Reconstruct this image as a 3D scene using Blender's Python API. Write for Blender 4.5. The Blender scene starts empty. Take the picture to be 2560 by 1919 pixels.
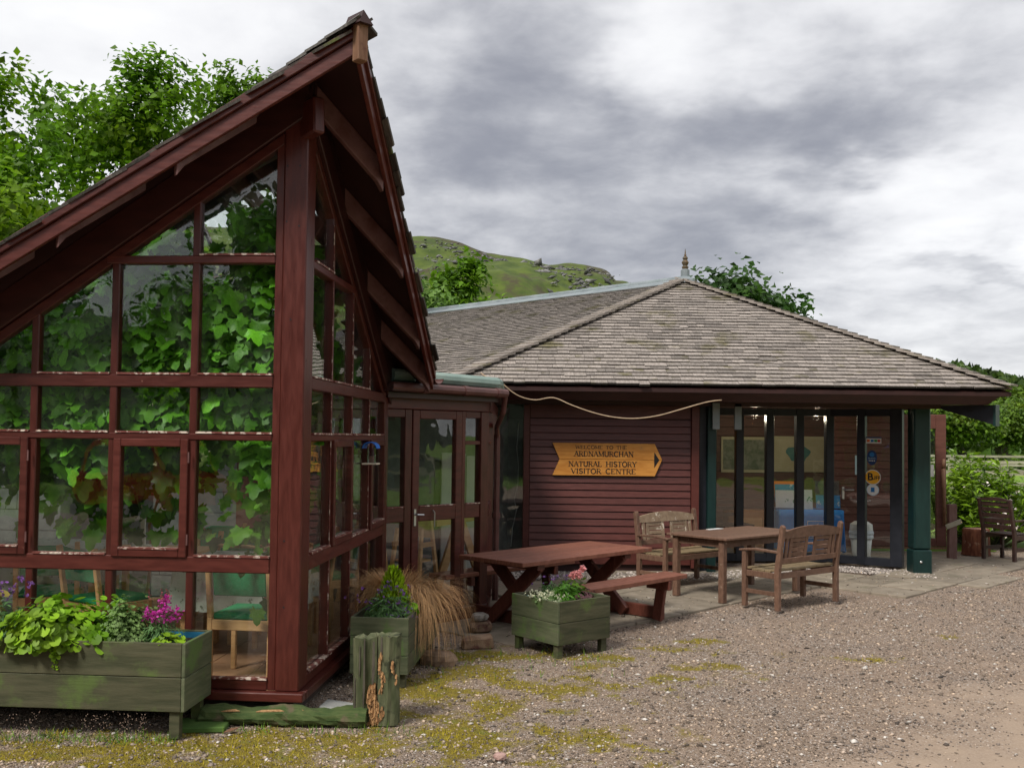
import bpy, math, random
import numpy as np
from mathutils import Vector, Matrix

S = bpy.context.scene
COL = S.collection
R = math.radians

# ------------------------------------------------------------------ camera
cam = bpy.data.cameras.new('camera')
camo = bpy.data.objects.new('camera', cam)
COL.objects.link(camo)
EYE = 1.85
camo.matrix_world = (Matrix.Translation((0, 0, EYE)) @ Matrix.Rotation(R(90) + 0.0331, 4, 'X')
                     @ Matrix.Rotation(0.0119, 4, 'Z'))
cam.sensor_fit = 'HORIZONTAL'
cam.sensor_width = 36.0
cam.lens = 36.0 * 2469.4 / 2560
cam.shift_y = 49.07 / 2560
cam.clip_start = 0.05
cam.clip_end = 3000
S.camera = camo

# ------------------------------------------------------------------ exposure
S.view_settings.view_transform = 'Standard'
S.view_settings.look = 'None'
S.view_settings.exposure = 1.2
S.view_settings.gamma = 1
S.view_settings.use_curve_mapping = False
S.render.engine = 'CYCLES'
S.cycles.max_bounces = 8
S.cycles.transparent_max_bounces = 24
S.cycles.caustics_reflective = False
S.cycles.caustics_refractive = False
S.cycles.use_denoising = True

# ------------------------------------------------------------------ world: overcast sky with broken cloud
SUN_EL, SUN_AZ = 48.0, 215.0          # compass-like: azimuth clockwise from +Y
W = bpy.data.worlds.new('World')
S.world = W
W.use_nodes = True
nt = W.node_tree
nt.nodes.clear()


class NG:
    """tiny node-graph helper"""
    def __init__(s, tree):
        s.t = tree

    def n(s, typ, ins=None, **kw):
        nd = s.t.nodes.new(typ)
        for k, v in kw.items():
            setattr(nd, k, v)
        for k, v in (ins or {}).items():
            sock = nd.inputs[k]
            if isinstance(v, bpy.types.NodeSocket):
                s.t.links.new(v, sock)
            else:
                sock.default_value = v
        return nd

    def m(s, op, a, b=None, c=None, clamp=False):
        nd = s.t.nodes.new('ShaderNodeMath')
        nd.operation = op
        nd.use_clamp = clamp
        for i, v in enumerate((a, b, c)):
            if v is None:
                continue
            if isinstance(v, bpy.types.NodeSocket):
                s.t.links.new(v, nd.inputs[i])
            else:
                nd.inputs[i].default_value = v
        return nd.outputs[0]

    def mix(s, f, a, b, typ='MIX'):
        nd = s.t.nodes.new('ShaderNodeMix')
        nd.data_type = 'RGBA'
        nd.blend_type = typ
        for i, v in ((0, f), (6, a), (7, b)):
            if isinstance(v, bpy.types.NodeSocket):
                s.t.links.new(v, nd.inputs[i])
            else:
                nd.inputs[i].default_value = v if i == 0 else (*v[:3], 1)
        return nd.outputs[2]

    def noise(s, vec, scale, detail=4, rough=.55, dist=0, out='Fac'):
        ins = {'Scale': scale, 'Detail': detail, 'Roughness': rough, 'Distortion': dist}
        if vec is not None:
            ins['Vector'] = vec
        return s.n('ShaderNodeTexNoise', ins).outputs[out]

    def ramp(s, f, lo, hi):
        nd = s.n('ShaderNodeMapRange', {'Value': f, 'From Min': lo, 'From Max': hi})
        nd.interpolation_type = 'SMOOTHSTEP'
        return nd.outputs[0]


g = NG(nt)
tc = g.n('ShaderNodeTexCoord')
sep = g.n('ShaderNodeSeparateXYZ', {0: tc.outputs['Generated']})
dx, dy, dz = sep.outputs
zz = g.m('MAXIMUM', dz, 0.0)
den = g.m('ADD', zz, 0.20)
cvec = g.n('ShaderNodeCombineXYZ', {0: g.m('DIVIDE', dx, den), 1: g.m('DIVIDE', dy, den), 2: 0.0}).outputs[0]
warp = g.noise(cvec, 1.1, 3, .5)
az = g.m('ARCTAN2', dx, dy)
el = g.m('ARCSINE', g.m('MINIMUM', g.m('MAXIMUM', dz, -1.0), 1.0))
wv = g.n('ShaderNodeTexNoise', {'Vector': cvec, 'Scale': 1.7, 'Detail': 5, 'Roughness': .6})
wsep = g.n('ShaderNodeSeparateColor', {0: wv.outputs['Color']})
azw = g.m('ADD', az, g.m('MULTIPLY', g.m('SUBTRACT', wsep.outputs[0], .5), .34))
elw = g.m('ADD', el, g.m('MULTIPLY', g.m('SUBTRACT', wsep.outputs[1], .5), .20))


def blob(a, e, sa, se, amp):
    qa = g.m('DIVIDE', g.m('SUBTRACT', azw, a), sa)
    qe = g.m('DIVIDE', g.m('SUBTRACT', elw, e), se)
    r2 = g.m('ADD', g.m('MULTIPLY', qa, qa), g.m('MULTIPLY', qe, qe))
    return g.m('MULTIPLY', g.m('EXPONENT', g.m('MULTIPLY', r2, -1.0)), amp)


n1 = g.noise(cvec, 1.3, 9, .56, .25)
n2 = g.noise(cvec, 4.2, 9, .58, .2)
val = g.m('ADD', g.m('MULTIPLY', n1, 0.85), g.m('MULTIPLY', n2, 0.62))
val = g.m('SUBTRACT', val, 0.155)
# the cloud bank seen beyond the roofs: grey bellies and bright gaps between them
for b in ((-0.02, .365, .13, .07, -.33), (0.04, .26, .20, .07, -.30), (0.20, .20, .16, .05, -.10), (.30, .30, .13, .05, -.26),
          (.40, .33, .10, .05, -.18), (.30, .20, .10, .028, -.12), (.47, .44, .12, .03, -.22), (.0, .17, .22, .03, -.18), (.45, .165, .10, .012, -.2),
          (-.40, .42, .22, .16, .32), (.17, .40, .06, .07, .34), (.34, .42, .10, .04, .25), (.42, .25, .10, .03, .34), (.44, .20, .14, .02, .22), (.24, .235, .05, .02, .14)):
    val = g.m('ADD', val, blob(*b))
f = g.ramp(val, 0.10, 0.84)
cl = g.mix(f, (.138, .142, .163), (.42, .42, .428))
cl = g.mix(g.ramp(val, .72, 1.1), cl, (.48, .48, .478))
sky = g.n('ShaderNodeTexSky', sky_type='NISHITA', sun_disc=False, sun_elevation=R(SUN_EL), sun_rotation=R(SUN_AZ))
skyc = g.n('ShaderNodeVectorMath', {0: sky.outputs[0], 3: 0.06}, operation='SCALE').outputs[0]
cl2 = g.mix(0.94, skyc, cl)
bg = g.n('ShaderNodeBackground', {'Color': cl2, 'Strength': 1.0})
out = g.n('ShaderNodeOutputWorld', {'Surface': bg.outputs[0]})

# ------------------------------------------------------------------ sun behind thin cloud
sl = bpy.data.lights.new('sun', 'SUN')
sl.energy = 1.5
sl.angle = R(14)
sl.color = (1, .955, .88)
so = bpy.data.objects.new('sun', sl)
COL.objects.link(so)
a_, e_ = R(SUN_AZ), R(SUN_EL)
sdir = Vector((math.sin(a_) * math.cos(e_), math.cos(a_) * math.cos(e_), math.sin(e_)))
so.rotation_euler = (-sdir).to_track_quat('-Z', 'Y').to_euler()
so.location = sdir * 60

# ================================================================== helpers
rnd = random.Random(7)
rng = np.random.default_rng(11)


def tag(o, label=None, cat=None, group=None, kind=None):
    if label:
        o['label'] = label
    if cat:
        o['category'] = cat
    if group:
        o['group'] = group
    if kind:
        o['kind'] = kind
    return o


def thing(name, label, cat, loc=(0, 0, 0), rz=0, group=None):
    o = bpy.data.objects.new(name, None)
    o.empty_display_size = .1
    COL.objects.link(o)
    o.location = loc
    o.rotation_euler = (0, 0, rz)
    return tag(o, label, cat, group)


def link(name, me, mat=None, parent=None, loc=None, rot=None):
    o = bpy.data.objects.new(name, me)
    COL.objects.link(o)
    if mat is not None and not me.materials:
        me.materials.append(mat)
    if parent is not None:
        o.parent = parent
    if loc is not None:
        o.location = loc
    if rot is not None:
        o.rotation_euler = rot
    return o


def copy_tree(o, parent=None):
    c = o.copy()
    COL.objects.link(c)
    if parent is not None:
        c.parent = parent
    for ch in list(o.children):
        copy_tree(ch, c)
    return c


class MB:
    """collects simple shapes, then builds them as one mesh object"""
    def __init__(s):
        s.v, s.f, s.t = [], [], []

    def add(s, vs, fs, tone=.5):
        b = len(s.v)
        s.v += [tuple(p) for p in vs]
        for q in fs:
            s.f.append([i + b for i in q])
            s.t.append(tone)
        return s

    BF = [(0, 3, 2, 1), (4, 5, 6, 7), (0, 1, 5, 4), (1, 2, 6, 5), (2, 3, 7, 6), (3, 0, 4, 7)]

    def box(s, x0, x1, y0, y1, z0, z1, tone=.5):
        return s.add([(x0, y0, z0), (x1, y0, z0), (x1, y1, z0), (x0, y1, z0),
                      (x0, y0, z1), (x1, y0, z1), (x1, y1, z1), (x0, y1, z1)], s.BF, tone)

    def beam(s, p0, p1, w, h, up=(0, 0, 1), tone=.5):
        """box along p0->p1, w wide sideways, h deep along up (centred)"""
        p0, p1, up = Vector(p0), Vector(p1), Vector(up)
        d = (p1 - p0).normalized()
        sd = d.cross(up)
        if sd.length < 1e-5:
            sd = d.cross(Vector((0, 1, 0)))
        sd.normalize()
        u = sd.cross(d).normalized()
        a, b = sd * w / 2, u * h / 2
        vs = [p0 - a - b, p0 + a - b, p1 + a - b, p1 - a - b, p0 - a + b, p0 + a + b, p1 + a + b, p1 - a + b]
        return s.add(vs, s.BF, tone)

    def prism(s, pts, off, tone=.5):
        off = Vector(off)
        n = len(pts)
        a = [Vector(p) for p in pts]
        vs = a + [p + off for p in a]
        nrm = Vector((0, 0, 0))
        for i in range(n):
            nrm += a[i].cross(a[(i + 1) % n])
        if nrm.dot(off) > 0:
            fs = [list(range(n))[::-1], list(range(n, 2 * n))]
            fs += [[i, (i + 1) % n, n + (i + 1) % n, n + i] for i in range(n)]
        else:
            fs = [list(range(n)), list(range(n, 2 * n))[::-1]]
            fs += [[(i + 1) % n, i, n + i, n + (i + 1) % n] for i in range(n)]
        return s.add(vs, fs, tone)

    def tube(s, pts, r, n=8, tone=.5, cap=True):
        pts = [Vector(p) for p in pts]
        m = len(pts)
        rr = r if isinstance(r, (list, tuple)) else [r] * m
        rings = []
        prev = None
        vs = []
        for i, p in enumerate(pts):
            d = (pts[min(i + 1, m - 1)] - pts[max(i - 1, 0)])
            if d.length < 1e-9:
                d = Vector((0, 0, 1))
            d.normalize()
            if prev is None:
                x = d.orthogonal().normalized()
            else:
                x = prev - d * prev.dot(d)
                x = x.normalized() if x.length > 1e-6 else d.orthogonal().normalized()
            prev = x
            y = d.cross(x)
            for k in range(n):
                an = 2 * math.pi * k / n
                vs.append(p + (x * math.cos(an) + y * math.sin(an)) * rr[i])
        fs = []
        for i in range(m - 1):
            for k in range(n):
                a, b = i * n + k, i * n + (k + 1) % n
                fs.append((a, b, b + n, a + n))
        if cap:
            fs.append(list(range(n))[::-1])
            fs.append(list(range((m - 1) * n, m * n)))
        return s.add(vs, fs, tone)

    def lathe(s, prof, n=16, c=(0, 0, 0), tone=.5, cap=True):
        vs, fs = [], []
        for r, z in prof:
            for k in range(n):
                an = 2 * math.pi * k / n
                vs.append((c[0] + r * math.cos(an), c[1] + r * math.sin(an), c[2] + z))
        for i in range(len(prof) - 1):
            for k in range(n):
                a, b = i * n + k, i * n + (k + 1) % n
                fs.append((a, b, b + n, a + n))
        if cap:
            fs.append(list(range(n))[::-1])
            fs.append(list(range((len(prof) - 1) * n, len(prof) * n)))
        return s.add(vs, fs, tone)

    def mesh(s, name, mat=None, smooth=False):
        me = bpy.data.meshes.new(name)
        me.from_pydata(s.v, [], s.f)
        at = me.attributes.new('tone', 'FLOAT', 'FACE')
        at.data.foreach_set('value', s.t)
        if smooth:
            me.polygons.foreach_set('use_smooth', [True] * len(s.f))
        me.update()
        if mat is not None:
            me.materials.append(mat)
        return me

    def build(s, name, mat, parent=None, bev=0, smooth=False, loc=None, rot=None):
        me = s.mesh(name, mat, smooth)
        o = link(name, me, None, parent, loc, rot)
        if bev:
            b = o.modifiers.new('bevel', 'BEVEL')
            b.width = bev
            b.segments = 1
            b.limit_method = 'ANGLE'
        return o


def tri_mesh(name, V, T, tone=None, mat=None, smooth=False):
    """fast mesh from numpy arrays V (n,3), T (m,3)"""
    me = bpy.data.meshes.new(name)
    V = np.asarray(V, np.float32)
    T = np.asarray(T, np.int32)
    me.vertices.add(len(V))
    me.vertices.foreach_set('co', V.ravel())
    me.loops.add(T.size)
    me.loops.foreach_set('vertex_index', T.ravel())
    me.polygons.add(len(T))
    k = T.shape[1]
    me.polygons.foreach_set('loop_start', np.arange(0, T.size, k, dtype=np.int32))
    me.polygons.foreach_set('loop_total', np.full(len(T), k, np.int32))
    if tone is not None:
        at = me.attributes.new('tone', 'FLOAT', 'FACE')
        at.data.foreach_set('value', np.asarray(tone, np.float32))
    if smooth:
        me.polygons.foreach_set('use_smooth', np.ones(len(T), bool))
    me.update(calc_edges=True)
    if mat is not None:
        me.materials.append(mat)
    return me


def rand_rot(n, nrm=None, spread=.6, spin=True):
    """rotation matrices whose local z lies about nrm"""
    if nrm is None:
        nrm = np.tile((0, 0, 1.), (n, 1))
    z = np.asarray(nrm, float) + rng.normal(0, spread, (n, 3))
    z /= np.linalg.norm(z, axis=1)[:, None] + 1e-9
    a = rng.normal(0, 1, (n, 3)) if spin else np.tile((0, 0, -1.), (n, 1)) + rng.normal(0, .35, (n, 3))
    y = a - z * np.sum(a * z, 1)[:, None]
    y /= np.linalg.norm(y, axis=1)[:, None] + 1e-9
    x = np.cross(y, z)
    return np.stack([x, y, z], 2)


def scatter(name, tv, tf, pos, rot, scale, tone, mat, parent=None, smooth=False):
    tv = np.asarray(tv, float)
    tf = np.asarray(tf, int)
    n, k = len(pos), len(tv)
    sc = np.asarray(scale, float)
    sc = sc[:, None, None] if sc.ndim == 1 else sc[:, None, :]
    V = np.einsum('nij,nkj->nki', rot, tv[None] * sc) + np.asarray(pos)[:, None, :]
    T = (tf[None] + (np.arange(n) * k)[:, None, None]).reshape(-1, tf.shape[1])
    me = tri_mesh(name, V.reshape(-1, 3), T, np.repeat(tone, len(tf)), mat, smooth)
    return link(name, me, None, parent)


LEAF_V = [(0, 0, 0), (.34, .42, .10), (0, .5, -.02), (-.34, .42, .10), (0, 1, -.08)]
LEAF_T = [(0, 1, 2), (0, 2, 3), (1, 4, 2), (2, 4, 3)]
OCT_V = [(1, 0, 0), (0, 1, .05), (-1, .1, 0), (.1, -1, 0), (.1, .1, .7), (0, 0, -.7)]
OCT_T = [(0, 1, 4), (1, 2, 4), (2, 3, 4), (3, 0, 4), (1, 0, 5), (2, 1, 5), (3, 2, 5), (0, 3, 5)]

# ------------------------------------------------------------------ materials
MATS = {}


def mat(name, c1, c2=None, rough=.6, scale=8, stretch=(1, 1, 1), tone=0, rand=0, bump=0, spec=.4, c3=None, c3f=(.6, .75), c3scale=3,
        metal=0, trans=0, coord='Object', detail=5, emit=0, rough2=None):
    """procedural material: two-colour noise, optional third colour in patches, per-face and per-object tone, fine bump"""
    m = bpy.data.materials.new(name)
    m.use_nodes = True
    t = m.node_tree
    t.nodes.clear()
    q = NG(t)
    tcn = q.n('ShaderNodeTexCoord')
    if coord == 'World':
        vec = q.n('ShaderNodeNewGeometry').outputs['Position']
    else:
        vec = tcn.outputs[coord]
    oi = q.n('ShaderNodeObjectInfo')
    off = q.n('ShaderNodeCombineXYZ', {0: q.m('MULTIPLY', oi.outputs['Random'], 37.), 1: q.m('MULTIPLY', oi.outputs['Random'], 11.), 2: 0.})
    v2 = q.n('ShaderNodeVectorMath', {0: vec, 1: off.outputs[0]}, operation='ADD').outputs[0] if coord == 'Object' else vec
    vs = q.n('ShaderNodeVectorMath', {0: v2, 1: stretch}, operation='MULTIPLY').outputs[0]
    nz = q.noise(vs, scale, detail, .6)
    col = q.mix(q.ramp(nz, .3, .7), c1, c2 or c1)
    if c3 is not None:
        n3 = q.noise(v2, c3scale, 6, .62)
        col = q.mix(q.ramp(n3, *c3f), col, c3)
    if tone:
        at = q.n('ShaderNodeAttribute', attribute_name='tone')
        k = q.m('ADD', q.m('MULTIPLY', q.m('SUBTRACT', at.outputs['Fac'], .5), 2 * tone), 1.0)
        col = q.n('ShaderNodeVectorMath', {0: col, 3: k}, operation='SCALE').outputs[0]
    if rand:
        k = q.m('ADD', q.m('MULTIPLY', q.m('SUBTRACT', oi.outputs['Random'], .5), 2 * rand), 1.0)
        col = q.n('ShaderNodeVectorMath', {0: col, 3: k}, operation='SCALE').outputs[0]
    b = q.n('ShaderNodeBsdfPrincipled', {'Base Color': col, 'Roughness': rough, 'Metallic': metal})
    b.inputs['Specular IOR Level'].default_value = spec
    if rough2 is not None:
        t.links.new(q.n('ShaderNodeMapRange', {'Value': nz, 'To Min': rough, 'To Max': rough2}).outputs[0], b.inputs['Roughness'])
    if emit:
        b.inputs['Emission Color'].default_value = (*c1, 1)
        b.inputs['Emission Strength'].default_value = emit
    if bump:
        bm = q.n('ShaderNodeBump', {'Height': nz, 'Strength': min(1, bump), 'Distance': .01})
        t.links.new(bm.outputs[0], b.inputs['Normal'])
    sh = b.outputs[0]
    if trans:
        tr = q.n('ShaderNodeBsdfTranslucent', {'Color': col})
        mx = q.n('ShaderNodeMixShader', {0: trans, 1: sh, 2: tr.outputs[0]})
        sh = mx.outputs[0]
    q.n('ShaderNodeOutputMaterial', {'Surface': sh})
    MATS[name] = m
    return m


def glass(name, tint=(.93, .97, .95), ior=1.5):
    m = bpy.data.materials.new(name)
    m.use_nodes = True
    t = m.node_tree
    t.nodes.clear()
    q = NG(t)
    bf = q.n('ShaderNodeNewGeometry').outputs['Backfacing']
    fr = q.n('ShaderNodeFresnel', {'IOR': q.m('ADD', q.m('MULTIPLY', bf, 1 / ior - ior), ior)})   # same both ways through the thin pane
    tr = q.n('ShaderNodeBsdfTransparent', {'Color': (*tint, 1)})
    pos = q.n('ShaderNodeNewGeometry').outputs['Position']
    # old panes are never quite flat, and carry a film of dust
    bm = q.n('ShaderNodeBump', {'Height': q.noise(pos, 2.6, 2, .5), 'Strength': .22, 'Distance': .01})
    gl = q.n('ShaderNodeBsdfGlossy', {'Color': (1, 1, 1, 1), 'Roughness': 0.0, 'Normal': bm.outputs[0]})
    mx = q.n('ShaderNodeMixShader', {0: fr.outputs[0], 1: tr.outputs[0], 2: gl.outputs[0]})
    df = q.n('ShaderNodeBsdfDiffuse', {'Color': (.55, .55, .5, 1)})
    sv = q.n('ShaderNodeVectorMath', {0: pos, 1: (3., 3., 1.1)}, operation='MULTIPLY').outputs[0]
    dust = q.m('MULTIPLY', q.ramp(q.noise(sv, 2.2, 6, .65), .42, .8), .022)
    mx = q.n('ShaderNodeMixShader', {0: dust, 1: mx.outputs[0], 2: df.outputs[0]})
    q.n('ShaderNodeOutputMaterial', {'Surface': mx.outputs[0]})
    return m


GLASS = glass('window_glass', (.96, .985, .975), ior=1.58)
RED = mat('red_stain', (.058, .0115, .0085), (.092, .020, .014), .22, 5, (1, 1, 6), rand=.14, rough2=.5, bump=.15, c3=(.26, .13, .10), c3f=(.71, .76), c3scale=24)
REDS = mat('red_stain_side', (.054, .011, .008), (.086, .019, .0135), .20, 5, (6, 6, 1), rand=.14, rough2=.45, bump=.12, c3=(.26, .13, .10), c3f=(.71, .76), c3scale=24)
PEEL = mat('peeling_bead', (.12, .032, .025), (.17, .05, .04), .5, 30, (1, 1, 1), c3=(.62, .52, .44), c3f=(.50, .62), c3scale=22, bump=.4)
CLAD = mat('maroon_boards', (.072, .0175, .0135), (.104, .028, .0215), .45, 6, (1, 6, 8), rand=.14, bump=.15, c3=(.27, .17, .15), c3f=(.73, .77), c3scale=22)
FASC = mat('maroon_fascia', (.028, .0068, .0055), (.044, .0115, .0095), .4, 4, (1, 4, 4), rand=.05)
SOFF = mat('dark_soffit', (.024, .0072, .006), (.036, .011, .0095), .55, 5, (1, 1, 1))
PURL = mat('worn_purlin', (.13, .058, .055), (.18, .09, .085), .5, 12, (1, 1, 1), c3=(.09, .03, .026), c3f=(.5, .7), c3scale=6)
BLACK = mat('black_stain', (.010, .012, .018), (.018, .020, .028), .45, 6)
GREEN = mat('dark_green_post', (.005, .022, .021), (.008, .031, .028), .38, 4, (4, 4, 1), c3=(.05, .09, .08), c3f=(.74, .8), c3scale=9)
BARE = mat('bare_timber', (.15, .07, .038), (.23, .125, .075), .7, 6, (8, 8, 1), c3=(.12, .045, .03), c3f=(.55, .65), c3scale=8, bump=.3)
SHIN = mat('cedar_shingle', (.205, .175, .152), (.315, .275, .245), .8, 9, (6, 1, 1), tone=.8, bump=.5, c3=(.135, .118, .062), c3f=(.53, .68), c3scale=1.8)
SHIN2 = mat('dark_cedar_shingle', (.055, .05, .048), (.11, .10, .09), .85, 9, (6, 1, 1), tone=.5, bump=.5, c3=(.13, .15, .05), c3f=(.6, .72), c3scale=3)
LEAD = mat('lead_flashing', (.17, .20, .215), (.25, .28, .295), .55, 4, c3=(.22, .29, .28), c3f=(.5, .7), metal=0)
GUT = mat('brown_gutter', (.085, .034, .030), (.12, .05, .045), .35, 6)
TABLE = mat('red_brown_table', (.160, .052, .030), (.235, .090, .056), .6, 4, (3, 12, 3), rand=.1, bump=.3, c3=(.26, .14, .11), c3f=(.62, .78), c3scale=8)
TABLEL = mat('red_brown_leg', (.098, .026, .016), (.145, .044, .028), .55, 4, (3, 12, 3), rand=.1, bump=.2)
TEAK = mat('weathered_teak', (.115, .060, .038), (.18, .10, .066), .65, 5, (3, 10, 3), rand=.14, bump=.3, c3=(.34, .26, .19), c3f=(.66, .75), c3scale=14)
TEAKS = mat('algae_seat', (.16, .115, .06), (.25, .185, .105), .7, 5, (3, 10, 3), rand=.1, bump=.3, c3=(.36, .29, .19), c3f=(.6, .75), c3scale=10)
DTEAK = mat('dark_teak', (.040, .020, .016), (.065, .032, .025), .6, 5, (3, 3, 3), rand=.1)
PLANT = mat('green_planter', (.042, .045, .020), (.080, .076, .040), .75, 3, (1.2, 5, 9), rand=.12, bump=.35, c3=(.085, .125, .03), c3f=(.50, .68), c3scale=4)
PLANT2 = mat('pale_green_planter', (.070, .085, .042), (.12, .13, .072), .75, 3, (9, 1.2, 9), rand=.1, bump=.35, c3=(.09, .15, .04), c3f=(.52, .66), c3scale=5)
SOIL = mat('soil', (.03, .02, .014), (.05, .035, .025), .95, 20, bump=.6)
LINER = mat('blue_liner', (.02, .13, .24), (.03, .2, .34), .35, 12)
ROT = mat('mossy_old_wood', (.048, .060, .024), (.125, .130, .070), .85, 5, (5, 5, .8), bump=.7, c3=(.035, .040, .020), c3f=(.55, .65), c3scale=7)
ROTC = mat('rotten_core', (.24, .12, .05), (.44, .26, .12), .9, 26, (2, 2, 1), bump=.8, tone=.5, c3=(.14, .05, .025), c3f=(.58, .66), c3scale=11)
SLATE = mat('grey_slate', (.23, .235, .225), (.33, .33, .31), .8, 9, bump=.4)
STONEB = mat('brown_stone', (.20, .125, .075), (.32, .22, .15), .85, 7, bump=.6, c3=(.12, .05, .04), c3f=(.55, .66), c3scale=5, rand=.15)
STONEG = mat('grey_stone', (.22, .19, .16), (.40, .37, .34), .85, 10, bump=.6, c3=(.12, .10, .08), c3f=(.55, .68), c3scale=6, rand=.15)
SLAB = mat('paving_stone', (.20, .165, .122), (.285, .24, .185), .85, 5, rand=.14, bump=.3, c3=(.15, .135, .085), c3f=(.56, .72), c3scale=2.2, coord='World')
SIGN = mat('varnished_oak', (.47, .185, .032), (.62, .28, .06), .4, 3, (1.5, 8, 8), rand=.1, c3=(.30, .17, .075), c3f=(.62, .76), c3scale=4)
INK = mat('black_letter', (.012, .010, .010), None, .5)
ROPE = mat('tan_cable', (.36, .26, .17), (.45, .33, .22), .6, 20)
WHITE = mat('white_paint', (.72, .72, .70), (.78, .78, .77), .5, 4)
GREYW = mat('grey_block', (.115, .118, .112), (.165, .168, .158), .85, 8, bump=.2)
TERRA = mat('terracotta_tile', (.40, .20, .11), (.52, .29, .17), .5, 3, rand=.12)
BEECH = mat('beech_wood', (.56, .30, .13), (.66, .38, .18), .45, 4, (2, 2, 8), rand=.06)
FAB = mat('green_fabric', (.010, .20, .075), (.014, .26, .10), .85, 40)
CLOTH = mat('patterned_cloth', (.42, .44, .38), (.50, .52, .46), .85, 10, c3=(.16, .17, .12), c3f=(.60, .64), c3scale=22)
METAL = mat('metal', (.5, .5, .5), None, .35, 5, metal=1)
IWALL = mat('inner_boards', (.088, .030, .022), (.125, .045, .033), .55, 5, (1, 6, 8), rand=.12)
DARK = mat('dark_interior', (.05, .038, .032), (.07, .055, .045), .8, 4)
LAMP = mat('lit_lamp', (1, .72, .38), None, .5, emit=14)


def leafmat(name, a, b, c=None, trans=.3, tone=.5, rough=.5, spec=.3):
    return mat(name, a, b, rough, .9, tone=tone, trans=trans, spec=spec, c3=c, c3f=(.5, .68), c3scale=.5, coord='World', detail=2)


L_SYC = leafmat('sycamore_leaf', (.09, .215, .008), (.15, .30, .010), (.21, .34, .012), trans=.5, tone=.7)
L_SYC2 = leafmat('lime_leaf', (.10, .215, .010), (.15, .28, .014), trans=.42)
L_DARK = leafmat('alder_leaf', (.030, .085, .012), (.055, .125, .016))
L_WIL = leafmat('willow_leaf', (.085, .185, .020), (.14, .26, .045), (.19, .30, .07))
L_WOOD = leafmat('far_leaf', (.06, .125, .010), (.11, .19, .014), (.165, .235, .02), tone=.65)
L_VINE = mat('vine_leaf', (.085, .29, .012), (.17, .44, .026), .42, 14, tone=.7, trans=.4, spec=.3, rand=.35)
L_BUSH = leafmat('laurel_leaf', (.13, .24, .012), (.21, .34, .02), (.28, .36, .028), rough=.3)
L_HOSTA = leafmat('lime_plant_leaf', (.13, .30, .012), (.20, .40, .016), (.28, .40, .025), tone=.7)
L_VAR = leafmat('variegated_leaf', (.10, .20, .045), (.20, .30, .10), (.5, .52, .30))
L_LAV = leafmat('grey_green_leaf', (.07, .16, .05), (.11, .22, .07))
L_GOLD = leafmat('golden_leaf', (.22, .42, .01), (.36, .52, .02), tone=.75)
L_SED = leafmat('brown_sedge_blade', (.42, .23, .095), (.56, .34, .16), (.30, .14, .06), trans=.15)
P_MAG = mat('magenta_petal', (.52, .03, .34), (.62, .06, .42), .6, 20, tone=.4, trans=.3)
P_PUR = mat('purple_petal', (.16, .06, .26), (.22, .09, .34), .6, 20, tone=.4, trans=.2)
P_PINK = mat('pink_petal', (.85, .33, .33), (.9, .45, .44), .6, 20, tone=.3, trans=.3)
P_CREAM = mat('cream_petal', (.75, .76, .5), (.8, .8, .6), .6, 20, tone=.3, trans=.3)
P_RED = mat('bronze_leaf', (.10, .04, .05), (.16, .07, .07), .6, 20, tone=.4, trans=.2)
BARK = mat('bark', (.055, .045, .035), (.10, .085, .065), .9, 6, (4, 4, 1), bump=.6, c3=(.075, .10, .03), c3f=(.5, .65), c3scale=1.5)
STEM = mat('vine_stem', (.30, .17, .09), (.42, .26, .15), .8, 12)
MOSS = mat('moss_blade', (.29, .225, .016), (.42, .345, .024), .8, 3, tone=.45, trans=.2, coord='World', c3=(.16, .11, .015), c3f=(.55, .7), c3scale=5)
WEED = mat('weed_blade', (.10, .20, .02), (.16, .28, .03), .7, 3, tone=.4, trans=.2)
PEB = mat('gravel_stone', (.305, .228, .165), (.41, .32, .245), .85, 30, tone=.8, bump=.2, coord='World', c3=(.265, .215, .18), c3f=(.45, .6), c3scale=1.2)
PEBW = mat('pale_pebble', (.52, .47, .42), (.64, .60, .55), .8, 30, tone=.2)
GRASS = mat('meadow', (.105, .205, .008), (.16, .27, .014), .9, 2.5, c3=(.20, .27, .03), c3f=(.5, .68), c3scale=.35, bump=.6, coord='World')
FENCE = mat('pale_fence_wood', (.30, .27, .20), (.42, .39, .31), .85, 4, rand=.15)

# ================================================================== ground
def lattice(x, y, cell, seed):
    """smooth value noise on a lattice"""
    r = np.random.default_rng(seed).random((256, 256))
    fx, fy = np.asarray(x) / cell + 500, np.asarray(y) / cell + 500
    ix, iy = np.floor(fx).astype(int), np.floor(fy).astype(int)
    tx, ty = fx - ix, fy - iy
    tx, ty = tx * tx * (3 - 2 * tx), ty * ty * (3 - 2 * ty)
    a, b = r[ix % 256, iy % 256], r[(ix + 1) % 256, iy % 256]
    c, d = r[ix % 256, (iy + 1) % 256], r[(ix + 1) % 256, (iy + 1) % 256]
    return (a * (1 - tx) + b * tx) * (1 - ty) + (c * (1 - tx) + d * tx) * ty


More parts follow.
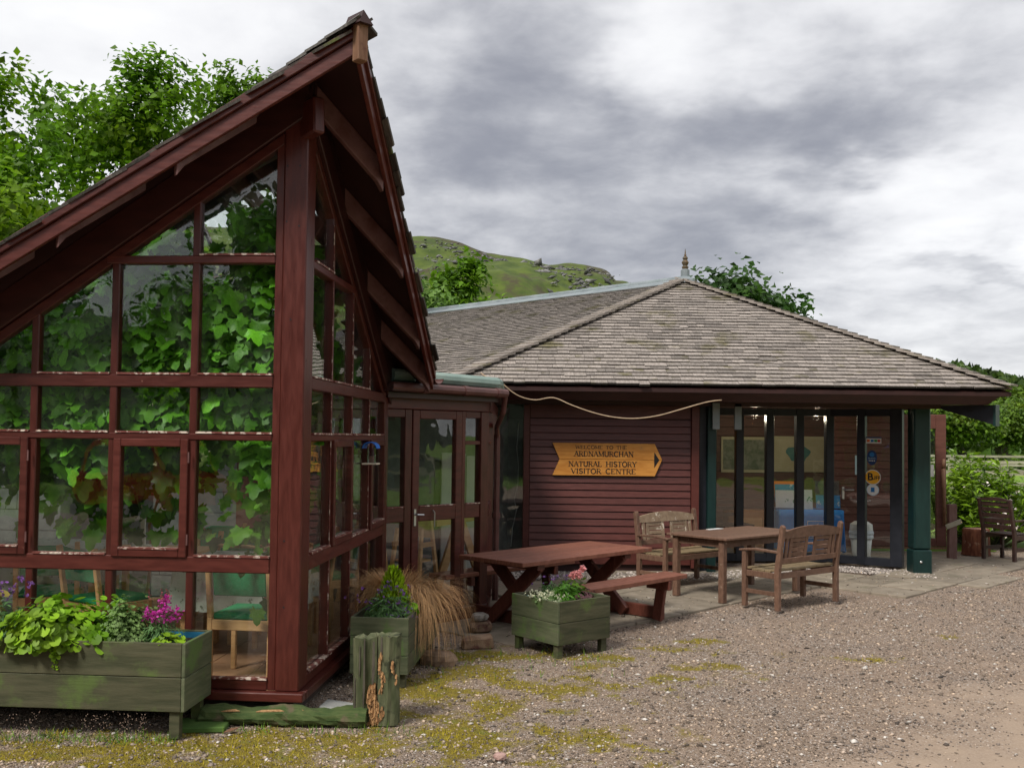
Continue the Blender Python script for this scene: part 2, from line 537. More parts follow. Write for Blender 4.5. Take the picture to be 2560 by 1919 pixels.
MOSSB = [(-2.97, 6.1, .4, .16, .5), (-2.5, 5.98, .4, .14, .6), (-2.2, 5.98, .35, .14, .8), (-1.87, 5.93, .3, .16, 1.), (-1.57, 6.0, .4, .16, 1.), (-1.25, 6.08, .4, .14, 1.),
         (-.97, 6.1, .25, .16, 1.), (-.65, 6.05, .25, .2, 1.), (-.35, 6.2, .3, .2, .9), (-.05, 6.1, .25, .2, .9), (-.7, 6.66, .2, .2, .7), (-.34, 6.95, .35, .2, .6),
         (-.05, 6.88, .25, .25, .8), (-.6, 7.66, .22, .3, 1.), (-.3, 7.8, .3, .3, 1.), (-.6, 8.2, .2, .2, .8), (-.3, 8.36, .3, .22, .8), (-.68, 7.4, .12, .25, .9), (1.7, 9.1, .35, .12, .9),
         (1.3, 8.77, .35, .14, .9), (.97, 8.36, .35, .14, .6), (1.73, 8.15, .25, .14, .8), (1.96, 7.78, .25, .12, .6), (.38, 7.34, .25, .16, .7), (.4, 6.71, .22, .18, .8),
         (.17, 6.0, .25, .2, .8), (1.33, 7.75, .3, .12, .6), (.68, 8.12, .35, .16, .6), (3.0, 8.54, .3, .15, .5), (4.1, 9.45, .3, .15, .4), (-1.6, 5.72, .35, .12, .9), (-2.5, 5.6, .4, .12, .5), (-1.0, 5.8, .5, .12, .6),
         (-2.6, 5.75, .9, .34, .62), (-1.6, 5.75, .9, .4, .84), (-.7, 5.85, .8, .45, .82), (.1, 6.1, .7, .6, .60), (-.5, 7.2, .55, .8, .68), (0, 8.3, .7, .4, .5), (1.2, 8.4, .9, .45, .42), (.6, 7.4, .7, .6, .42), (.5, 5.6, .5, .3, .4)]


def moss_at(x, y):
    x, y = np.asarray(x, float), np.asarray(y, float)
    m = np.zeros_like(x)
    for a, b, rx, ry, s in MOSSB:
        m = np.maximum(m, s * np.exp(-((x - a) / (rx * 1.25)) ** 2 - ((y - b) / (ry * 1.3)) ** 2))
    n = lattice(x, y, .30, 3) * .4 + lattice(x, y, .11, 4) * .35 + lattice(x, y, .045, 14) * .25
    return np.clip(m * 1.15 + (n - .60) * 2.6 * np.clip(m * 3 + .08, 0, 1), 0, 1)


def dirt_at(x, y):
    """the worn wheel track at the right: 1 on bare fine dirt"""
    x, y = np.asarray(x, float), np.asarray(y, float)
    # left border runs (1.83,5.65) -> (4.3,8.3) and on
    s = ((x - 1.83) * .732 - (y - 5.65) * .681)
    n = (lattice(x, y, .5, 8) - .5) * .7 + (lattice(x, y, .12, 9) - .5) * .3
    return np.clip((s + n + .30) / .75, 0, 1)


def yard_h(x, y):
    return (lattice(x, y, 1.3, 5) - .5) * .035 + (lattice(x, y, .3, 6) - .5) * .012 - .012


# the field sheet runs out to the horizon
def grid_mesh(name, xs, ys, hfun, m, attrs=None):
    X, Y = np.meshgrid(xs, ys)
    Z = hfun(X, Y)
    V = np.stack([X.ravel(), Y.ravel(), Z.ravel()], 1)
    nx, ny = len(xs), len(ys)
    i = (np.arange(ny - 1)[:, None] * nx + np.arange(nx - 1)[None]).ravel()
    Q = np.stack([i, i + 1, i + nx + 1, i + nx], 1)
    me = tri_mesh(name, V, Q, None, m, True)
    for k, fn in (attrs or {}).items():
        at = me.attributes.new(k, 'FLOAT', 'POINT')
        at.data.foreach_set('value', fn(X, Y).ravel().astype(np.float32))
    return link(name, me)


xs = np.concatenate([[-900, -400, -160, -80, -40, -20], np.linspace(-12, 40, 105), [60, 90, 160, 400, 900]])
ys = np.concatenate([[-900, -300, -100, -50, -20], np.linspace(-10, 60, 141), [75, 100, 160, 300, 600, 1200]])
fld = grid_mesh('grass_field', xs, ys, lambda x, y: np.where((x < 9.5) & (y < 17) & (x > -13) & (y > -9), -.09, -.02)
                + (lattice(x, y, 3, 31) - .5) * .12 * ((y > 19) | (x > 10)) - .0 * x, GRASS)
tag(fld, 'short green meadow running out to the wooded hills', 'field', kind='structure')


def gravel_mat():
    m = bpy.data.materials.new('gravel')
    m.use_nodes = True
    t = m.node_tree
    t.nodes.clear()
    q = NG(t)
    pos = q.n('ShaderNodeNewGeometry').outputs['Position']
    vo = q.n('ShaderNodeTexVoronoi', {'Vector': pos, 'Scale': 95.0, 'Randomness': 1.0})
    vo2 = q.n('ShaderNodeTexVoronoi', {'Vector': pos, 'Scale': 42.0, 'Randomness': 1.0})
    rnd_ = q.n('ShaderNodeSeparateColor', {0: vo.outputs['Color']})
    base = q.mix(rnd_.outputs[0], (.165, .120, .088), (.385, .300, .235))
    base = q.mix(q.ramp(rnd_.outputs[1], .90, .97), base, (.58, .54, .50))
    big = q.noise(pos, .9, 4, .6)
    base = q.mix(q.m('MULTIPLY', q.ramp(big, .35, .7), .45), base, (.33, .235, .17))
    dirt = q.n('ShaderNodeAttribute', attribute_name='dirt').outputs['Fac']
    fine = q.noise(pos, 60, 6, .7)
    dcol = q.mix(q.ramp(fine, .3, .7), (.27, .20, .145), (.375, .29, .22))
    dcol = q.mix(q.ramp(q.noise(pos, 2.2, 5, .6), .4, .7), dcol, (.37, .28, .205))
    base = q.mix(q.m('MULTIPLY', dirt, .93), base, dcol)
    ms = q.n('ShaderNodeAttribute', attribute_name='moss').outputs['Fac']
    mn = q.noise(pos, 30, 6, .7)
    mcol = q.mix(q.ramp(mn, .3, .7), (.135, .095, .014), (.31, .25, .022))
    mcol = q.mix(q.ramp(q.noise(pos, 5, 4, .6), .50, .72), mcol, (.19, .195, .02))
    mk = q.ramp(q.m('ADD', ms, q.m('MULTIPLY', q.m('SUBTRACT', mn, .5), .8)), .12, .72)
    base = q.mix(q.m('MULTIPLY', mk, .90), base, mcol)
    b = q.n('ShaderNodeBsdfPrincipled', {'Base Color': base, 'Roughness': .9})
    b.inputs['Specular IOR Level'].default_value = .2
    hh = q.m('ADD', q.m('MULTIPLY', vo.outputs['Distance'], -1.0), q.m('MULTIPLY', vo2.outputs['Distance'], -.4))
    st = q.m('SUBTRACT', 1.0, q.m('MULTIPLY', dirt, .8))
    bm = q.n('ShaderNodeBump', {'Height': hh, 'Strength': st, 'Distance': .012})
    t.links.new(bm.outputs[0], b.inputs['Normal'])
    q.n('ShaderNodeOutputMaterial', {'Surface': b.outputs[0]})
    return m


GRAVEL = gravel_mat()
xs = np.concatenate([np.linspace(-13, -4.6, 22), np.linspace(-4.5, 7, 288), np.linspace(7.1, 9.5, 26)])
ys = np.concatenate([np.linspace(-9, 4.6, 28), np.linspace(4.7, 11, 190), np.linspace(11.05, 17.6, 90)])
yard = grid_mesh('gravel_yard', xs, ys, yard_h, GRAVEL, {'moss': moss_at, 'dirt': dirt_at})
tag(yard, 'pinkish gravel yard with mossy patches and a worn dirt track', 'gravel yard', kind='structure')


def on_patio(x, y):
    s, t = (x + y) / math.sqrt(2), (y - x) / math.sqrt(2)
    a = (t > 6.12) & (s > 5.75) & (s < 11.5)
    b = (t > 5.0) & (s >= 11.4) & (s < 13.4)
    c = (t > 4.62) & (s >= 13.3) & (s < 14.9)
    d = (t > 5.2) & (s >= 14.8) & (s < 16.9)
    return (a | b | c | d) & (t < 9.0) & (y < 16.2)


def loose(n, x0, x1, y0, y1, dens):
    x = rng.uniform(x0, x1, n)
    y = y0 + (y1 - y0) * rng.random(n) ** 1.35
    keep = np.abs(x / y) < .60
    keep &= ~((x > .1) & (y > 13.7) & (x < 5.6)) & ~((x < -1.35) & (y > 6.6)) & ~((x < -1.1) & (y > 9))
    keep &= rng.random(n) < dens(x, y)
    return x[keep], y[keep]


# loose stones on the yard
x, y = loose(150000, -4.2, 8.2, 4.9, 15, lambda x, y: (1 - .93 * dirt_at(x, y)) * (1 - .5 * moss_at(x, y)) * np.where(on_patio(x, y), .05, 1))
n = len(x)
z = np.where(on_patio(x, y), .012, yard_h(x, y))
sc = np.clip(rng.lognormal(-5.03, .45, n), .003, .024)
sc3 = np.stack([sc * rng.uniform(.8, 1.4, n), sc * rng.uniform(.7, 1.1, n), sc * rng.uniform(.6, 1., n)], 1)
st = scatter('gravel_stones', OCT_V, OCT_T, np.stack([x, y, z + sc * .2], 1), rand_rot(n, None, .25), sc3, rng.random(n) ** 1.3 * .95, PEB)
tag(st, 'loose pinkish gravel stones strewn over the yard', 'gravel', kind='stuff')
x, y = loose(3800, -4.2, 8.2, 4.9, 15, lambda x, y: (1 - .7 * dirt_at(x, y)) * np.where(on_patio(x, y), .25, 1))
n = len(x)
sc = np.clip(rng.lognormal(-4.75, .42, n), .004, .028)
sc3 = np.stack([sc * 1.3, sc, sc * .7], 1)
st = scatter('pale_pebbles', OCT_V, OCT_T, np.stack([x, y, np.where(on_patio(x, y), .014, yard_h(x, y)) + sc * .25], 1), rand_rot(n, None, .25), sc3, rng.random(n), PEBW)
tag(st, 'small whitish pebbles scattered among the gravel', 'pebbles', kind='stuff')
# pebble strip along the foot of the wall and the glazed porch
n = 9000
x = rng.uniform(-.2, 5.75, n)
y = 13.62 - rng.random(n) * .75 + np.where(x > 2.7, np.clip((x - 2.7) * .6, 0, 1.1), 0) - np.where(x > 4.6, (x - 4.6) * .55, 0)
sc = np.clip(rng.lognormal(-4.3, .35, n), .006, .03)
st = scatter('wall_foot_pebbles', OCT_V, OCT_T, np.stack([x, y, sc * .4], 1), rand_rot(n, None, .3), np.stack([sc * 1.2, sc, sc * .8], 1), rng.random(n), PEB)
st.data.materials[0] = mat('mixed_pebble', (.30, .25, .22), (.50, .45, .41), .85, 30, tone=.6)
tag(st, 'strip of mixed pebbles along the foot of the maroon wall', 'pebbles', kind='stuff')

# moss: short blades
BL_V = [(-.12, 0, 0), (.12, 0, 0), (0, .12, 1)]
x, y = loose(130000, -3.6, 4.6, 5.3, 10, lambda x, y: np.clip(moss_at(x, y) * 1.2 - .22, 0, 1) * np.where(on_patio(x, y), 0, 1))
n = len(x)
st = scatter('moss', BL_V, [(0, 1, 2)], np.stack([x, y, yard_h(x, y) - .002], 1), rand_rot(n, None, .5), rng.uniform(.008, .030, n) * (.6 + .8 * lattice(x, y, .06, 71)), rng.random(n), MOSS)
tag(st, 'yellow green moss growing in patches through the gravel', 'moss', kind='stuff')

# ================================================================== paved terrace, laid at 45 degrees
patio = thing('paved_terrace', None, None)
tag(patio, 'terrace of large buff paving stones between gravel and buildings', 'terrace', kind='structure')
bed = MB()
q_ = math.sqrt(.5)


def st2(s, t):
    return ((s - t) * q_, (s + t) * q_)


for (s0, s1, t0, t1) in ((5.8, 11.5, 6.2, 8.9), (11.5, 13.35, 5.08, 8.9), (13.35, 14.8, 4.7, 7.2), (14.8, 16.8, 5.3, 6.9)):
    pts = [(*st2(a, b), -.05) for a, b in ((s0, t0), (s1, t0), (s1, t1), (s0, t1))]
    bed.prism(pts, (0, 0, .012))
bed.build('bedding', SOIL, patio)
rs = random.Random(5)
t_rows = [4.62, 5.0, 5.62, 6.12, 6.78, 7.4, 8.05, 8.75]
for ri in range(len(t_rows) - 1):
    ta, tb = t_rows[ri], t_rows[ri + 1]
    s = 5.75 + rs.random() * .5
    while s < 16.8:
        L = rs.choice((.62, .78, .92, .92))
        cs, ct = s + L / 2, (ta + tb) / 2
        cx, cy = st2(cs, ct)
        if bool(on_patio(np.array(cx), np.array(cy))) and not (cx > .2 and cx < 5.4 and cy > 13.9) and not (cx < -.95) and cy < 16.1 and not (cx < -.3 and cy > 10.3):
            gpx = .010
            c = MB()
            j = [rs.uniform(-.006, .006) for _ in range(8)]
            P = [(s + gpx + j[0], ta + gpx + j[1]), (s + L - gpx + j[2], ta + gpx + j[3]), (s + L - gpx + j[4], tb - gpx + j[5]), (s + gpx + j[6], tb - gpx + j[7])]
            h = .010 + rs.uniform(-.004, .006)
            tl = [rs.uniform(-.003, .003) for _ in range(4)]
            low = [(*st2(a, b), -.04) for a, b in P]
            top = [(*st2(a, b), h + tl[i]) for i, (a, b) in enumerate(P)]
            c.add(low + top, MB.BF)
            c.build('paving_slab', SLAB, patio, bev=.006)
        s += L

# ================================================================== hills
def hill(name, prof, d0, d1, m, az0, az1, na, nd, rough, label):
    pa, pe = zip(*prof)
    A = np.linspace(az0, az1, na)
    T = np.linspace(0, 1.35, nd)
    AA, TT = np.meshgrid(A, T)
    D = d0 + (d1 - d0) * TT
    E = np.interp(AA, pa, pe)
    top = EYE + np.tan(E) * d1
    rise = np.where(TT <= 1, TT ** 1.15, 1 - (TT - 1) * 1.2)
    X, Y = np.sin(AA) * D, np.cos(AA) * D
    Z = -1 + (top + 1) * rise
    w = np.clip(TT * 3, 0, 1) * np.where(np.abs(TT - 1) < .12, .25, 1)
    Z += ((lattice(X, Y, rough * 6, 21) - .5) * rough * 1.6 + (lattice(X, Y, rough * 2, 22) - .5) * rough * .8 + (lattice(X, Y, rough * .7, 23) - .5) * rough * .35) * w
    i = (np.arange(nd - 1)[:, None] * na + np.arange(na - 1)[None]).ravel()
    Q = np.stack([i, i + 1, i + na + 1, i + na], 1)
    o = link(name, tri_mesh(name, np.stack([X.ravel(), Y.ravel(), Z.ravel()], 1), Q, None, m, True))
    tag(o, label, 'hill', kind='structure')
    return X, Y, Z


HILLG = mat('hill_turf', (.040, .066, .010), (.095, .130, .018), .95, .16, c3=(.060, .052, .026), c3f=(.50, .60), c3scale=.055, coord='World', bump=.0, detail=9)
HILLW = mat('wooded_slope', (.022, .055, .012), (.05, .10, .018), .95, .12, c3=(.08, .12, .02), c3f=(.55, .7), c3scale=.02, coord='World', detail=8)
ROCK = mat('hill_rock', (.075, .072, .072), (.22, .215, .21), .9, .5, tone=.4, c3=(.07, .07, .06), c3f=(.5, .62), c3scale=.6, coord='World')
cp = [(-.75, .14), (-.45, .19), (-.25, .20), (-.1051, .1987), (-.0805, .1987), (-.054, .1938), (-.0275, .1856), (.0023, .1805), (.0255, .1772), (.0345, .1744), (.0593, .1737),
      (.0901, .1693), (.0962, .1669), (.1011, .1598), (.1035, .157), (.112, .1558), (.16, .135), (.24, .10), (.34, .05), (.42, .02)]
X, Y, Z = hill('rocky_hill', cp, 95, 330, HILLG, -.75, .42, 360, 130, 5.0, 'rocky green hill with grey outcrops behind the roofs')
# outcrops: ledges of rock lying on the slope
k = []
rr = np.random.default_rng(3)
idx_ok = np.argwhere((lattice(X, Y, 22, 41) > .56) & (X / Y > -.14) & (X / Y < .16))
idx_ok = idx_ok[(idx_ok[:, 0] > 30) & (idx_ok[:, 0] < 93)]
pk = idx_ok[rr.choice(len(idx_ok), 1700)]
P = np.stack([X[pk[:, 0], pk[:, 1]], Y[pk[:, 0], pk[:, 1]], Z[pk[:, 0], pk[:, 1]]], 1) + rr.normal(0, 1.2, (1700, 3)) * (1, 1, .2)
scr = np.clip(rr.lognormal(-.75, .6, 1700), .2, 2.0)
ro = scatter('hill_rocks', OCT_V, OCT_T, P, rand_rot(1700, None, .3), np.stack([scr * 1.7, scr * .8, scr * .75], 1), rr.random(1700), ROCK)
tag(ro, 'grey rock outcrops strewn over the green hill', 'rocks', kind='stuff')

rp = [(.2, .02), (.3, .048), (.36, .060), (.3885, .0622), (.4024, .0615), (.4262, .0565), (.4527, .0513), (.4786, .0455), (.55, .05), (.7, .03), (.95, .015)]
X, Y, Z = hill('wooded_hill', rp, 110, 420, HILLW, .2, .95, 200, 60, 6.0, 'wooded hill closing the valley beyond the meadow')


def clump(n, r=1.0, seed=0):
    """a small bushy tuft of leaf faces, used for woods far away"""
    g_ = np.random.default_rng(seed)
    p = g_.normal(0, 1, (n, 3))
    p /= np.linalg.norm(p, axis=1)[:, None]
    p *= (.55 + .45 * g_.random(n))[:, None]
    p[:, 2] = np.abs(p[:, 2]) * .9 - .15
    V, T = [], []
    for i in range(n):
        a = g_.normal(0, 1, 3)
        nrm = p[i] + g_.normal(0, .35, 3)
        nrm /= np.linalg.norm(nrm)
        u = np.cross(nrm, a)
        u /= np.linalg.norm(u)
        w_ = np.cross(nrm, u)
        s_ = r * g_.uniform(.22, .42)
        b = len(V)
        V += [p[i] + u * s_, p[i] + w_ * s_, p[i] - u * s_, p[i] - w_ * s_]
        T += [(b, b + 1, b + 2), (b, b + 2, b + 3)]
    return np.array(V), np.array(T)


L_HILL = leafmat('hill_leaf', (.030, .068, .010), (.058, .105, .014), (.085, .13, .018), tone=.6)
cv, ct = clump(34, 1, 2)
sel = rr.integers(0, X.size, 5200)
P = np.stack([X.ravel()[sel], Y.ravel()[sel], Z.ravel()[sel]], 1)
P = P[(P[:, 0] / P[:, 1] > .38) & (P[:, 0] / P[:, 1] < .60)]
P[:, :2] += rr.normal(0, 2.5, (len(P), 2))
n = len(P)
s_ = rr.uniform(2.2, 4.6, n)
wo = scatter('hillside_wood', cv, ct, P, rand_rot(n, None, .12), np.stack([s_, s_, s_ * 1.1], 1), rr.random(n), L_HILL)
tag(wo, 'far deciduous wood covering the hill at the valley end', 'wood', kind='stuff')


# ================================================================== trees
def tree(name, label, base, height, spread, mat_leaf, seed, nleaf=9000, leaf=.13, trunk_r=.22, fork=.4, levels=4, group=None, cat='tree', up=.35, dens=.55, wide=False, leaf_from=2):
    r_ = random.Random(seed)
    g_ = np.random.default_rng(seed)
    T0 = thing(name, label, cat, base, 0, group)
    tr = MB()
    li = MB()
    tips = []
    fz = height * fork

    def grow(p, d, L, rad, lev):
        n = 4
        pts, rs_ = [p], [rad]
        q = Vector(p)
        dd = Vector(d)
        for i in range(n):
            dd = (dd + Vector((r_.gauss(0, .16), r_.gauss(0, .16), r_.gauss(.03, .10)))).normalized()
            q = q + dd * L / n
            pts.append(q.copy())
            rs_.append(rad * (1 - .45 * (i + 1) / n))
            if lev >= leaf_from:
                tips.append((q.copy(), lev))
        (tr if lev == 0 else li).tube(pts, rs_, 7 if lev < 2 else 4, cap=False)
        if lev >= levels:
            tips.append((q, lev))
            return
        k = r_.choice((3, 4)) if lev == 0 else r_.choice((2, 3, 3))
        a0 = r_.random() * 6.28
        for i in range(k):
            an = a0 + i * 6.28 / k + r_.uniform(-.4, .4)
            side = Vector((math.cos(an), math.sin(an), 0))
            nd = (dd * r_.uniform(.55, .9) + side * r_.uniform(.5, 1.0) * spread / (height * .5) + Vector((0, 0, up))).normalized()
            grow(q, nd, L * r_.uniform(.62, .85), rs_[-1] * r_.uniform(.6, .8), lev + 1)

    grow(Vector((0, 0, 0)), Vector((r_.gauss(0, .06), r_.gauss(0, .06), 1)), fz, trunk_r, 0)
    tq = np.array([t[0] for t in tips])
    sz = height / np.percentile(tq[:, 2], 99)
    cxy = np.median(tq[:, :2], 0)
    sx = spread / np.percentile(np.linalg.norm(tq[:, :2] - cxy, axis=1), 92)
    f_ = lambda p: Vector((p[0] * sx, p[1] * sx, p[2] * sz))
    tr.v = [tuple(f_(p)) for p in tr.v]
    li.v = [tuple(f_(p)) for p in li.v]
    if wide:
        li.v = [(p[0], p[1], p[2]) for p in li.v]
    tips = [(f_(t[0]), t[1]) for t in tips]
    tr.build('trunk', BARK, T0, smooth=True)
    li.build('limbs', BARK, T0, smooth=True)
    tp = np.array([t[0] for t in tips])
    sel = g_.integers(0, len(tp), nleaf)
    pos = tp[sel] + g_.normal(0, dens * .5, (nleaf, 3)) * (1, 1, .8)
    c = tp.mean(0)
    nrm = (pos - c)
    nrm /= np.linalg.norm(nrm, axis=1)[:, None] + 1e-6
    nrm = nrm * .6 + (0, 0, .7)
    tone = np.clip(np.repeat(g_.random(len(tp)), 1)[sel] * .5 + g_.random(nleaf) * .5, 0, 1)
    o = scatter('crown', LEAF_V, LEAF_T, pos, rand_rot(nleaf, nrm, .6), leaf * g_.uniform(.6, 1.3, nleaf), tone, mat_leaf, T0)
    return T0


G1 = 'trees behind the glazed pavilion'
tree('sycamore_tree', 'tall sycamore at the picture\'s left edge, rising over the low pavilion eave', (-9.3, 17.2, 0), 8.0, 2.5, L_SYC, 21, 8500, .14, .2, .44, 5, G1, dens=.26, leaf_from=4)
tree('sycamore_tree', 'middle sycamore with forked limbs open to the sky above the pavilion roof', (-6.75, 17.4, 0), 8.2, 2.0, L_SYC, 34, 5600, .14, .22, .50, 5, G1, up=.4, dens=.24, leaf_from=4)
tree('sycamore_tree', 'yellower small sycamore close against the upper pavilion roof edge', (-5.6, 19.0, 0), 8.6, 1.5, L_SYC2, 8, 7500, .14, .11, .5, 5, G1, up=.4, dens=.28, leaf_from=4)
tree('hedge_tree', 'low leafy tree filling the gap under the sycamores beside the eave', (-7.6, 15.4, 0), 5.3, 2.2, L_SYC, 55, 13000, .15, .14, .3, 3, G1, dens=.9)
tree('alder_tree', 'dark broadleaf tree showing above the right hip of the shingled roof', (7.0, 27, 0), 6.0, 1.25, L_DARK, 12, 12000, .22, .2, .35, 4, None, dens=.62)
tree('young_tree', 'spindly young tree standing up from the willow bush before the hill', (-1.75, 33, 0), 7.5, .7, L_SYC2, 17, 3200, .24, .07, .5, 3, None, up=.9, dens=.5)
tree('willow_bush', 'pale green willow bush just above the lead ridge, before the rocky hill', (-3.0, 31, 0), 6.1, 1.8, L_WIL, 19, 11000, .24, .12, .3, 4, None, 'bush', dens=.8)
tree('willow_bush', 'darker willow bush low behind the middle of the lead ridge', (-1.0, 32, 0), 5.7, 1.3, L_SYC2, 23, 6500, .24, .12, .3, 4, None, 'bush', dens=.7)
G2 = 'trees at the far end of the meadow'
nb = tree('field_tree', 'dark broad tree beyond the fences, immediately right of the open door', (30.5, 72, 0), 4.7, 3.2, L_WOOD, 31, 14000, .32, .25, .25, 4, G2, dens=1.2)
for i, (px, py, s_, rz, lb) in enumerate(((34.5, 75, .95, 1.1, 'round tree beyond the fences, above the top of the laurel bush'),
                                         (38.5, 78, .88, 2.3, 'tree beyond the fences at the right edge of the picture'),
                                         (27.5, 66, .95, 4.2, 'tree beyond the meadow seen through the slot of the open door'),
                                         (42.5, 86, 1.2, 3.0, 'tall tree highest on the slope at the right edge'),
                                         (35.5, 88, 1.15, 5.0, 'big tree on the slope right under the roof corner bracket'))):
    c = copy_tree(nb)
    c.location = (px, py, 0)
    c.scale = (s_, s_, s_)
    c.rotation_euler = (0, 0, rz)
    c['label'] = lb
# low scrub along the far side of the meadow
n = 700
x = rng.uniform(24, 46, n)
y = rng.uniform(62, 68, n) + x * .1
s_ = rng.uniform(.5, 1.1, n)
sc_ = scatter('scrub', cv, ct, np.stack([x, y, s_ * .1], 1), rand_rot(n, None, .12), s_, rng.random(n), L_WOOD)
tag(sc_, 'low scrub along the far edge of the meadow', 'scrub', kind='stuff')
# trees across the yard, seen only mirrored in the panes
G3 = 'trees across the yard'
rb = tree('yard_tree', 'dark tree across the yard, mirrored in the upper panes', (-9, -17, 0), 8.6, 3.6, L_DARK, 77, 9000, .34, .28, .2, 4, G3, dens=1.3)
for i in range(9):
    c = copy_tree(rb)
    c.location = (-27 + i * 5.6 + (i % 3), -18 - (i * 37 % 9), 0)
    s_ = (.75, .95, .8, .7, .95, .85, .75, 1.0, .8)[i]
    c.scale = (s_, s_, s_)
    c.rotation_euler = (0, 0, i * 1.3)

# dark wooded bank behind the yard trees
BANKM = mat('conifer_slope', (.008, .020, .006), (.020, .040, .012), .95, .3, coord='World', detail=8)
xs = np.linspace(-80, 80, 60)
ys = np.linspace(-75, -17, 30)
bk = grid_mesh('wooded_bank', xs, ys, lambda x, y: -.3 + 9.5 * np.clip((-17 - y) / 26, 0, 1) ** .9 + (lattice(x, y, 5, 61) - .5) * 2.0, BANKM)
tag(bk, 'dark wooded bank across the yard, only mirrored in the panes', 'bank', kind='structure')

bk = grid_mesh('added_side_bank', np.linspace(24, 75, 24), np.linspace(-70, 6, 40), lambda x, y: -.3 + 8.0 * np.clip((x - 25) / 22, 0, 1) * np.clip((8 - y) / 10, 0, 1) + (lattice(x, y, 5, 63) - .5) * 1.5, BANKM)  # unseen bank, added to tone down the bright meadow mirrored in the lobby
tag(bk, 'dark bank added right of the yard to darken reflections in the panes', 'bank', kind='structure')

# ================================================================== glazed pavilion (local x = along the front glazing, y = into the building)
PX, PY, TH = -1.3865, 6.5006, .0734
pav = thing('glazed_pavilion', 'dark red timber and glass cafe pavilion with a steep prow roof', 'building', (PX, PY, 0), -TH)


def pw(u, v, z=0):
    """pavilion coordinates to world"""
    return Vector((PX + u * math.cos(TH) + v * math.sin(TH), PY - u * math.sin(TH) + v * math.cos(TH), z))


FK = .686                     # slope of the raked glazing line
RK, RZ, RO = .555, 4.41, .455
RM = .058                    # the ridge climbs slightly towards the prow  # roof: slope, ridge height, overhang


def rakeL(u):
    return 3.867 + FK * u


def rakeS(v):
    return 3.905 - .655 * v


UL = -5.6
PITCH = .55
MU = [-.728 - PITCH * i for i in range(9)]
MV = [.75, 1.39, 2.03]
VE = 2.74
# foundation, floor, sills
MB().box(UL, -.03, .05, 5.0, 0, .117).build('plinth', DARK, pav)
b = MB()
b.prism([(UL, -.075, .117), (.065, -.075, .117), (.065, .0, .117), (UL, 0, .117)], (0, 0, .058))
b.build('sill', RED, pav, bev=.006)
b = MB()
b.prism([(-.06, .003, .117), (.068, .003, .117), (.068, VE, .117), (-.06, VE, .117)], (0, 0, .056))
b.build('sill', REDS, pav, bev=.006)
# floor tiles
for i in range(13):
    for j in range(11):
        u0, v0 = -5.3 + i * .40, .06 + j * .40
        if u0 < -3.6 or v0 > 3.6:
            continue
        MB().box(u0 + .004, u0 + .396, v0 + .004, v0 + .396, .117, .135).build('floor_tile', TERRA, pav)
MB().box(UL, -.06, .06, 4.6, .1175, .124).build('floor_bed', GREYW, pav)
# posts
MB().box(-.136, .022, -.026, .175, .174, 3.93).build('corner_post', REDS, pav, bev=.008)
MB().box(-.192, -.139, -.008, .06, .176, 3.78).build('stile', REDS, pav, bev=.004)
MB().box(-.06, .004, .178, .235, .174, 3.76).build('stile', REDS, pav, bev=.004)
MB().box(-.10, .02, VE - .10, VE + .06, .0, 2.42).build('end_post', REDS, pav, bev=.006)
b = MB()
for (x_, z_) in ((-.115, 3.62), (-.03, 3.62), (-.115, 3.25), (-.03, 3.22), (-.075, 2.6), (-.09, 1.15), (-.085, .72)):
    b = MB()
    b.tube([(x_, -.0255, z_), (x_, -.029, z_)], .006, 8)
    b.build('bolt_head', BLACK, pav)

ROWS = [(.243, .932), (1.034, 1.80), (1.845, 2.15), (2.233, 2.974), (3.027, 9)]
RAILS = [(.176, .243), (.932, 1.034), (1.80, 1.845), (2.15, 2.233)]
# front mullions and rails
for i, u in enumerate(MU):
    top = rakeL(u) + .04
    if top < .3:
        continue
    MB().box(u - .026, u + .026, -.010, .055, .245, top).build('mullion', REDS, pav, bev=.006)
for z0, z1 in RAILS:
    ue = min(-.19, 9)
    us = max(UL, (z1 - 3.867) / FK - .02)
    MB().box(us, ue, -.018, .062, z0, z1).build('rail', RED, pav, bev=.006)
MB().box(-1.34, -.19, -.018, .062, 2.974, 3.027).build('rail', RED, pav, bev=.006)


def clip_poly(pts, fn):
    """keep the part of polygon (a,z) with z <= fn(a), fn linear"""
    res_ = []
    for i in range(len(pts)):
        p, q = pts[i], pts[(i + 1) % len(pts)]
        dp, dq = fn(p[0]) - p[1], fn(q[0]) - q[1]
        if dp >= 0:
            res_.append(p)
        if dp * dq < 0:
            t = dp / (dp - dq)
            res_.append((p[0] + (q[0] - p[0]) * t, p[1] + (q[1] - p[1]) * t))
    return res_


def area(P):
    return abs(sum(P[i][0] * P[(i + 1) % len(P)][1] - P[(i + 1) % len(P)][0] * P[i][1] for i in range(len(P)))) / 2


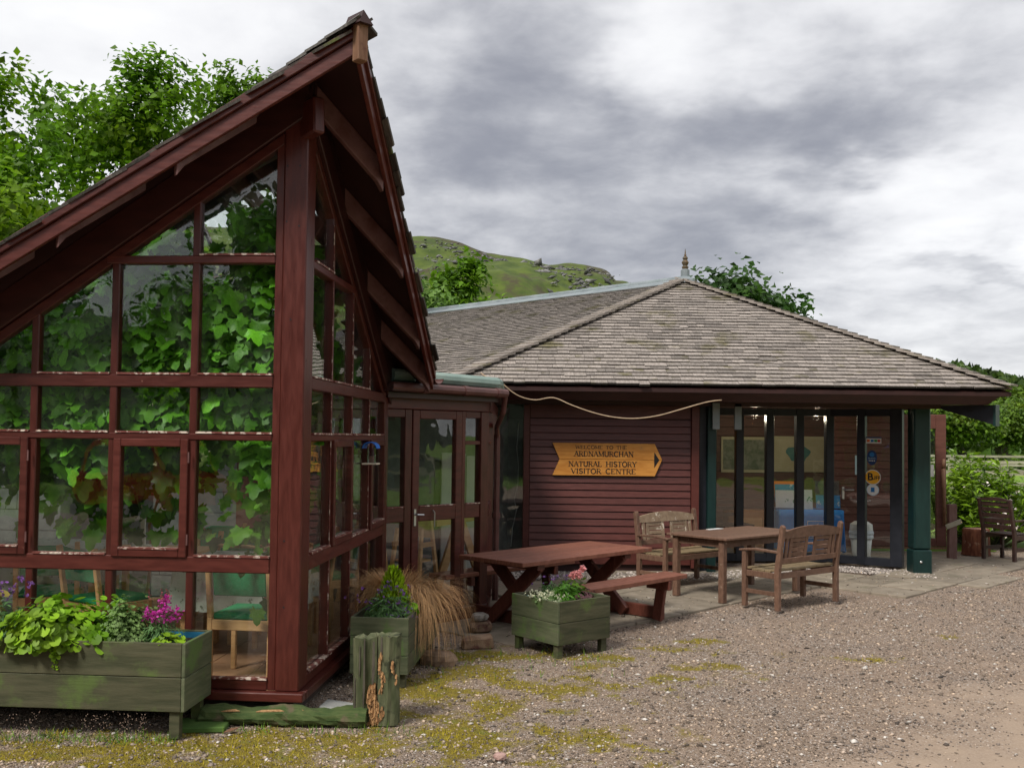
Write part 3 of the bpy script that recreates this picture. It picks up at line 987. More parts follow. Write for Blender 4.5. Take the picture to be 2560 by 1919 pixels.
def casement(a0, a1, z0, z1, to3, out, hinge_a):
    """opening light: a frame proud of the wall with its own pane and hinges; to3 maps (a, depth, z) to local xyz"""
    w = .052
    f = MB()

    def bar(p, q, r, s_):
        pts = [to3(p, out, r), to3(q, out, r), to3(q, out, s_), to3(p, out, s_)]
        f.prism(pts, Vector(to3(0, .03, 0)) - Vector(to3(0, out, 0)))
    bar(a0, a0 + w, z0, z1)
    bar(a1 - w, a1, z0, z1)
    bar(a0 + w, a1 - w, z0, z0 + w)
    bar(a0 + w, a1 - w, z1 - w, z1)
    fo = f.build('casement', RED, pav, bev=.005)
    P = [(a0 + w - .01, z0 + w - .01), (a1 - w + .01, z0 + w - .01), (a1 - w + .01, z1 - w + .01), (a0 + w - .01, z1 - w + .01)]
    MB().prism([to3(a, -.005, z) for a, z in P], Vector(to3(0, .001, 0)) - Vector(to3(0, -.005, 0))).build('window_pane', GLASS, fo)
    bd = MB()
    pts = [to3(a0 + w, out - .006, z0 + w), to3(a1 - w, out - .006, z0 + w), to3(a1 - w, out - .006, z0 + w + .012), to3(a0 + w, out - .006, z0 + w + .012)]
    bd.prism(pts, Vector(to3(0, .01, 0)) - Vector(to3(0, out - .006, 0)))
    bd.build('glazing_bead', PEEL, fo)
    for zz_ in (z0 + .12, z1 - .12):
        h = MB()
        h.tube([to3(hinge_a, out - .012, zz_ - .035), to3(hinge_a, out - .012, zz_ + .035)], .006, 6)
        h.build('hinge', PURL, fo)


def glaze(edges, rake, to3, casements):
    for c in range(len(edges) - 1):
        a0, a1 = edges[c]
        for r_i, (z0, z1) in enumerate(ROWS):
            if r_i == 1 and c in casements:
                continue
            P = [(a0 - .012, z0 - .012), (a1 + .012, z0 - .012), (a1 + .012, z1 + .012), (a0 - .012, z1 + .012)]
            P = clip_poly(P, lambda a: rake(a) + .015)
            if len(P) < 3 or area(P) < .006:
                continue
            MB().prism([to3(a, .018, z) for a, z in P], Vector(to3(0, .025, 0)) - Vector(to3(0, .018, 0))).build('window_pane', GLASS, pav)
            zb = z0
            if rake(a0) > zb + .03 and rake(a1) > zb + .03:
                bd = MB()
                bd.prism([to3(a0, -.024, zb), to3(a1, -.024, zb), to3(a1, -.024, zb + .013), to3(a0, -.024, zb + .013)],
                         Vector(to3(0, .016, 0)) - Vector(to3(0, -.024, 0)))
                bd.build('glazing_bead', PEEL, pav)


front = lambda a, d, z: (a, d, z)
side = lambda a, d, z: (-d, a, z)
edgesL = [(-.702, -.192)] + [(MU[i + 1] + .026, MU[i] - .026) for i in range(8)] + [None]
glaze(edgesL, rakeL, front, (1, 3))
casement(MU[1] + .02, MU[0] - .02, 1.026, 1.806, front, -.034, MU[0] - .008)
casement(MU[3] + .02, MU[2] - .02, 1.026, 1.806, front, -.034, MU[2] - .008)
edgesS = [(.235, MV[0] - .026), (MV[0] + .026, MV[1] - .026), (MV[1] + .026, MV[2] - .026), (MV[2] + .026, VE - .10), None]
glaze(edgesS, rakeS, side, (1, 3))
casement(MV[0] + .02, MV[1] - .02, 1.026, 1.806, side, -.034, MV[0] + .006)
casement(MV[2] + .02, VE - .10, 1.026, 1.806, side, -.034, MV[2] + .006)
for v in MV:
    MB().box(-.055, .010, v - .026, v + .026, .245, rakeS(v) + .04).build('mullion', REDS, pav, bev=.006)
    # pale weathered edge of the mullion
    MB().box(.0102, .0140, v - .027, v - .018, .26, rakeS(v) - .03).build('glazing_bead', PEEL, pav)
for z0, z1 in RAILS:
    MB().box(-.062, .018, .178, VE - .05, z0, z1).build('rail', RED, pav, bev=.006)
MB().box(-.062, .018, .178, 1.40, 2.974, 3.027).build('rail', RED, pav, bev=.006)
# raked heads over the glazing, and the big rafters above them
b = MB()
b.prism([(-.139, -.014, rakeL(-.139)), (UL, -.014, rakeL(UL)), (UL, -.014, rakeL(UL) + .075), (-.139, -.014, rakeL(-.139) + .075)], (0, .07, 0))
b.build('raked_head', RED, pav, bev=.005)
b = MB()
b.prism([(.02, -.045, rakeL(.02) + .077), (UL, -.045, rakeL(UL) + .077), (UL, -.045, rakeL(UL) + .36), (.02, -.045, rakeL(.02) + .30)], (0, .11, 0))
b.build('rafter', FASC, pav, bev=.006)
b = MB()
b.prism([(.012, .178, rakeS(.178)), (.012, VE + .05, rakeS(VE + .05)), (.012, VE + .05, rakeS(VE + .05) + .07), (.012, .178, rakeS(.178) + .07)], (-.07, 0, 0))
b.build('raked_head', RED, pav, bev=.005)
b = MB()
b.prism([(.045, .07, rakeS(.07) + .073), (.045, VE + .3, rakeS(VE + .3) + .073), (.045, VE + .3, rakeS(VE + .3) + .27), (.045, .07, rakeS(.07) + .27)], (-.11, 0, 0))
b.build('rafter', FASC, pav, bev=.006)
# ridge beam with its chamfered end over the corner post
a_ = Vector((q_, -q_, 0))
b = MB()
p0 = Vector((-4.2, 4.2, 3.60))
p1 = a_ * .17 + Vector((0, 0, 3.93))
b.beam(p0, p1, .085, .24)
b.build('ridge_beam', REDS, pav, bev=.012)

# roof deck: two planes meeting on the diagonal ridge
EAVE_R, EAVE_L = 3.245, -7.2


def zroof(u, v):
    return RZ - RK * abs(u + v) - RM * (v - u + 2 * RO) * .7071


def deck(c_end, t0, t1, off_b, c0=0.0):
    """strip of one roof slope between t0 and t1 along the ridge (plan offset), from c0 down to the eave"""
    P = []
    for t, c in ((t0, c0), (t0, c_end), (t1, c_end), (t1, c0)):
        u, v = (RO, c - RO) if c_end > 0 else (c + RO, -RO)
        P.append((u - t, v + t, zroof(u - t, v + t) - off_b))
    return P


roofs = []
b = MB()
b.prism(deck(EAVE_R, 0, .75, .075), (0, 0, .035))
b.prism(deck(.55, .7501, 4.2, .075), (0, 0, .035))
roofs.append(b.build('roof', SOFF, pav))
b = MB()
b.prism(deck(EAVE_L, 0, .62, .075), (0, 0, .035))
b.prism(deck(EAVE_L, 3.2, 4.2, .075), (0, 0, .035))
b.prism(deck(-.7, .6201, 3.1999, .075), (0, 0, .035))
roofs.append(b.build('roof', SOFF, pav))
# rooflights added in both slopes, back from the rakes, to daylight the room
for i in range(5):
    b = MB()
    b.prism(deck(EAVE_R, .77 + i * .68, .77 + (i + 1) * .68 - .04, .05, .56), (0, 0, .008))
    b.build('added_rooflight', GLASS, roofs[0])
    b = MB()
    b.prism(deck(EAVE_R, .732 + i * .68, .768 + i * .68, .07, .56), (0, 0, .05))
    b.build('added_glazing_bar', REDS, roofs[0])
for i in range(4):
    b = MB()
    b.prism(deck(EAVE_L, .64 + i * .64, .64 + (i + 1) * .64 - .04, .05, -.71), (0, 0, .008))
    b.build('added_rooflight', GLASS, roofs[1])
    b = MB()
    b.prism(deck(EAVE_L, .602 + i * .64, .638 + i * .64, .07, -.71), (0, 0, .05))
    b.build('added_glazing_bar', REDS, roofs[1])
b = MB()
b.prism([(.02, -.035, rakeL(.02) + .302), (UL, -.035, rakeL(UL) + .362), (UL, -.035, zroof(UL, -.035) - .078), (.02, -.035, zroof(.02, -.035) - .078)], (0, .05, 0))
b.build('infill_board', SOFF, pav)
b = MB()
b.prism([(.035, .07, rakeS(.07) + .272), (.035, VE + .3, rakeS(VE + .3) + .272), (.035, VE + .3, zroof(.035, VE + .3) - .078), (.035, .07, zroof(.035, .07) - .078)], (-.05, 0, 0))
b.build('infill_board', SOFF, pav)
# bargeboards: two boards per rake, the lower one set back
for lo_, hi_, dv, nm in ((.098, .026, .012, 'bargeboard'), (.195, .102, -.010, 'bargeboard')):
    u1 = EAVE_L + RO + .6
    b = MB()
    b.prism([(RO - .03, -RO - dv, zroof(RO - .03, -RO) - lo_), (u1, -RO - dv, zroof(u1, -RO) - lo_), (u1, -RO - dv, zroof(u1, -RO) - hi_), (RO - .03, -RO - dv, zroof(RO - .03, -RO) - hi_)], (0, .03, 0))
    b.build(nm, RED, pav, bev=.004)
    v1 = EAVE_R - RO
    b = MB()
    b.prism([(RO + dv, -RO + .03, zroof(RO, -RO + .03) - lo_), (RO + dv, v1, zroof(RO, v1) - lo_), (RO + dv, v1, zroof(RO, v1) - hi_), (RO + dv, -RO + .03, zroof(RO, -RO + .03) - hi_)], (-.03, 0, 0))
    b.build(nm, RED, pav, bev=.004)
# bare end board at the point of the prow
pk_ = Vector((RO + .006, -RO - .006, 0))
b = MB()
b.beam(pk_ + a_ * .0 + Vector((0, 0, RZ - .27)), pk_ + Vector((0, 0, RZ - .035)), .07, .07, up=(q_, q_, 0))
b.build('prow_end_board', BARE, pav, bev=.004)
b = MB()
b.prism([(RO + .02, -RO - .09, RZ - .05), (RO + .09, -RO - .02, RZ - .05), (RO + .03, -RO - .03, RZ + .045)], (-.13, .13, .01))
b.build('prow_cap', SOFF, pav)
# common rafters, running straight down the slope and out under the overhang to the bargeboards
for sgn, tips_ in ((-1, [(-.70 - .76 * i, -RO + .035) for i in range(6)]), (1, [(RO - .035, .50 + .82 * i) for i in range(3)] + [(RO - .035, 2.72)])):
    for (tu, tv_) in tips_:
        hd = Vector((sgn, sgn, 0)) * q_
        zt = zroof(tu, tv_) - .078
        L_ = min(2.6, abs(tu + tv_) * .9 / 1.414)
        up_ = RK * math.sqrt(2)
        e1 = Vector((tu, tv_, zt))
        e0 = e1 - hd * L_ + Vector((0, 0, up_ * L_))
        dp = .175
        w_ = Vector((-1, 1, 0)) * q_ * .045
        b = MB()
        e2 = e1 - hd * .03
        b.prism([e1, e0, e0 - Vector((0, 0, dp)), e1 - hd * .05 + Vector((0, 0, up_ * .05 - dp)), e1 - Vector((0, 0, dp + .03)), e1 - Vector((0, 0, dp - .05))], w_)
        b.build('common_rafter', PURL, pav, bev=.004)
# shingles: courses parallel to the ridge; those along the rakes stand proud one by one
sv = [MB().box(0, w_, -.20, 0, 0, .016, (i * .37) % 1).mesh('shingle', SHIN2) for i, w_ in enumerate((.12, .15, .17, .20, .14, .23, .18, .16))]
sw = (.12, .15, .17, .20, .14, .23, .18, .16)
rest = [MB(), MB()]
rs = random.Random(3)
for sidei, (ce, sgn) in enumerate(((EAVE_R, 1), (EAVE_L, -1))):
    hd = Vector((sgn * q_, sgn * q_, 0))
    dwn = Vector((hd.x, hd.y, -RK * math.sqrt(2))).normalized()
    al = Vector((-q_, q_, -RM)).normalized()   # along the course, away from the prow
    nrm = al.cross(dwn) if sgn < 0 else dwn.cross(al)
    if nrm.z < 0:
        nrm = -nrm
    Ls = abs(ce) / math.sqrt(2) * math.sqrt(1 + 2 * RK * RK)
    nco = int(Ls / .125)
    for k in range(nco):
        s_ = .14 + k * .125
        hor = s_ / math.sqrt(1 + 2 * RK * RK)
        # start where the course meets the rake edge
        t0 = math.sqrt(2) * (-RO) + hor if sgn < 0 else math.sqrt(2) * (-RO) + hor
        t = t0 - rs.choice((.02, .03, .05, .06, .09)) + rs.uniform(-.02, .03)
        base = Vector((0, 0, RZ - .052 - RM * 1.414 * RO)) + dwn * s_
        lift = nrm * .006
        for j in range(46):
            vi = rs.randrange(8)
            w_ = sw[vi]
            jit = rs.uniform(-.012, .012)
            org = base + al * t + lift + dwn * jit + nrm * rs.uniform(0, .008)
            y_ = -dwn
            yl = (y_ - nrm * .055).normalized()
            zl = al.cross(yl) if al.cross(yl).z > 0 else yl.cross(al)
            if j == 0:
                # the end shingle is cut to the rake, a little beyond the bargeboard
                ov = rs.choice((.015, .02, .03, .045) if sgn < 0 else (.02, .03, .05, .075))
                kh = 1 / math.sqrt(1 + 2 * RK * RK)
                ta, tb_ = t0 - ov, t0 - ov - .20 * kh
                te = t + w_
                P0 = Vector((0, 0, RZ - .052 - RM * 1.414 * RO)) + lift + nrm * rs.uniform(0, .008)
                pa, pb = P0 + dwn * (s_ + jit) + al * ta, P0 + dwn * (s_ + jit) + al * te
                pc, pd = pb + yl * .2, P0 + dwn * (s_ + jit) + yl * .2 + al * tb_
                o = MB().prism([pa, pb, pc, pd], zl * .016, rs.random()).build('shingle', SHIN2, roofs[sidei])
            elif j == 1:
                xl, org2 = (al, org) if al.cross(yl).z > 0 else (-al, org + al * w_)
                M_ = Matrix((xl, yl, zl)).transposed().to_4x4()
                M_.translation = org2 + yl * .20
                o = link('shingle', sv[vi], None, roofs[sidei])
                o.matrix_local = M_
            else:
                p_ = [org, org + al * w_, org + al * w_ + yl * .2, org + yl * .2]
                rest[sidei].prism(p_, zl * .016, rs.random())
            t += w_ + .005
            if t > t0 + ((.95 if s_ > .75 else 5.6) if sgn > 0 else (.80 if s_ > .95 else 5.6)):
                break
for i in (0, 1):
    o = rest[i].build('shingle_courses', SHIN2, roofs[i])
    o['kind'] = 'stuff'
# ridge capping
b = MB()
for k in range(22):
    c0 = Vector((RO, -RO, RZ - .0)) + Vector((-q_, q_, -RM)) * (k * .25 - .03)
    for sgn in (1, -1):
        d_ = Vector((sgn * q_, sgn * q_, -RK * 1.414)).normalized()
        al = Vector((-1, 1, 0)) * q_
        b.prism([c0, c0 + al * .27, c0 + al * .27 + d_ * .14, c0 + d_ * .14], Vector((0, 0, .018)), rs.random())
o = b.build('ridge_capping', SHIN2, roofs[0])
o['kind'] = 'stuff'
# eaves gutter of the right slope
g0 = Vector((RO + .01, EAVE_R - RO + .05, zroof(RO, EAVE_R - RO) - .09))
b = MB()
prof = [(math.cos(a) * .055, math.sin(a) * .055) for a in np.linspace(math.pi, 2 * math.pi, 9)]
hd = Vector((q_, q_, 0))
al = Vector((-1, 1, 0)) * q_
vs = []
for t in (0, 4.5):
    for (x_, z_) in prof:
        vs.append(g0 + al * t + hd * (x_ + .03) + Vector((0, 0, z_)))
    for (x_, z_) in prof[::-1]:
        vs.append(g0 + al * t + hd * (x_ * .9 + .03) + Vector((0, 0, z_ * .9)))
b.add(vs, [(i, (i + 1) % 18, 18 + (i + 1) % 18, 18 + i) for i in range(18)])
b.build('eaves_gutter', GUT, pav)

# inner walls: block wall at the back and the closed left end
bm_ = MB()
for r_i in range(11):
    for c in range(13):
        x0 = -5.5 + c * .45 - (r_i % 2) * .22
        z0 = .135 + r_i * .22
        if z0 + .2 > 2.35 or x0 > -.8:
            continue
        bm_.box(x0 + .004, max(x0 + .01, min(x0 + .446, -.76)), 3.74, 3.90, z0 + .004, z0 + .216)
o = bm_.build('block_wall', GREYW, pav)
b = MB()
b.prism([(-5.6, 3.76, .12), (-.75, 3.76, .12), (-.75, 3.76, zroof(-.75, 3.86) - .12), (-3.7, 3.76, zroof(-3.7, 3.76) - .14), (-5.6, 3.76, zroof(-5.6, 3.76) - .12)], (0, .16, 0))
b.build('back_wall', GREYW, pav)
MB().box(-1.75, -1.05, 3.70, 3.738, .135, 2.05).build('inner_door', IWALL, pav)
MB().box(-5.62, -5.5, .1, 3.9, .12, 2.6).build('end_wall', DARK, pav)

# ---------------------------------------------------------------- vine inside the pavilion
VINE_V = [(0, .30, .03)]
for an, r_ in ((-90, .30), (-70, .16), (-48, .56), (-30, .42), (-8, .66), (14, .50), (34, .72), (56, .54), (74, .80), (90, .98), (106, .80), (124, .54), (146, .72), (166, .50), (188, .66), (210, .42), (228, .56), (250, .16)):
    x_, y_ = r_ * math.cos(R(an)), r_ * math.sin(R(an))
    VINE_V.append((x_ * 1.0, y_ + .30, -.10 * x_ * x_ - .12 * max(0, y_) ** 2 + .05 * math.sin(an * .35)))
VINE_T = [(0, i, i % 18 + 1) for i in range(1, 19)]
vine = thing('grape_vine', 'big leafy grape vine trained up inside the glazed pavilion', 'vine', tuple(pw(-2.2, 2.6, .13)), -TH)
b = MB()
rs = random.Random(12)
vo = Vector((-2.2, 2.6, .13))
for path in ([(-2.2, 2.6, .13), (-2.1, 2.5, 1.0), (-1.9, 2.3, 1.8), (-1.2, 2.0, 2.3), (-.6, 1.6, 2.6)], [(-2.1, 2.5, 1.0), (-2.6, 2.2, 1.7), (-3.2, 1.8, 2.0), (-4.2, 1.6, 2.1)],
             [(-1.9, 2.3, 1.8), (-1.6, 1.3, 2.5), (-1.0, .9, 3.0), (-.5, .8, 3.2)], [(-1.7, 1.2, 1.45), (-1.1, .8, 1.22), (-.8, .6, 1.1)], [(-.9, .9, 1.8), (-.55, .7, 1.66), (-.3, .6, 1.72), (-.1, .5, 1.9)],
             [(-.8, .6, 1.05), (-.5, .5, 1.02), (-.25, .55, 1.12)], [(-.45, .5, 1.0), (-.35, .35, .75), (-.22, .3, .45), (-.1, .25, .3)], [(-1.25, 1.0, 2.0), (-1.6, 1.5, 1.4)]):
    pts = []
    for i in range(len(path) - 1):
        for t in (0, .33, .66):
            pts.append(Vector(path[i]).lerp(Vector(path[i + 1]), t) + Vector((rs.gauss(0, .02), rs.gauss(0, .02), rs.gauss(0, .02))) - vo)
    pts.append(Vector(path[-1]) - vo)
    b.tube(pts, [.016 - .008 * i / len(pts) for i in range(len(pts))], 6, cap=False)
b.build('stem', STEM, vine, smooth=True)
# leaf positions: a deep curtain following the roof, thinning out low down
N = 9800
u = rng.uniform(-5.2, -.16, N)
v = .13 + rng.random(N) ** 2.4 * 1.7
top = zroof(u, v) - .24 - .12 * rng.random(len(u))
top = np.where(v < .5, np.minimum(top, 3.80 + FK * u), top)
lim = 1.60 + .30 * (lattice(u, v, .6, 51) - .5) * 2
zv = lim + (top - lim) * rng.random(N) ** .8
ok = (top > lim + .15) & ~((u > -1.15) & (zv > 2.95 + (lattice(u, zv, .3, 52) - .5) * .3) & (v < 1.6) & (u < -.55)) & ~(zv > 3.45)
u, v, zv = u[ok], v[ok], zv[ok]
# stray sprays hanging lower
for (cu, cv_, cz, n_, su, sz) in ((-1.5, .6, 1.5, 34, .16, .14), (-1.62, .7, 1.62, 18, .1, .1), (-1.05, .55, 1.52, 5, .12, .1), (-.95, .5, 1.3, 7, .12, .1), (-.45, .55, 1.55, 20, .17, .14), (-.4, .5, 1.3, 14, .15, .12), (-.33, .45, 1.12, 10, .13, .08),
                                 (-.95, .5, 1.15, 6, .1, .05), (-.28, .3, .75, 2, .05, .06), (-.22, .3, .62, 4, .05, .05), (-.2, .3, .45, 2, .05, .03), (-1.5, .55, 1.26, 10, .16, .07), (-2.7, .7, 1.55, 16, .3, .1), (-1.5, .35, 1.42, 26, .22, .14), (-.42, .3, 1.4, 22, .15, .2), (-2.05, .4, 1.5, 20, .2, .12), (-.95, .35, 1.55, 12, .14, .1)):
    u = np.concatenate([u, rng.normal(cu, su, n_)])
    v = np.concatenate([v, rng.normal(cv_, .08, n_)])
    zv = np.concatenate([zv, rng.normal(cz, sz, n_)])
# shoots close to the side glazing
n_ = 260
u = np.concatenate([u, -.10 - rng.random(n_) ** 2 * .3])
vs_ = rng.uniform(.4, 2.6, n_)
v = np.concatenate([v, vs_])
zv = np.concatenate([zv, 1.25 + (np.minimum(rakeS(vs_), 3.1) - 1.3) * rng.random(n_) ** .7])
keep = (u < -.11) & (v > .11) & ((u + 1.02) ** 2 + (zv - 2.1) ** 2 + (v - .62) ** 2 > .13)
u, v, zv = u[keep], v[keep], zv[keep]
order = np.argsort(v - .3 * (u > -2.6))
P = np.stack([u, v, zv], 1)[order] - np.array(vo)
n = len(P)
rot = rand_rot(n, np.tile((.1, -1., .45), (n, 1)), .42, spin=False)
scl = rng.uniform(.075, .135, n)
near = 290
vm = [tri_mesh('vine_leaf', np.array(VINE_V) * (1, 1, 1 + .5 * i), np.array(VINE_T), [.15 + .16 * i] * 18, L_VINE) for i in range(5)]
for i in range(near):
    o = link('leaf', vm[rs.randrange(5)], None, vine)
    M_ = Matrix(rot[i].tolist()).to_4x4() @ Matrix.Diagonal((scl[i], scl[i], scl[i], 1))
    M_.translation = P[i]
    o.matrix_local = M_
o = scatter('leaf_mass', VINE_V, VINE_T, P[near:], rot[near:], scl[near:], rng.random(n - near) * .8, L_VINE, vine)
o['kind'] = 'stuff'

# ---------------------------------------------------------------- cafe furniture inside
def cafe_chair(label):
    t = thing('cafe_chair', label, 'chair', (0, 0, 0), 0, 'green cafe chairs inside the pavilion')
    MB().box(-.21, .21, -.20, .22, .43, .475).build('seat', FAB, t, bev=.012)
    b = MB()
    b.prism([(-.19, -.235, .60), (.19, -.235, .60), (.19, -.265, .80), (.10, -.27, .835), (-.10, -.27, .835), (-.19, -.265, .80)], (0, .03, 0))
    b.build('backrest', FAB, t, bev=.008)
    for sx in (-1, 1):
        MB().beam((sx * .215, .205, 0), (sx * .215, .205, .43), .036, .036, up=(0, 1, 0)).build('leg', BEECH, t, bev=.005)
        b = MB()
        b.beam((sx * .215, -.22, 0), (sx * .215, -.215, .45), .036, .04, up=(0, 1, 0))
        b.beam((sx * .215, -.215, .45), (sx * .215, -.275, .86), .036, .04, up=(0, 1, 0))
        b.build('leg', BEECH, t, bev=.005)
        MB().beam((sx * .215, -.2, .40), (sx * .215, .2, .40), .022, .07).build('side_rail', BEECH, t, bev=.004)
    MB().beam((-.2, .21, .40), (.2, .21, .40), .02, .07).build('front_rail', BEECH, t, bev=.004)
    MB().beam((-.2, -.22, .40), (.2, -.22, .40), .02, .07).build('back_rail', BEECH, t, bev=.004)
    return t


ch0 = cafe_chair('green backed beech chair close behind the lowest pane beside the corner post')
ch0.location = pw(-.47, .50, .135)
ch0.rotation_euler = (0, 0, -.12)
for (cu, cv_, rz, lb) in ((-1.15, 1.75, 2.9, 'green cafe chair beyond the clothed table, second window bay from the corner'),
                          (-.50, 1.55, 1.35, 'green cafe chair standing next to the side glazing of the pavilion'),
                          (-1.75, .95, -.5, 'green cafe chair behind the leafy trough, third bay from the corner'),
                          (-2.35, 1.2, .4, 'green cafe chair left of the table with the condiments'),
                          (-1.55, 2.55, 3.2, 'green cafe chair against the grey block wall, behind the condiments table'),
                          (-3.0, 1.0, -.2, 'green cafe chair in the leftmost window bay in view'),
                          (-.45, 2.35, 2.4, 'green cafe chair deepest in the room by the side glazing')):
    c = copy_tree(ch0)
    c.location = pw(cu, cv_, .135)
    c.rotation_euler = (0, 0, rz - TH)
    c['label'] = lb


def cafe_table(label, w, d, cloth, loc, rz):
    t = thing('cafe_table', label, 'table', loc, rz, 'cafe tables inside the pavilion')
    MB().box(-w / 2, w / 2, -d / 2, d / 2, .70, .735).build('tabletop', BEECH, t, bev=.006)
    for sx in (-1, 1):
        for sy in (-1, 1):
            MB().beam((sx * (w / 2 - .06), sy * (d / 2 - .06), 0), (sx * (w / 2 - .06), sy * (d / 2 - .06), .70), .05, .05, up=(0, 1, 0)).build('leg', BEECH, t, bev=.005)
    return t


def draped(name, label, w, d, drop, loc, rz, m):
    """a cloth hanging in folds over a table top of w x d"""
    nx, nr = 96, 7
    peri = []
    a = w / 2 + .006
    b_ = d / 2 + .006
    for i in range(nx):
        t = i / nx * 4
        k, f_ = int(t), t - int(t)
        c = [(-a, -b_), (a, -b_), (a, b_), (-a, b_)]
        p, q = c[k], c[(k + 1) % 4]
        peri.append((p[0] + (q[0] - p[0]) * f_, p[1] + (q[1] - p[1]) * f_))
    V, F = [(0, 0, .742)], []
    for j in range(nr):
        h = j / (nr - 1)
        for i, (x_, y_) in enumerate(peri):
            k = 1 + h * (.06 + .05 * math.sin(i * 1.05) + .03 * math.sin(i * .41 + 1))
            V.append((x_ * k, y_ * k, .742 - .004 * (j > 0) - drop * h * (1 + .06 * math.sin(i * .26))))
    for i in range(nx):
        F.append((0, 1 + i, 1 + (i + 1) % nx))
    for j in range(nr - 1):
        for i in range(nx):
            p = 1 + j * nx + i
            q = 1 + j * nx + (i + 1) % nx
            F.append((p, p + nx, q + nx, q))
    mb = MB()
    mb.add(V, F)
    o = mb.build(name, m, None, smooth=True, loc=loc, rot=(0, 0, rz))
    return tag(o, label, 'tablecloth')


tl = tuple(pw(-.75, 1.25, .135))
cafe_table('cafe table under the patterned cloth next to the corner post', .9, .75, True, tl, -TH)
draped('tablecloth', 'pale patterned cloth draped over the cafe table nearest the corner post', .9, .75, .34, tl, -TH, CLOTH)
tl = tuple(pw(-1.72, 1.65, .135))
cafe_table('bare cafe table carrying the condiment tray', .85, .7, False, tl, -TH)
tl3 = tuple(pw(-2.7, 1.9, .135))
cafe_table('cafe table farther left under a pale cloth', .9, .75, True, tl3, -TH)
draped('tablecloth', 'pale patterned cloth over the table farther left in the pavilion', .9, .75, .3, tl3, -TH, CLOTH)
# condiment tray
t = thing('condiment_tray', 'small tray with salt, pepper and sachets on the bare cafe table', 'tray', tuple(pw(-1.72, 1.40, .871)), -TH)
MB().lathe([(.12, 0), (.13, .01), (.13, .018)], 16).build('tray', BEECH, t)
for x_ in (-.05, -.01):
    MB().lathe([(.018, .018), (.02, .05), (.014, .075), (.015, .09)], 10, (x_, .0, 0)).build('shaker', METAL, t)
MB().box(.04, .09, -.03, .03, .018, .07).build('sachet_box', WHITE, t)
b = MB()
b.prism([(.0, .03, .018), (.03, .03, .018), (.025, .03, .30), (-.01, .03, .26)], (0, .02, 0))
b.build('folded_menu', WHITE, t)
for (cu, cv_, z_, lb) in ((-.52, .95, .879, 'salt cellar, left one of the glass pair on the patterned cloth'), (-.42, .95, .879, 'pepper pot, right one of the glass pair on the patterned cloth')):
    b = MB()
    b.lathe([(.02, 0), (.026, .03), (.02, .05), (.008, .06), (.018, .075), (.004, .09)], 12, (0, 0, 0))
    o = b.build('condiment_pot', METAL, None, smooth=True, loc=tuple(pw(cu, cv_, z_)))
    tag(o, lb, 'condiment pot')
# lit lamp over the second bay
t = thing('ceiling_lamp', 'small lit lamp glowing among the vine leaves in the pavilion', 'lamp', tuple(pw(-1.02, .62, 2.13)))
MB().lathe([(.004, .35), (.004, .03), (.02, .02), (.02, 0)], 8).build('cord', BLACK, t)
MB().lathe([(.004, .0), (.016, -.012), (.016, -.024), (.004, -.034)], 10).build('bulb', LAMP, t)
pl = bpy.data.lights.new('bulb_light', 'POINT')
pl.energy = 2.5
pl.color = (1, .82, .58)
pl.shadow_soft_size = .05
po = bpy.data.objects.new('bulb_light', pl)
COL.objects.link(po)
po.parent = t
po.location = (0, 0, -.06)
# bird feeder stuck on the side glazing
fv = 1.86
t = thing('bird_feeder', 'little clear bird feeder with a blue arched roof stuck on the side glazing', 'bird feeder', tuple(pw(.0, fv, 1.60)), -TH)
CREAMT = mat('cream_plastic', (.6, .52, .42), None, .5)
FBL = mat('blue_plastic', (.015, .16, .62), None, .3)
b = MB()
arc = [(math.cos(a) * .062, math.sin(a) * .055) for a in np.linspace(0, math.pi, 11)]
pts = [(.066 + x_, -.075, .135 + z_) for x_, z_ in arc] + [(.066 + x_ * .92, -.075, .135 + z_ * .88) for x_, z_ in arc[::-1]]
b.prism(pts, (0, .15, 0))
b.build('roof', FBL, t)
MB().box(.004, .128, -.07, .07, .0, .012).build('tray', CREAMT, t)
MB().box(.04, .10, -.035, .035, .012, .14).build('seed_hopper', glass('feeder_plastic', (.8, .85, .95)), t)
MB().box(.055, .085, -.02, .02, .014, .07).build('seed', BARE, t)

# ================================================================== visitor centre
vc = thing('visitor_centre', 'low maroon boarded building with a hipped shingle roof and dark glazed porch', 'building')
TIP = Vector((6.58, 13.0, 2.535))
LCO = Vector((-.87, 13.0, 2.535))
APX = Vector((2.87, 16.71, 4.50))
AXD = Vector((-q_, q_, 0))
APL = APX + AXD * 9.0
# roof deck
b = MB()
LEFT_E = LCO + AXD * 9.0
BACKC = Vector((6.58, 20.42, 2.535))
for P in ([LCO, TIP, APX], [LCO, APX, APL, LEFT_E], [TIP, BACKC, APX], [BACKC, BACKC + AXD * 9, APL, APX]):
    b.prism([p - Vector((0, 0, .03)) for p in P], (0, 0, -.05))
vroof = b.build('roof', SOFF, vc)


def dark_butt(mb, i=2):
    """end grain at the lower shingle edge, darkened to paint in the course shadow line"""
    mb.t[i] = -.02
    return mb


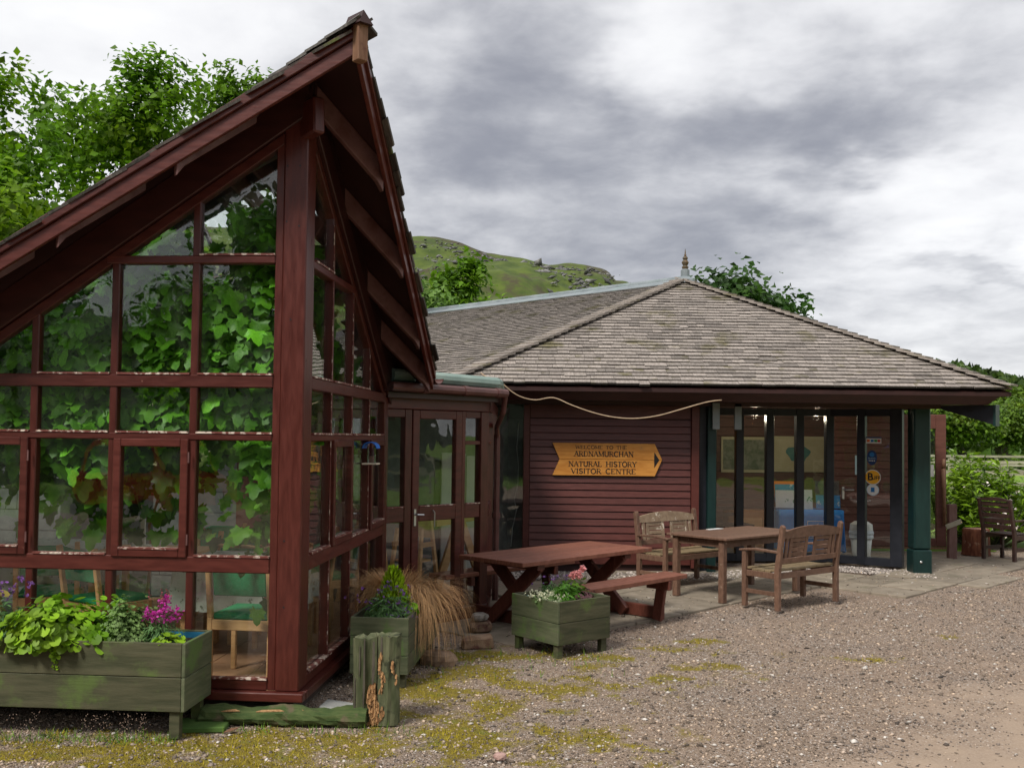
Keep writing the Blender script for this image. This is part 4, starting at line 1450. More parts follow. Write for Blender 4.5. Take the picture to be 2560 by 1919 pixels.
def shingle_plane(O, e1, e2, span, n_courses, expo, first, maxparts, lift, m, thick=.026, wid=(.11, .34)):
    """courses of shingles; span(s) -> (x0, x1) along e1 at height s. The lowest courses are single pieces."""
    nrm = e1.cross(e2).normalized()
    if nrm.z < 0:
        nrm = -nrm
    widths = [wid[0] + (wid[1] - wid[0]) * t for t in (0, .08, .16, .25, .33, .42, .5, .6, .72, .85, .22, .38, .3, .12)]
    tones = [.36, .62, .5, .55, .45, .58, .52, .30, .48, .60, .56, .42, .66, .53]
    H_ = expo * 1.5
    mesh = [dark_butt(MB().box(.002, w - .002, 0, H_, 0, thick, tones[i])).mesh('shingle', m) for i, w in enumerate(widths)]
    rest_ = MB()
    r_ = random.Random(9)
    cnt = 0
    tilt = (e2 * 1.0 - nrm * .125).normalized()
    zl = e1.cross(tilt)
    if zl.z < 0:
        zl = -zl
    for k in range(n_courses):
        s = k * expo
        x0, x1 = span(s + expo * .5)
        x = x0 - r_.uniform(0, .12) * (k > 0)
        while x < x1 - .02:
            i = r_.randrange(len(widths))
            if x + widths[i] > x1 + .06:
                i = min(range(len(widths)), key=lambda q: abs(widths[q] - max(.1, x1 - x)))
            w = widths[i]
            org = O + e1 * x + e2 * (s - .02 + r_.uniform(-.008, .008) - (.03 if r_.random() < .025 else 0)) + nrm * (lift + r_.uniform(.0, .005))
            if cnt < maxparts:
                o = link('shingle', mesh[i], None, vroof)
                M_ = Matrix((e1, tilt, zl)).transposed().to_4x4()
                M_.translation = org + nrm * .022
                o.matrix_local = M_
                cnt += 1
            else:
                og = org + nrm * .022
                P = [og + e1 * .002, og + e1 * (w - .002), og + e1 * (w - .002) + tilt * H_, og + e1 * .002 + tilt * H_]
                rest_.prism(P, zl * thick, r_.choice(tones))
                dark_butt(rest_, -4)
            x += w
    o = rest_.build('shingle_courses', m, vroof)
    o['kind'] = 'stuff'


E1 = Vector((1, 0, 0))
mid = Vector((APX.x, 13.0, 2.535))
sl_ = APX - mid
SL = sl_.length
E2 = sl_.normalized()
wl, wr = APX.x - LCO.x, TIP.x - APX.x
shingle_plane(Vector((APX.x, 13.0, 2.535)), E1, E2, lambda s: (-wl * (1 - s / SL), wr * (1 - s / SL)), int(SL / .12), .12, 0, 300, .0, SHIN)
hv = APX - LCO
SL2 = hv.length
shingle_plane(LCO, -AXD, hv.normalized(), lambda s: (-7.5, .0), int(SL2 / .12), .12, 0, 0, .0, SHIN, wid=(.12, .30))
# right slope, not seen from the front, in plain courses
E2b = (APX - Vector((6.58, APX.y, 2.535))).normalized()
SL3 = (APX - Vector((6.58, APX.y, 2.535))).length
shingle_plane(Vector((6.58, APX.y, 2.535)), Vector((0, 1, 0)), E2b, lambda s: (-3.71 * (1 - s / SL3), 3.71 * (1 - s / SL3)), int(SL3 / .12), .12, 0, 0, .0, SHIN, wid=(.2, .34))
# hip caps: overlapping pairs laid up each hip
hipm = [MB().box(-.14, .14, 0, .26, 0, .024, t).mesh('hip_shingle', SHIN) for t in (.42, .5, .58, .64)]
rs = random.Random(4)
for A, nrm_l in ((LCO, Vector((-.25, -.25, 1))), (TIP, Vector((.12, -.12, 1)))):
    d = APX - A
    L = d.length
    d.normalize()
    n = int(L / .165)
    for k in range(n):
        zl = (nrm_l - d * nrm_l.dot(d)).normalized()
        tl_ = (d - zl * .12).normalized()
        zl = (nrm_l - tl_ * nrm_l.dot(tl_)).normalized()
        xl = tl_.cross(zl)
        o = link('hip_shingle', hipm[rs.randrange(4)], None, vroof)
        M_ = Matrix((xl, tl_, zl)).transposed().to_4x4()
        M_.translation = A + d * (k * L / n - .02) + zl * .062
        o.matrix_local = M_
# lead ridge and finial
b = MB()
r0, r1 = APX + Vector((.03, -.03, .05)), APL + Vector((0, 0, .05))
b.tube([r0, r1], .055, 10)
b.beam(r0 - Vector((.12, .12, .055)), r1 - Vector((.12, .12, .055)), .34, .012, up=(-.27, -.27, 1))
b.beam(r0 + Vector((.12, .12, -.055)), r1 + Vector((.12, .12, -.055)), .34, .012, up=(.27, .27, 1))
b.build('lead_ridge', LEAD, vroof, smooth=False)
fin = MB()
fin.lathe([(.17, -.03), (.16, .03), (.10, .075), (.075, .09), (.075, .20), (.05, .215)], 14, tuple(APX + Vector((.04, -.04, 0))))
fo = fin.build('finial_base', LEAD, vroof)
fin = MB()
fin.lathe([(.045, .215), (.06, .25), (.035, .275), (.05, .30), (.062, .33), (.045, .36), (.03, .375), (.048, .40), (.036, .425), (.016, .44), (.022, .455), (.012, .475), (.004, .56)], 12, tuple(APX + Vector((.04, -.04, 0))))
fin.build('finial', mat('rusty_gilt', (.085, .06, .03), (.14, .085, .045), .6, 20, c3=(.08, .10, .09), c3f=(.5, .6), c3scale=30), vroof)
# fascia, raking inwards at its foot, mitred at the corners
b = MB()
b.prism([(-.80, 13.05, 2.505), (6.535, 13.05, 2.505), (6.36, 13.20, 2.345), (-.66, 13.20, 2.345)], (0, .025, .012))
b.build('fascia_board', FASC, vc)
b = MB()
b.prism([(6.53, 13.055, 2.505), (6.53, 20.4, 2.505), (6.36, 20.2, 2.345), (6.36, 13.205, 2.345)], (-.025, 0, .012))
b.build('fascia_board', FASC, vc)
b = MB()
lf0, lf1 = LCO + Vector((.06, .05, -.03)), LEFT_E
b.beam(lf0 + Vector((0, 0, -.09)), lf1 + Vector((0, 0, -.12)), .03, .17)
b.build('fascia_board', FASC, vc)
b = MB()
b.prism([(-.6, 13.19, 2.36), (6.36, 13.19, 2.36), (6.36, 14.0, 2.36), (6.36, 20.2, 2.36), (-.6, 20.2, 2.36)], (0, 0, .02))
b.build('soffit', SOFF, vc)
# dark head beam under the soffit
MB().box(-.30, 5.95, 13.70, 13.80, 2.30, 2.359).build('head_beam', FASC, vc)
# boarded wall
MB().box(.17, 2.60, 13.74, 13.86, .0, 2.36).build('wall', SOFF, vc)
for i in range(18):
    z0 = .335 + i * .0985
    b = MB()
    b.add([(.255, 13.700, z0), (2.488, 13.700, z0), (2.488, 13.735, z0), (.255, 13.735, z0), (.255, 13.718, z0 + .094), (2.488, 13.718, z0 + .094), (2.488, 13.735, z0 + .094), (.255, 13.735, z0 + .094)], MB.BF)
    b.build('cladding_board', CLAD, vc, bev=.004)
MB().box(.255, 2.488, 13.712, 13.738, 2.115, 2.298).build('top_board', CLAD, vc, bev=.004)
MB().box(.255, 2.488, 13.695, 13.738, .10, .329).build('skirt_board', CLAD, vc, bev=.006)
for x0, x1 in ((.165, .25), (2.492, 2.60)):
    MB().box(x0, x1, 13.675, 13.745, .06, 2.298).build('corner_board', CLAD, vc, bev=.006)
MB().box(.16, 2.62, 13.76, 13.9, -.02, .058).build('plinth', DARK, vc)
# green porch posts
MB().box(2.72, 2.84, 13.70, 13.84, .0, 2.299).build('porch_post', GREEN, vc, bev=.008)
MB().box(2.625, 2.718, 13.80, 13.90, .0, 2.30).build('dark_jamb', BLACK, vc)
for x0 in (2.765, 3.09):
    MB().box(x0, x0 + .10, 13.60 if x0 < 3 else 13.7, 13.64 if x0 < 3 else 13.74, 1.98 if x0 < 3 else 1.98, 2.345).build('rafter_tail', LEAD, vc, bev=.006)
colo = MB()
colo.box(5.632, 5.872, 13.83, 14.07, .34, 2.345)
cg = colo.build('corner_column', GREEN, vc, bev=.02, rot=None)
colo = MB()
colo.box(5.622, 5.882, 13.82, 14.08, .0, .335)
colo.build('column_base', GREEN, vc, bev=.015)
MB().lathe([(.018, 0), (.018, .012), (.008, .018)], 10).build('bolt', METAL, vc, loc=(5.72, 13.82, .17), rot=(R(90), 0, 0))
# tail of the hip rafter cantilevered over the corner column
b = MB()
d = Vector((q_, -q_, 0))
p = Vector((5.86, 13.88, 0))
pts = [p + Vector((0, 0, 2.345)), p + d * .88 + Vector((0, 0, 2.345)), p + d * .88 + Vector((0, 0, 2.08)), p + d * .18 + Vector((0, 0, 2.30))]
b.prism([q - Vector((q_, q_, 0)) * .05 for q in pts], Vector((q_, q_, 0)) * .10)
b.build('hip_rafter_tail', BLACK, vc, bev=.005)
b = MB()
e = p + d * .90
b.beam(e + Vector((0, 0, 2.06)), e + Vector((0, 0, 2.35)), .15, .035, up=(q_, -q_, 0))
b.build('rafter_end_plate', GREEN, vc, bev=.004)

# glazed porch: black posts, straight run then a canted bay out to the corner
GZ0, GZ1 = .12, 2.22
gp_ = [(3.02, 14.90), (3.43, 14.90), (3.885, 14.90), (4.335, 14.90), (4.785, 14.90), (5.19, 14.64), (5.60, 14.36)]
b = MB()
for i in range(len(gp_) - 1):
    a, c = Vector((*gp_[i], 0)), Vector((*gp_[i + 1], 0))
    b.beam(a + Vector((0, 0, .085)), c + Vector((0, 0, .085)), .13, .11)
    b.beam(a + Vector((0, 0, 2.26)), c + Vector((0, 0, 2.26)), .12, .10)
b.build('porch_frame', BLACK, vc)
for i, (x_, y_) in enumerate(gp_):
    w = .115 if i < 6 else .17
    MB().box(-w / 2, w / 2, -.07, .07, .03, 2.315).build('porch_mullion', BLACK, vc, bev=.006, loc=(x_, y_, 0), rot=(0, 0, 0 if i < 5 else -.59))
for i in range(len(gp_) - 1):
    a, c = Vector((*gp_[i], 0)), Vector((*gp_[i + 1], 0))
    d = (c - a)
    L = d.length
    d.normalize()
    b = MB()
    b.beam(a + d * .05 + Vector((0, 0, (.14 + 2.21) / 2)), c - d * .05 + Vector((0, 0, (.14 + 2.21) / 2)), .006, 2.07)
    pn = b.build('porch_pane', GLASS, vc)
# the canted bay's frame with its lever handle
b = MB()
b.tube([(4.94, 14.72, 1.12), (4.965, 14.66, 1.12), (5.06, 14.60, 1.125)], .012, 8)
b.box(4.925, 4.955, 14.715, 14.75, .98, 1.16)
b.build('lever_handle', METAL, vc)
# stickers on the outer pane
ang = math.atan2(gp_[6][1] - gp_[5][1], gp_[6][0] - gp_[5][0])


def on_pane(x):
    t = (x - gp_[5][0]) / (gp_[6][0] - gp_[5][0])
    return Vector((x, gp_[5][1] + (gp_[6][1] - gp_[5][1]) * t, 0)) + Vector((math.sin(ang), -math.cos(ang), 0)) * .005


def disc(name, m, x, z, rx, rz_, label, parent=None, dep=.002, n=28, off=0):
    b = MB()
    b.prism([(math.cos(2 * math.pi * i / n) * rx, 0, math.sin(2 * math.pi * i / n) * rz_) for i in range(n)], (0, -dep, 0))
    p = on_pane(x)
    p += Vector((math.sin(ang), -math.cos(ang), 0)) * off
    o = b.build(name, m, parent, loc=(p.x, p.y, z), rot=(0, 0, ang))
    return o


def text(name, s, m, size, loc, rot, parent=None, align='CENTER', ext=.001, off=.0, spacing=1.0):
    c = bpy.data.curves.new(name, 'FONT')
    c.body = s
    c.size = size
    c.extrude = ext
    c.offset = off
    c.align_x = align
    c.align_y = 'CENTER'
    c.space_character = spacing
    c.resolution_u = 3
    tmp = bpy.data.objects.new(name, c)
    COL.objects.link(tmp)
    bpy.context.view_layer.update()
    me = bpy.data.meshes.new_from_object(tmp)
    bpy.data.objects.remove(tmp)
    me.materials.clear()
    return link(name, me, m, parent, loc, rot)


YEL = mat('yellow_print', (.85, .42, .02), None, .5)
NAVY = mat('navy_print', (.012, .04, .13), None, .5)
BLUE = mat('blue_print', (.02, .17, .45), None, .55)
LBLUE = mat('pale_blue_print', (.45, .62, .75), None, .55)
REDP = mat('red_print', (.55, .03, .03), None, .5)
GRNP = mat('green_print', (.03, .3, .08), None, .5)
ORP = mat('orange_print', (.8, .16, .03), None, .5)
out_n = Vector((math.sin(ang), -math.cos(ang), 0))


def sticker(name, label, x, z):
    p = on_pane(x) + out_n * .003
    return thing(name, label, 'sticker', (p.x, p.y, z), ang, 'stickers on the porch pane')


def flat(n_, m, P, parent, dep=.0015, y=0):
    b = MB()
    b.prism([(x_, y, z_) for x_, z_ in P], (0, -dep, 0))
    return b.build(n_, m, parent)


def ell(rx, rz_, n=28, cx=0, cz=0):
    return [(cx + math.cos(2 * math.pi * i / n) * rx, cz + math.sin(2 * math.pi * i / n) * rz_) for i in range(n)]


s_ = sticker('round_sticker', 'round yellow sticker with a big black B on the porch pane', 5.32, 1.315)
flat('disc', WHITE, ell(.115, .11), s_)
flat('yellow_face', YEL, ell(.105, .10), s_, y=-.002)
text('lettering', 'B', INK, .15, (-.035, -.0045, .0), (R(90), 0, 0), s_, ext=.0005, off=.004)
text('lettering', 'UFF', INK, .075, (.048, -.0045, -.012), (R(90), 0, 0), s_, ext=.0005, off=.002)
s_ = sticker('round_sticker', 'smaller round white sticker with a blue square, lowest on the porch pane', 5.32, 1.13)
flat('disc', LBLUE, ell(.088, .085), s_)
flat('white_face', WHITE, ell(.079, .076), s_, y=-.002)
flat('blue_square', BLUE, [(-.026, -.034), (.026, -.034), (.026, .034), (-.026, .034)], s_, y=-.004)
s_ = sticker('oval_sticker', 'oval navy sticker with four small white stars on the porch pane', 5.31, 1.60)
flat('oval', NAVY, ell(.072, .11), s_)
flat('thistle', BLUE, ell(.035, .034, 14, 0, .045), s_, y=-.002)
for i in range(4):
    flat('star', WHITE, ell(.008, .010, 5, -.038 + i * .025, -.045), s_, y=-.002)
text('lettering', 'Scottish', LBLUE, .032, (0, -.0025, -.008), (R(90), 0, 0), s_, ext=.0004)
s_ = sticker('card_sticker', 'small white card payment sticker with coloured logos near the pane top', 5.33, 1.85)
flat('card', WHITE, [(-.11, -.04), (.11, -.04), (.11, .035), (-.11, .035)], s_)
flat('header', NAVY, [(-.11, .036), (.11, .036), (.11, .056), (-.11, .056)], s_)
for x_, m_ in ((-.075, ORP), (-.02, BLUE), (.03, GRNP), (.075, REDP)):
    flat('logo', m_, [(x_ - .02, -.02), (x_ + .02, -.02), (x_ + .02, .015), (x_ - .02, .015)], s_, y=-.002)

# inside the porch
MB().box(.2, 5.9, 17.3, 17.45, .0, 2.34).build('inner_wall', DARK, vc)
for i in range(15):
    MB().box(2.9, 6.2, 17.27, 17.30, .05 + i * .155, .2 + i * .155).build('inner_board', IWALL, vc, bev=.004)
MB().box(2.66, 2.78, 13.9, 17.28, .0, 2.34).build('inner_wall', IWALL, vc)
MB().box(2.8, 5.5, 14.98, 17.2, .0, .03).build('porch_floor', SLAB, vc)
# boarded panel and open door on the far side of the porch
YD = 16.55
dr = MB()
dr.box(5.30, 6.93, YD + .03, YD + .07, .06, 2.30)
door = dr.build('door', IWALL, vc)
for i in range(17):
    z0 = .10 + i * .1285
    MB().box(5.32, 6.86, YD, YD + .028, z0, z0 + .122).build('board', IWALL, door, bev=.004)
MB().box(5.3, 7.27, YD - .005, YD + .028, .055, .09).build('weather_bar', BARE, door)
b = MB()
b.box(6.865, 6.945, YD - .01, YD + .05, .10, 2.30)
b.box(7.105, 7.275, YD - .01, YD + .05, .10, 2.30)
b.box(6.945, 7.105, YD - .01, YD + .05, .10, .235)
b.box(6.945, 7.105, YD - .01, YD + .05, 2.06, 2.30)
b.build('door_frame', IWALL, door, bev=.008)
MB().box(6.94, 7.11, YD + .015, YD + .022, .23, 2.065).build('door_pane', GLASS, door)
MB().box(6.95, 7.07, YD - .0, YD + .012, 1.26, 1.46).build('notice', WHITE, door)
b = MB()
b.tube([(7.215, YD - .07, .45), (7.205, YD - .075, 1.0), (7.20, YD - .07, 1.40)], [.028, .03, .035], 8)
b.tube([(7.20, YD - .07, 1.40), (7.205, YD - .07, 1.56)], [.034, .022], 8)
b.tube([(7.21, YD - .07, .62), (7.21, YD, .62)], .012, 6)
b.tube([(7.205, YD - .07, 1.25), (7.205, YD, 1.25)], .012, 6)
b.build('driftwood_handle', BARE, door, smooth=True)
MB().box(5.75, 5.90, YD - .006, YD - .002, 1.28, 1.60).build('notice', LBLUE, door)

# things in the porch
def picture(label, x, y, z, w, h, m, fr, inner=None):
    t = thing('picture', label, 'picture', (x, y, z), 0, 'pictures on the porch wall')
    MB().box(-w / 2, w / 2, -.02, .0, -h / 2, h / 2).build('frame', fr, t)
    MB().box(-w / 2 + .03, w / 2 - .03, -.024, -.021, -h / 2 + .05, h / 2 - .05).build('print', m, t)
    if inner:
        b = MB()
        b.prism([(math.cos(a) * w * .21 * (1 + .2 * math.sin(3 * a)), -.0265, math.sin(a) * h * .24 * (1 + .15 * math.cos(5 * a))) for a in np.linspace(0, 6.28, 24)[:-1]], (0, -.001, 0))
        b.build('map_shape', inner, t)
    return t


PHOTO = mat('landscape_print', (.10, .13, .07), (.26, .26, .20), .5, 9)
CREAM = mat('cream_paper', (.50, .45, .28), (.58, .53, .36), .6, 4)
SEA = mat('map_teal', (.07, .20, .20), (.12, .27, .24), .6, 9)
NEWS = mat('newsprint', (.30, .29, .29), (.5, .49, .48), .6, 30)
picture('landscape picture with a pale mount on the porch wall, left of the map', 4.05, 17.26, 1.58, .78, .62, PHOTO, CREAM)
picture('cream map picture with a teal island on the porch wall', 5.0, 17.26, 1.60, .95, .62, CREAM, CREAM, SEA)
picture('small grey newspaper cutting pinned lower left on the porch wall', 3.32, 17.26, 1.23, .36, .42, NEWS, NEWS)
picture('small blank grey sheet pinned above the newspaper cutting', 3.32, 17.26, 1.57, .36, .19, NEWS, WHITE)
for x_, z_, lb in ((3.745, 2.262, 'lit lamp glowing in the second bay of the porch'), (4.70, 2.266, 'lit lamp glowing in the fourth bay of the porch')):
    t = thing('porch_lamp', lb, 'lamp', (x_, 15.22, z_), 0, 'lit lamps in the porch')
    MB().lathe([(.03, .07), (.03, .03), (.012, .03)], 10).build('holder', WHITE, t)
    pl = bpy.data.lights.new('bulb_light', 'POINT')
    pl.energy = 6
    pl.color = (1, .84, .62)
    pl.shadow_soft_size = .04
    po = bpy.data.objects.new('bulb_light', pl)
    COL.objects.link(po)
    po.parent = t
    po.location = (0, 0, -.08)
    MB().lathe([(.006, .03), (.028, .012), (.03, -.01), (.006, -.03)], 12).build('bulb', LAMP, t)
# leaflet table
tl = (4.62, 15.50, .03)
t = thing('leaflet_table', 'low table under the blue cloth in the porch', 'table', tl)
MB().box(-.49, .49, -.28, .28, .70, .73).build('tabletop', BEECH, t)
for sx in (-1, 1):
    for sy in (-1, 1):
        MB().box(sx * .44 - .02, sx * .44 + .02, sy * .22 - .02, sy * .22 + .02, 0, .70).build('leg', BEECH, t)
CBL = mat('blue_cloth', (.02, .22, .68), (.035, .28, .75), .8, 6)
cl_ = draped('blue_tablecloth', 'bright blue cloth with white square emblem hung over the porch table', .98, .56, .62, tl, 0, CBL)
b = MB()
for x0, x1, z0, z1 in ((-.12, .12, .575, .583), (-.12, .12, .32, .328), (-.128, -.12, .32, .583), (.12, .128, .32, .583)):
    b.box(x0 + .05, x1 + .05, -.335, -.333, z0, z1)
b.build('emblem_square', WHITE, cl_)
text('lettering', 'RSPB', WHITE, .10, (.05, -.335, .37), (R(90), 0, 0), cl_, ext=.0006, off=.001)
flat('bird_emblem', WHITE, [(-.02, .44), (.03, .43), (.08, .47), (.05, .50), (.10, .55), (.03, .51), (-.02, .52)], cl_, y=-.334)


def rack(label, x, cols, bh):
    t = thing('leaflet_rack', label, 'leaflet rack', (x, 15.43, .775), -.03, 'leaflet racks on the blue cloth')
    b = MB()
    b.prism([(-.20, -.08, 0), (-.20, .14, 0), (-.20, .14, bh), (-.20, .11, bh)], (.006, 0, 0))
    b.prism([(.194, -.08, 0), (.194, .14, 0), (.194, .14, bh), (.194, .11, bh)], (.006, 0, 0))
    b.box(-.194, .194, -.08, .14, -.006, -.0005)
    b.build('rack_frame', glass('rack_plastic_' + str(len(cols)), (.8, .85, .9)), t)
    for i, (m_, z0, h_) in enumerate(cols):
        b = MB()
        y_ = -.06 + i * .05
        b.prism([(-.185, y_, z0), (.185, y_, z0), (.185, y_ + .03, z0 + h_), (-.185, y_ + .03, z0 + h_)], (0, .004, 0))
        b.build('leaflet', m_, t)
    return t


LEAF1 = mat('leaflet_white', (.62, .64, .66), (.7, .72, .74), .5, 9, c3=(.05, .22, .12), c3f=(.56, .6), c3scale=9)
LEAF2 = mat('leaflet_blue', (.03, .18, .42), (.05, .28, .55), .5, 9, c3=(.5, .55, .62), c3f=(.6, .63), c3scale=11)
LEAF3 = mat('leaflet_dark', (.03, .035, .04), (.2, .17, .15), .5, 7)
rack('tall leaflet rack with white, blue and orange leaflets on the blue cloth', 4.30, ((LEAF1, .02, .27), (LEAF2, .10, .28), (ORP, .18, .245)), .46)
rack('leaflet rack with dark landscape covers at the cloth\'s right end', 4.93, ((LEAF2, .02, .20), (LEAF3, .10, .34)), .46)
b = MB()
b.prism([(-.09, 0, 0), (.09, 0, 0), (.09, .04, .30), (-.09, .04, .30)], (0, .01, 0))
o = b.build('leaflet_stack', LEAF1, None, loc=(4.60, 15.38, .775))
tag(o, 'narrow stack of pale leaflets between the two racks', 'leaflets')
# white waste bin with a pale bag
t = thing('waste_bin', 'white swing waste bin with a bag round its rim at the porch corner', 'bin', (5.30, 14.98, .03))
b = MB()
b.lathe([(.125, 0), (.16, .42)], 16)
b.build('bin_body', WHITE, t, smooth=True)
b = MB()
b.lathe([(.165, .34), (.178, .36), (.172, .40), (.182, .43), (.17, .47)], 18, cap=False)
b.build('bin_bag', mat('bag_plastic', (.55, .6, .66), (.62, .66, .7), .3, 6), t)
b = MB()
b.lathe([(.168, .471), (.16, .56), (.10, .60)], 16)
b.build('bin_lid', WHITE, t)
# folding frame leaning by the bin
t = thing('folding_frame', 'pale folded wooden easel frame leaning in the porch beside the bin', 'easel', (5.02, 15.35, .03), .2)
for x0, x1 in ((-.12, .12), (.02, .16)):
    MB().beam((x0, .0, 0), (x1, .12, 1.05), .028, .02).build('leg', BARE, t)
MB().beam((-.02, .12, 1.04), (.17, .12, 1.05), .02, .03).build('crossbar', BARE, t)
# tall bookcase edge at left and a wooden chair behind glass
t = thing('bookcase', 'narrow tall orange-brown bookcase just inside the porch beside the green post', 'bookcase', (3.02, 15.5, .03))
BCW = mat('pine_orange', (.35, .15, .05), (.42, .19, .07), .5, 4)
MB().box(-.12, -.09, -.2, .2, 0, 1.95).build('side_panel', BCW, t)
MB().box(.09, .12, -.2, .2, 0, 1.95).build('side_panel', BCW, t)
for i in range(6):
    MB().box(-.09, .09, -.2, .2, .05 + i * .36, .075 + i * .36).build('shelf', BCW, t)
rs = random.Random(8)
for i in range(5):
    x_ = -.085
    while x_ < .06:
        w = rs.uniform(.02, .04)
        MB().box(x_, x_ + w - .003, -.19, -.03, .076 + i * .36, .076 + i * .36 + rs.uniform(.18, .26)).build('book', rs.choice((WHITE, LBLUE, NEWS, LEAF2, CREAM)), t)
        x_ += w
t = thing('slatted_chair', 'dark slatted wooden chair standing inside the porch', 'chair', (3.62, 16.1, .03), .15)
MB().box(-.26, .26, -.24, .24, .42, .45).build('seat', DTEAK, t)
for sx in (-1, 1):
    MB().box(sx * .25 - .02, sx * .25 + .02, -.24, -.2, 0, .42).build('leg', DTEAK, t)
    MB().beam((sx * .25, .22, 0), (sx * .25, .30, .95), .04, .04, up=(0, 1, 0)).build('leg', DTEAK, t)
for i in range(4):
    MB().box(-.23, .23, .25 + i * .012, .27 + i * .012, .55 + i * .10, .61 + i * .10).build('slat', DTEAK, t)
t = thing('low_cabinet', 'orange-brown low cabinet with a pale panel against the porch back', 'cabinet', (4.0, 16.85, .03))
MB().box(-.35, .35, -.2, .2, 0, .62).build('carcase', BCW, t, bev=.01)
MB().box(-.22, .22, -.215, -.201, .12, .50).build('door_panel', BEECH, t)

# ================================================================== glazed strip between lobby and boarded wall
MB().box(-.22, -.18, 13.70, 13.78, .0, 2.35).build('dark_jamb', BLACK, vc)
MB().box(-.18, .164, 13.735, 13.741, .05, 2.30).build('side_pane', GLASS, vc)
MB().box(-.24, .16, 13.71, 13.80, 2.302, 2.36).build('side_head', BLACK, vc)
MB().box(-.06, .16, 14.15, 14.2, .05, 2.1).build('inner_panel', GREYW, vc)
MB().box(-.25, .2, 14.6, 14.7, .0, 2.34).build('inner_wall', DARK, vc)
MB().box(.17, .2, 13.9, 14.6, .0, 2.34).build('inner_wall', DARK, vc)
b = MB()
pts = [(.10, 14.1, 2.05), (.075, 14.1, 1.7), (.10, 14.1, 1.45), (.10, 14.1, 1.2), (.05, 14.1, .95), (.08, 14.1, .8), (.03, 14.1, .55), (.0, 14.1, .2)]
cv_ = []
for i in range(len(pts) - 1):
    for k in range(4):
        cv_.append(Vector(pts[i]).lerp(Vector(pts[i + 1]), k / 4))
b.tube(cv_, .006, 5)
o = b.build('white_wire', WHITE, None, smooth=True)
tag(o, 'thin white wire hanging behind the narrow pane left of the boarded wall', 'wire')

# ================================================================== entrance lobby between the two buildings
lob = thing('entrance_lobby', 'glazed lobby with a door linking the pavilion and the boarded building', 'building', (-1.18, 9.33, 0), R(45))
LZ = 2.17


def lbox(t0, t1, z0, z1, d0=-.03, d1=.05, name='frame', m=REDS, bev=.005, parent=None):
    return MB().box(t0, t1, d0, d1, z0, z1).build(name, m, parent or lob, bev=bev)


lbox(-.45, 1.30, 2.10, 2.24, -.045, .07, 'head', RED)
lbox(-.45, 1.30, .0, .13, -.045, .07, 'sill', RED)
lbox(1.19, 1.30, .131, 2.098, -.04, .06, 'post')
# fixed left light
lbox(.20, .285, .131, 2.098)
lbox(-.42, .20, 1.02, 1.16, -.028, .048, 'rail', RED)
lbox(-.42, .20, 2.02, 2.098, -.028, .048, 'rail', RED)
MB().box(-.42, .20, .005, .011, .13, 1.02).build('window_pane', GLASS, lob)
MB().box(-.42, .20, .005, .011, 1.16, 2.02).build('window_pane', GLASS, lob)
MB().box(-.42, .20, -.034, -.028, 1.16, 1.172).build('glazing_bead', PEEL, lob)
# door leaf
dl = MB()
for a in ((.29, .375, .14, 2.095), (.845, .93, .14, 2.095), (.375, .845, .14, .30), (.375, .845, 1.02, 1.16), (.375, .845, 2.01, 2.095)):
    dl.box(a[0], a[1], -.04, .03, a[2], a[3])
dlo = dl.build('door', RED, lob, bev=.006)
MB().box(.37, .85, -.008, -.002, .30, 1.02).build('door_pane', GLASS, dlo)
MB().box(.37, .85, -.008, -.002, 1.16, 2.01).build('door_pane', GLASS, dlo)
MB().box(.375, .845, -.046, -.04, 1.16, 1.172).build('glazing_bead', PEEL, dlo)
b = MB()
b.tube([(.32, -.045, 1.09), (.32, -.085, 1.09), (.40, -.085, 1.085)], .009, 6)
b.box(.31, .335, -.048, -.041, .98, 1.14)
b.build('door_handle', METAL, dlo)
b = MB()
b.tube([(.55, -.045, 1.12), (.55, -.07, 1.10), (.55, -.07, .96)], .006, 6)
b.build('hook', METAL, dlo)
# narrow side light
lbox(.935, .985, .131, 2.098)
for z0, z1 in ((1.02, 1.16), (1.76, 1.80), (2.03, 2.098)):
    lbox(.985, 1.19, z0, z1, -.028, .048, 'rail', RED)
for z0, z1 in ((.13, 1.02), (1.16, 1.76), (1.80, 2.03)):
    MB().box(.985, 1.19, .005, .011, z0, z1).build('window_pane', GLASS, lob)
MB().box(.985, 1.19, -.034, -.028, 1.16, 1.172).build('glazing_bead', PEEL, lob)
# return wall running back to the boarded building (world direction: almost straight back)
rt0 = Vector((-.26, 10.25, 0))
rt1 = Vector((-.235, 13.70, 0))
loc_ = Matrix.Translation((-1.18, 9.33, 0)) @ Matrix.Rotation(R(45), 4, 'Z')
inv_ = loc_.inverted()


def lw(p):
    return inv_ @ Vector(p)


for z_, h_ in ((2.17, .14), (.065, .13), (1.09, .12), (1.78, .04)):
    MB().beam(lw(rt0 + Vector((0, 0, z_))), lw(rt1 + Vector((0, 0, z_))), .09 if h_ > .13 else .07, h_).build('rail', RED, lob, bev=.005)
for k in range(1, 6):
    p = rt0.lerp(rt1, k / 6)
    MB().beam(lw(p + Vector((0, 0, .1))), lw(p + Vector((0, 0, 2.13))), .07, .08, up=(0, 1, 0)).build('mullion', REDS, lob, bev=.005)
for k in range(6):
    p, q = rt0.lerp(rt1, (k + .12) / 6), rt0.lerp(rt1, (k + .88) / 6)
    MB().beam(lw(p + Vector((0, 0, 1.12))), lw(q + Vector((0, 0, 1.12))), .006, 1.98).build('window_pane', GLASS, lob)
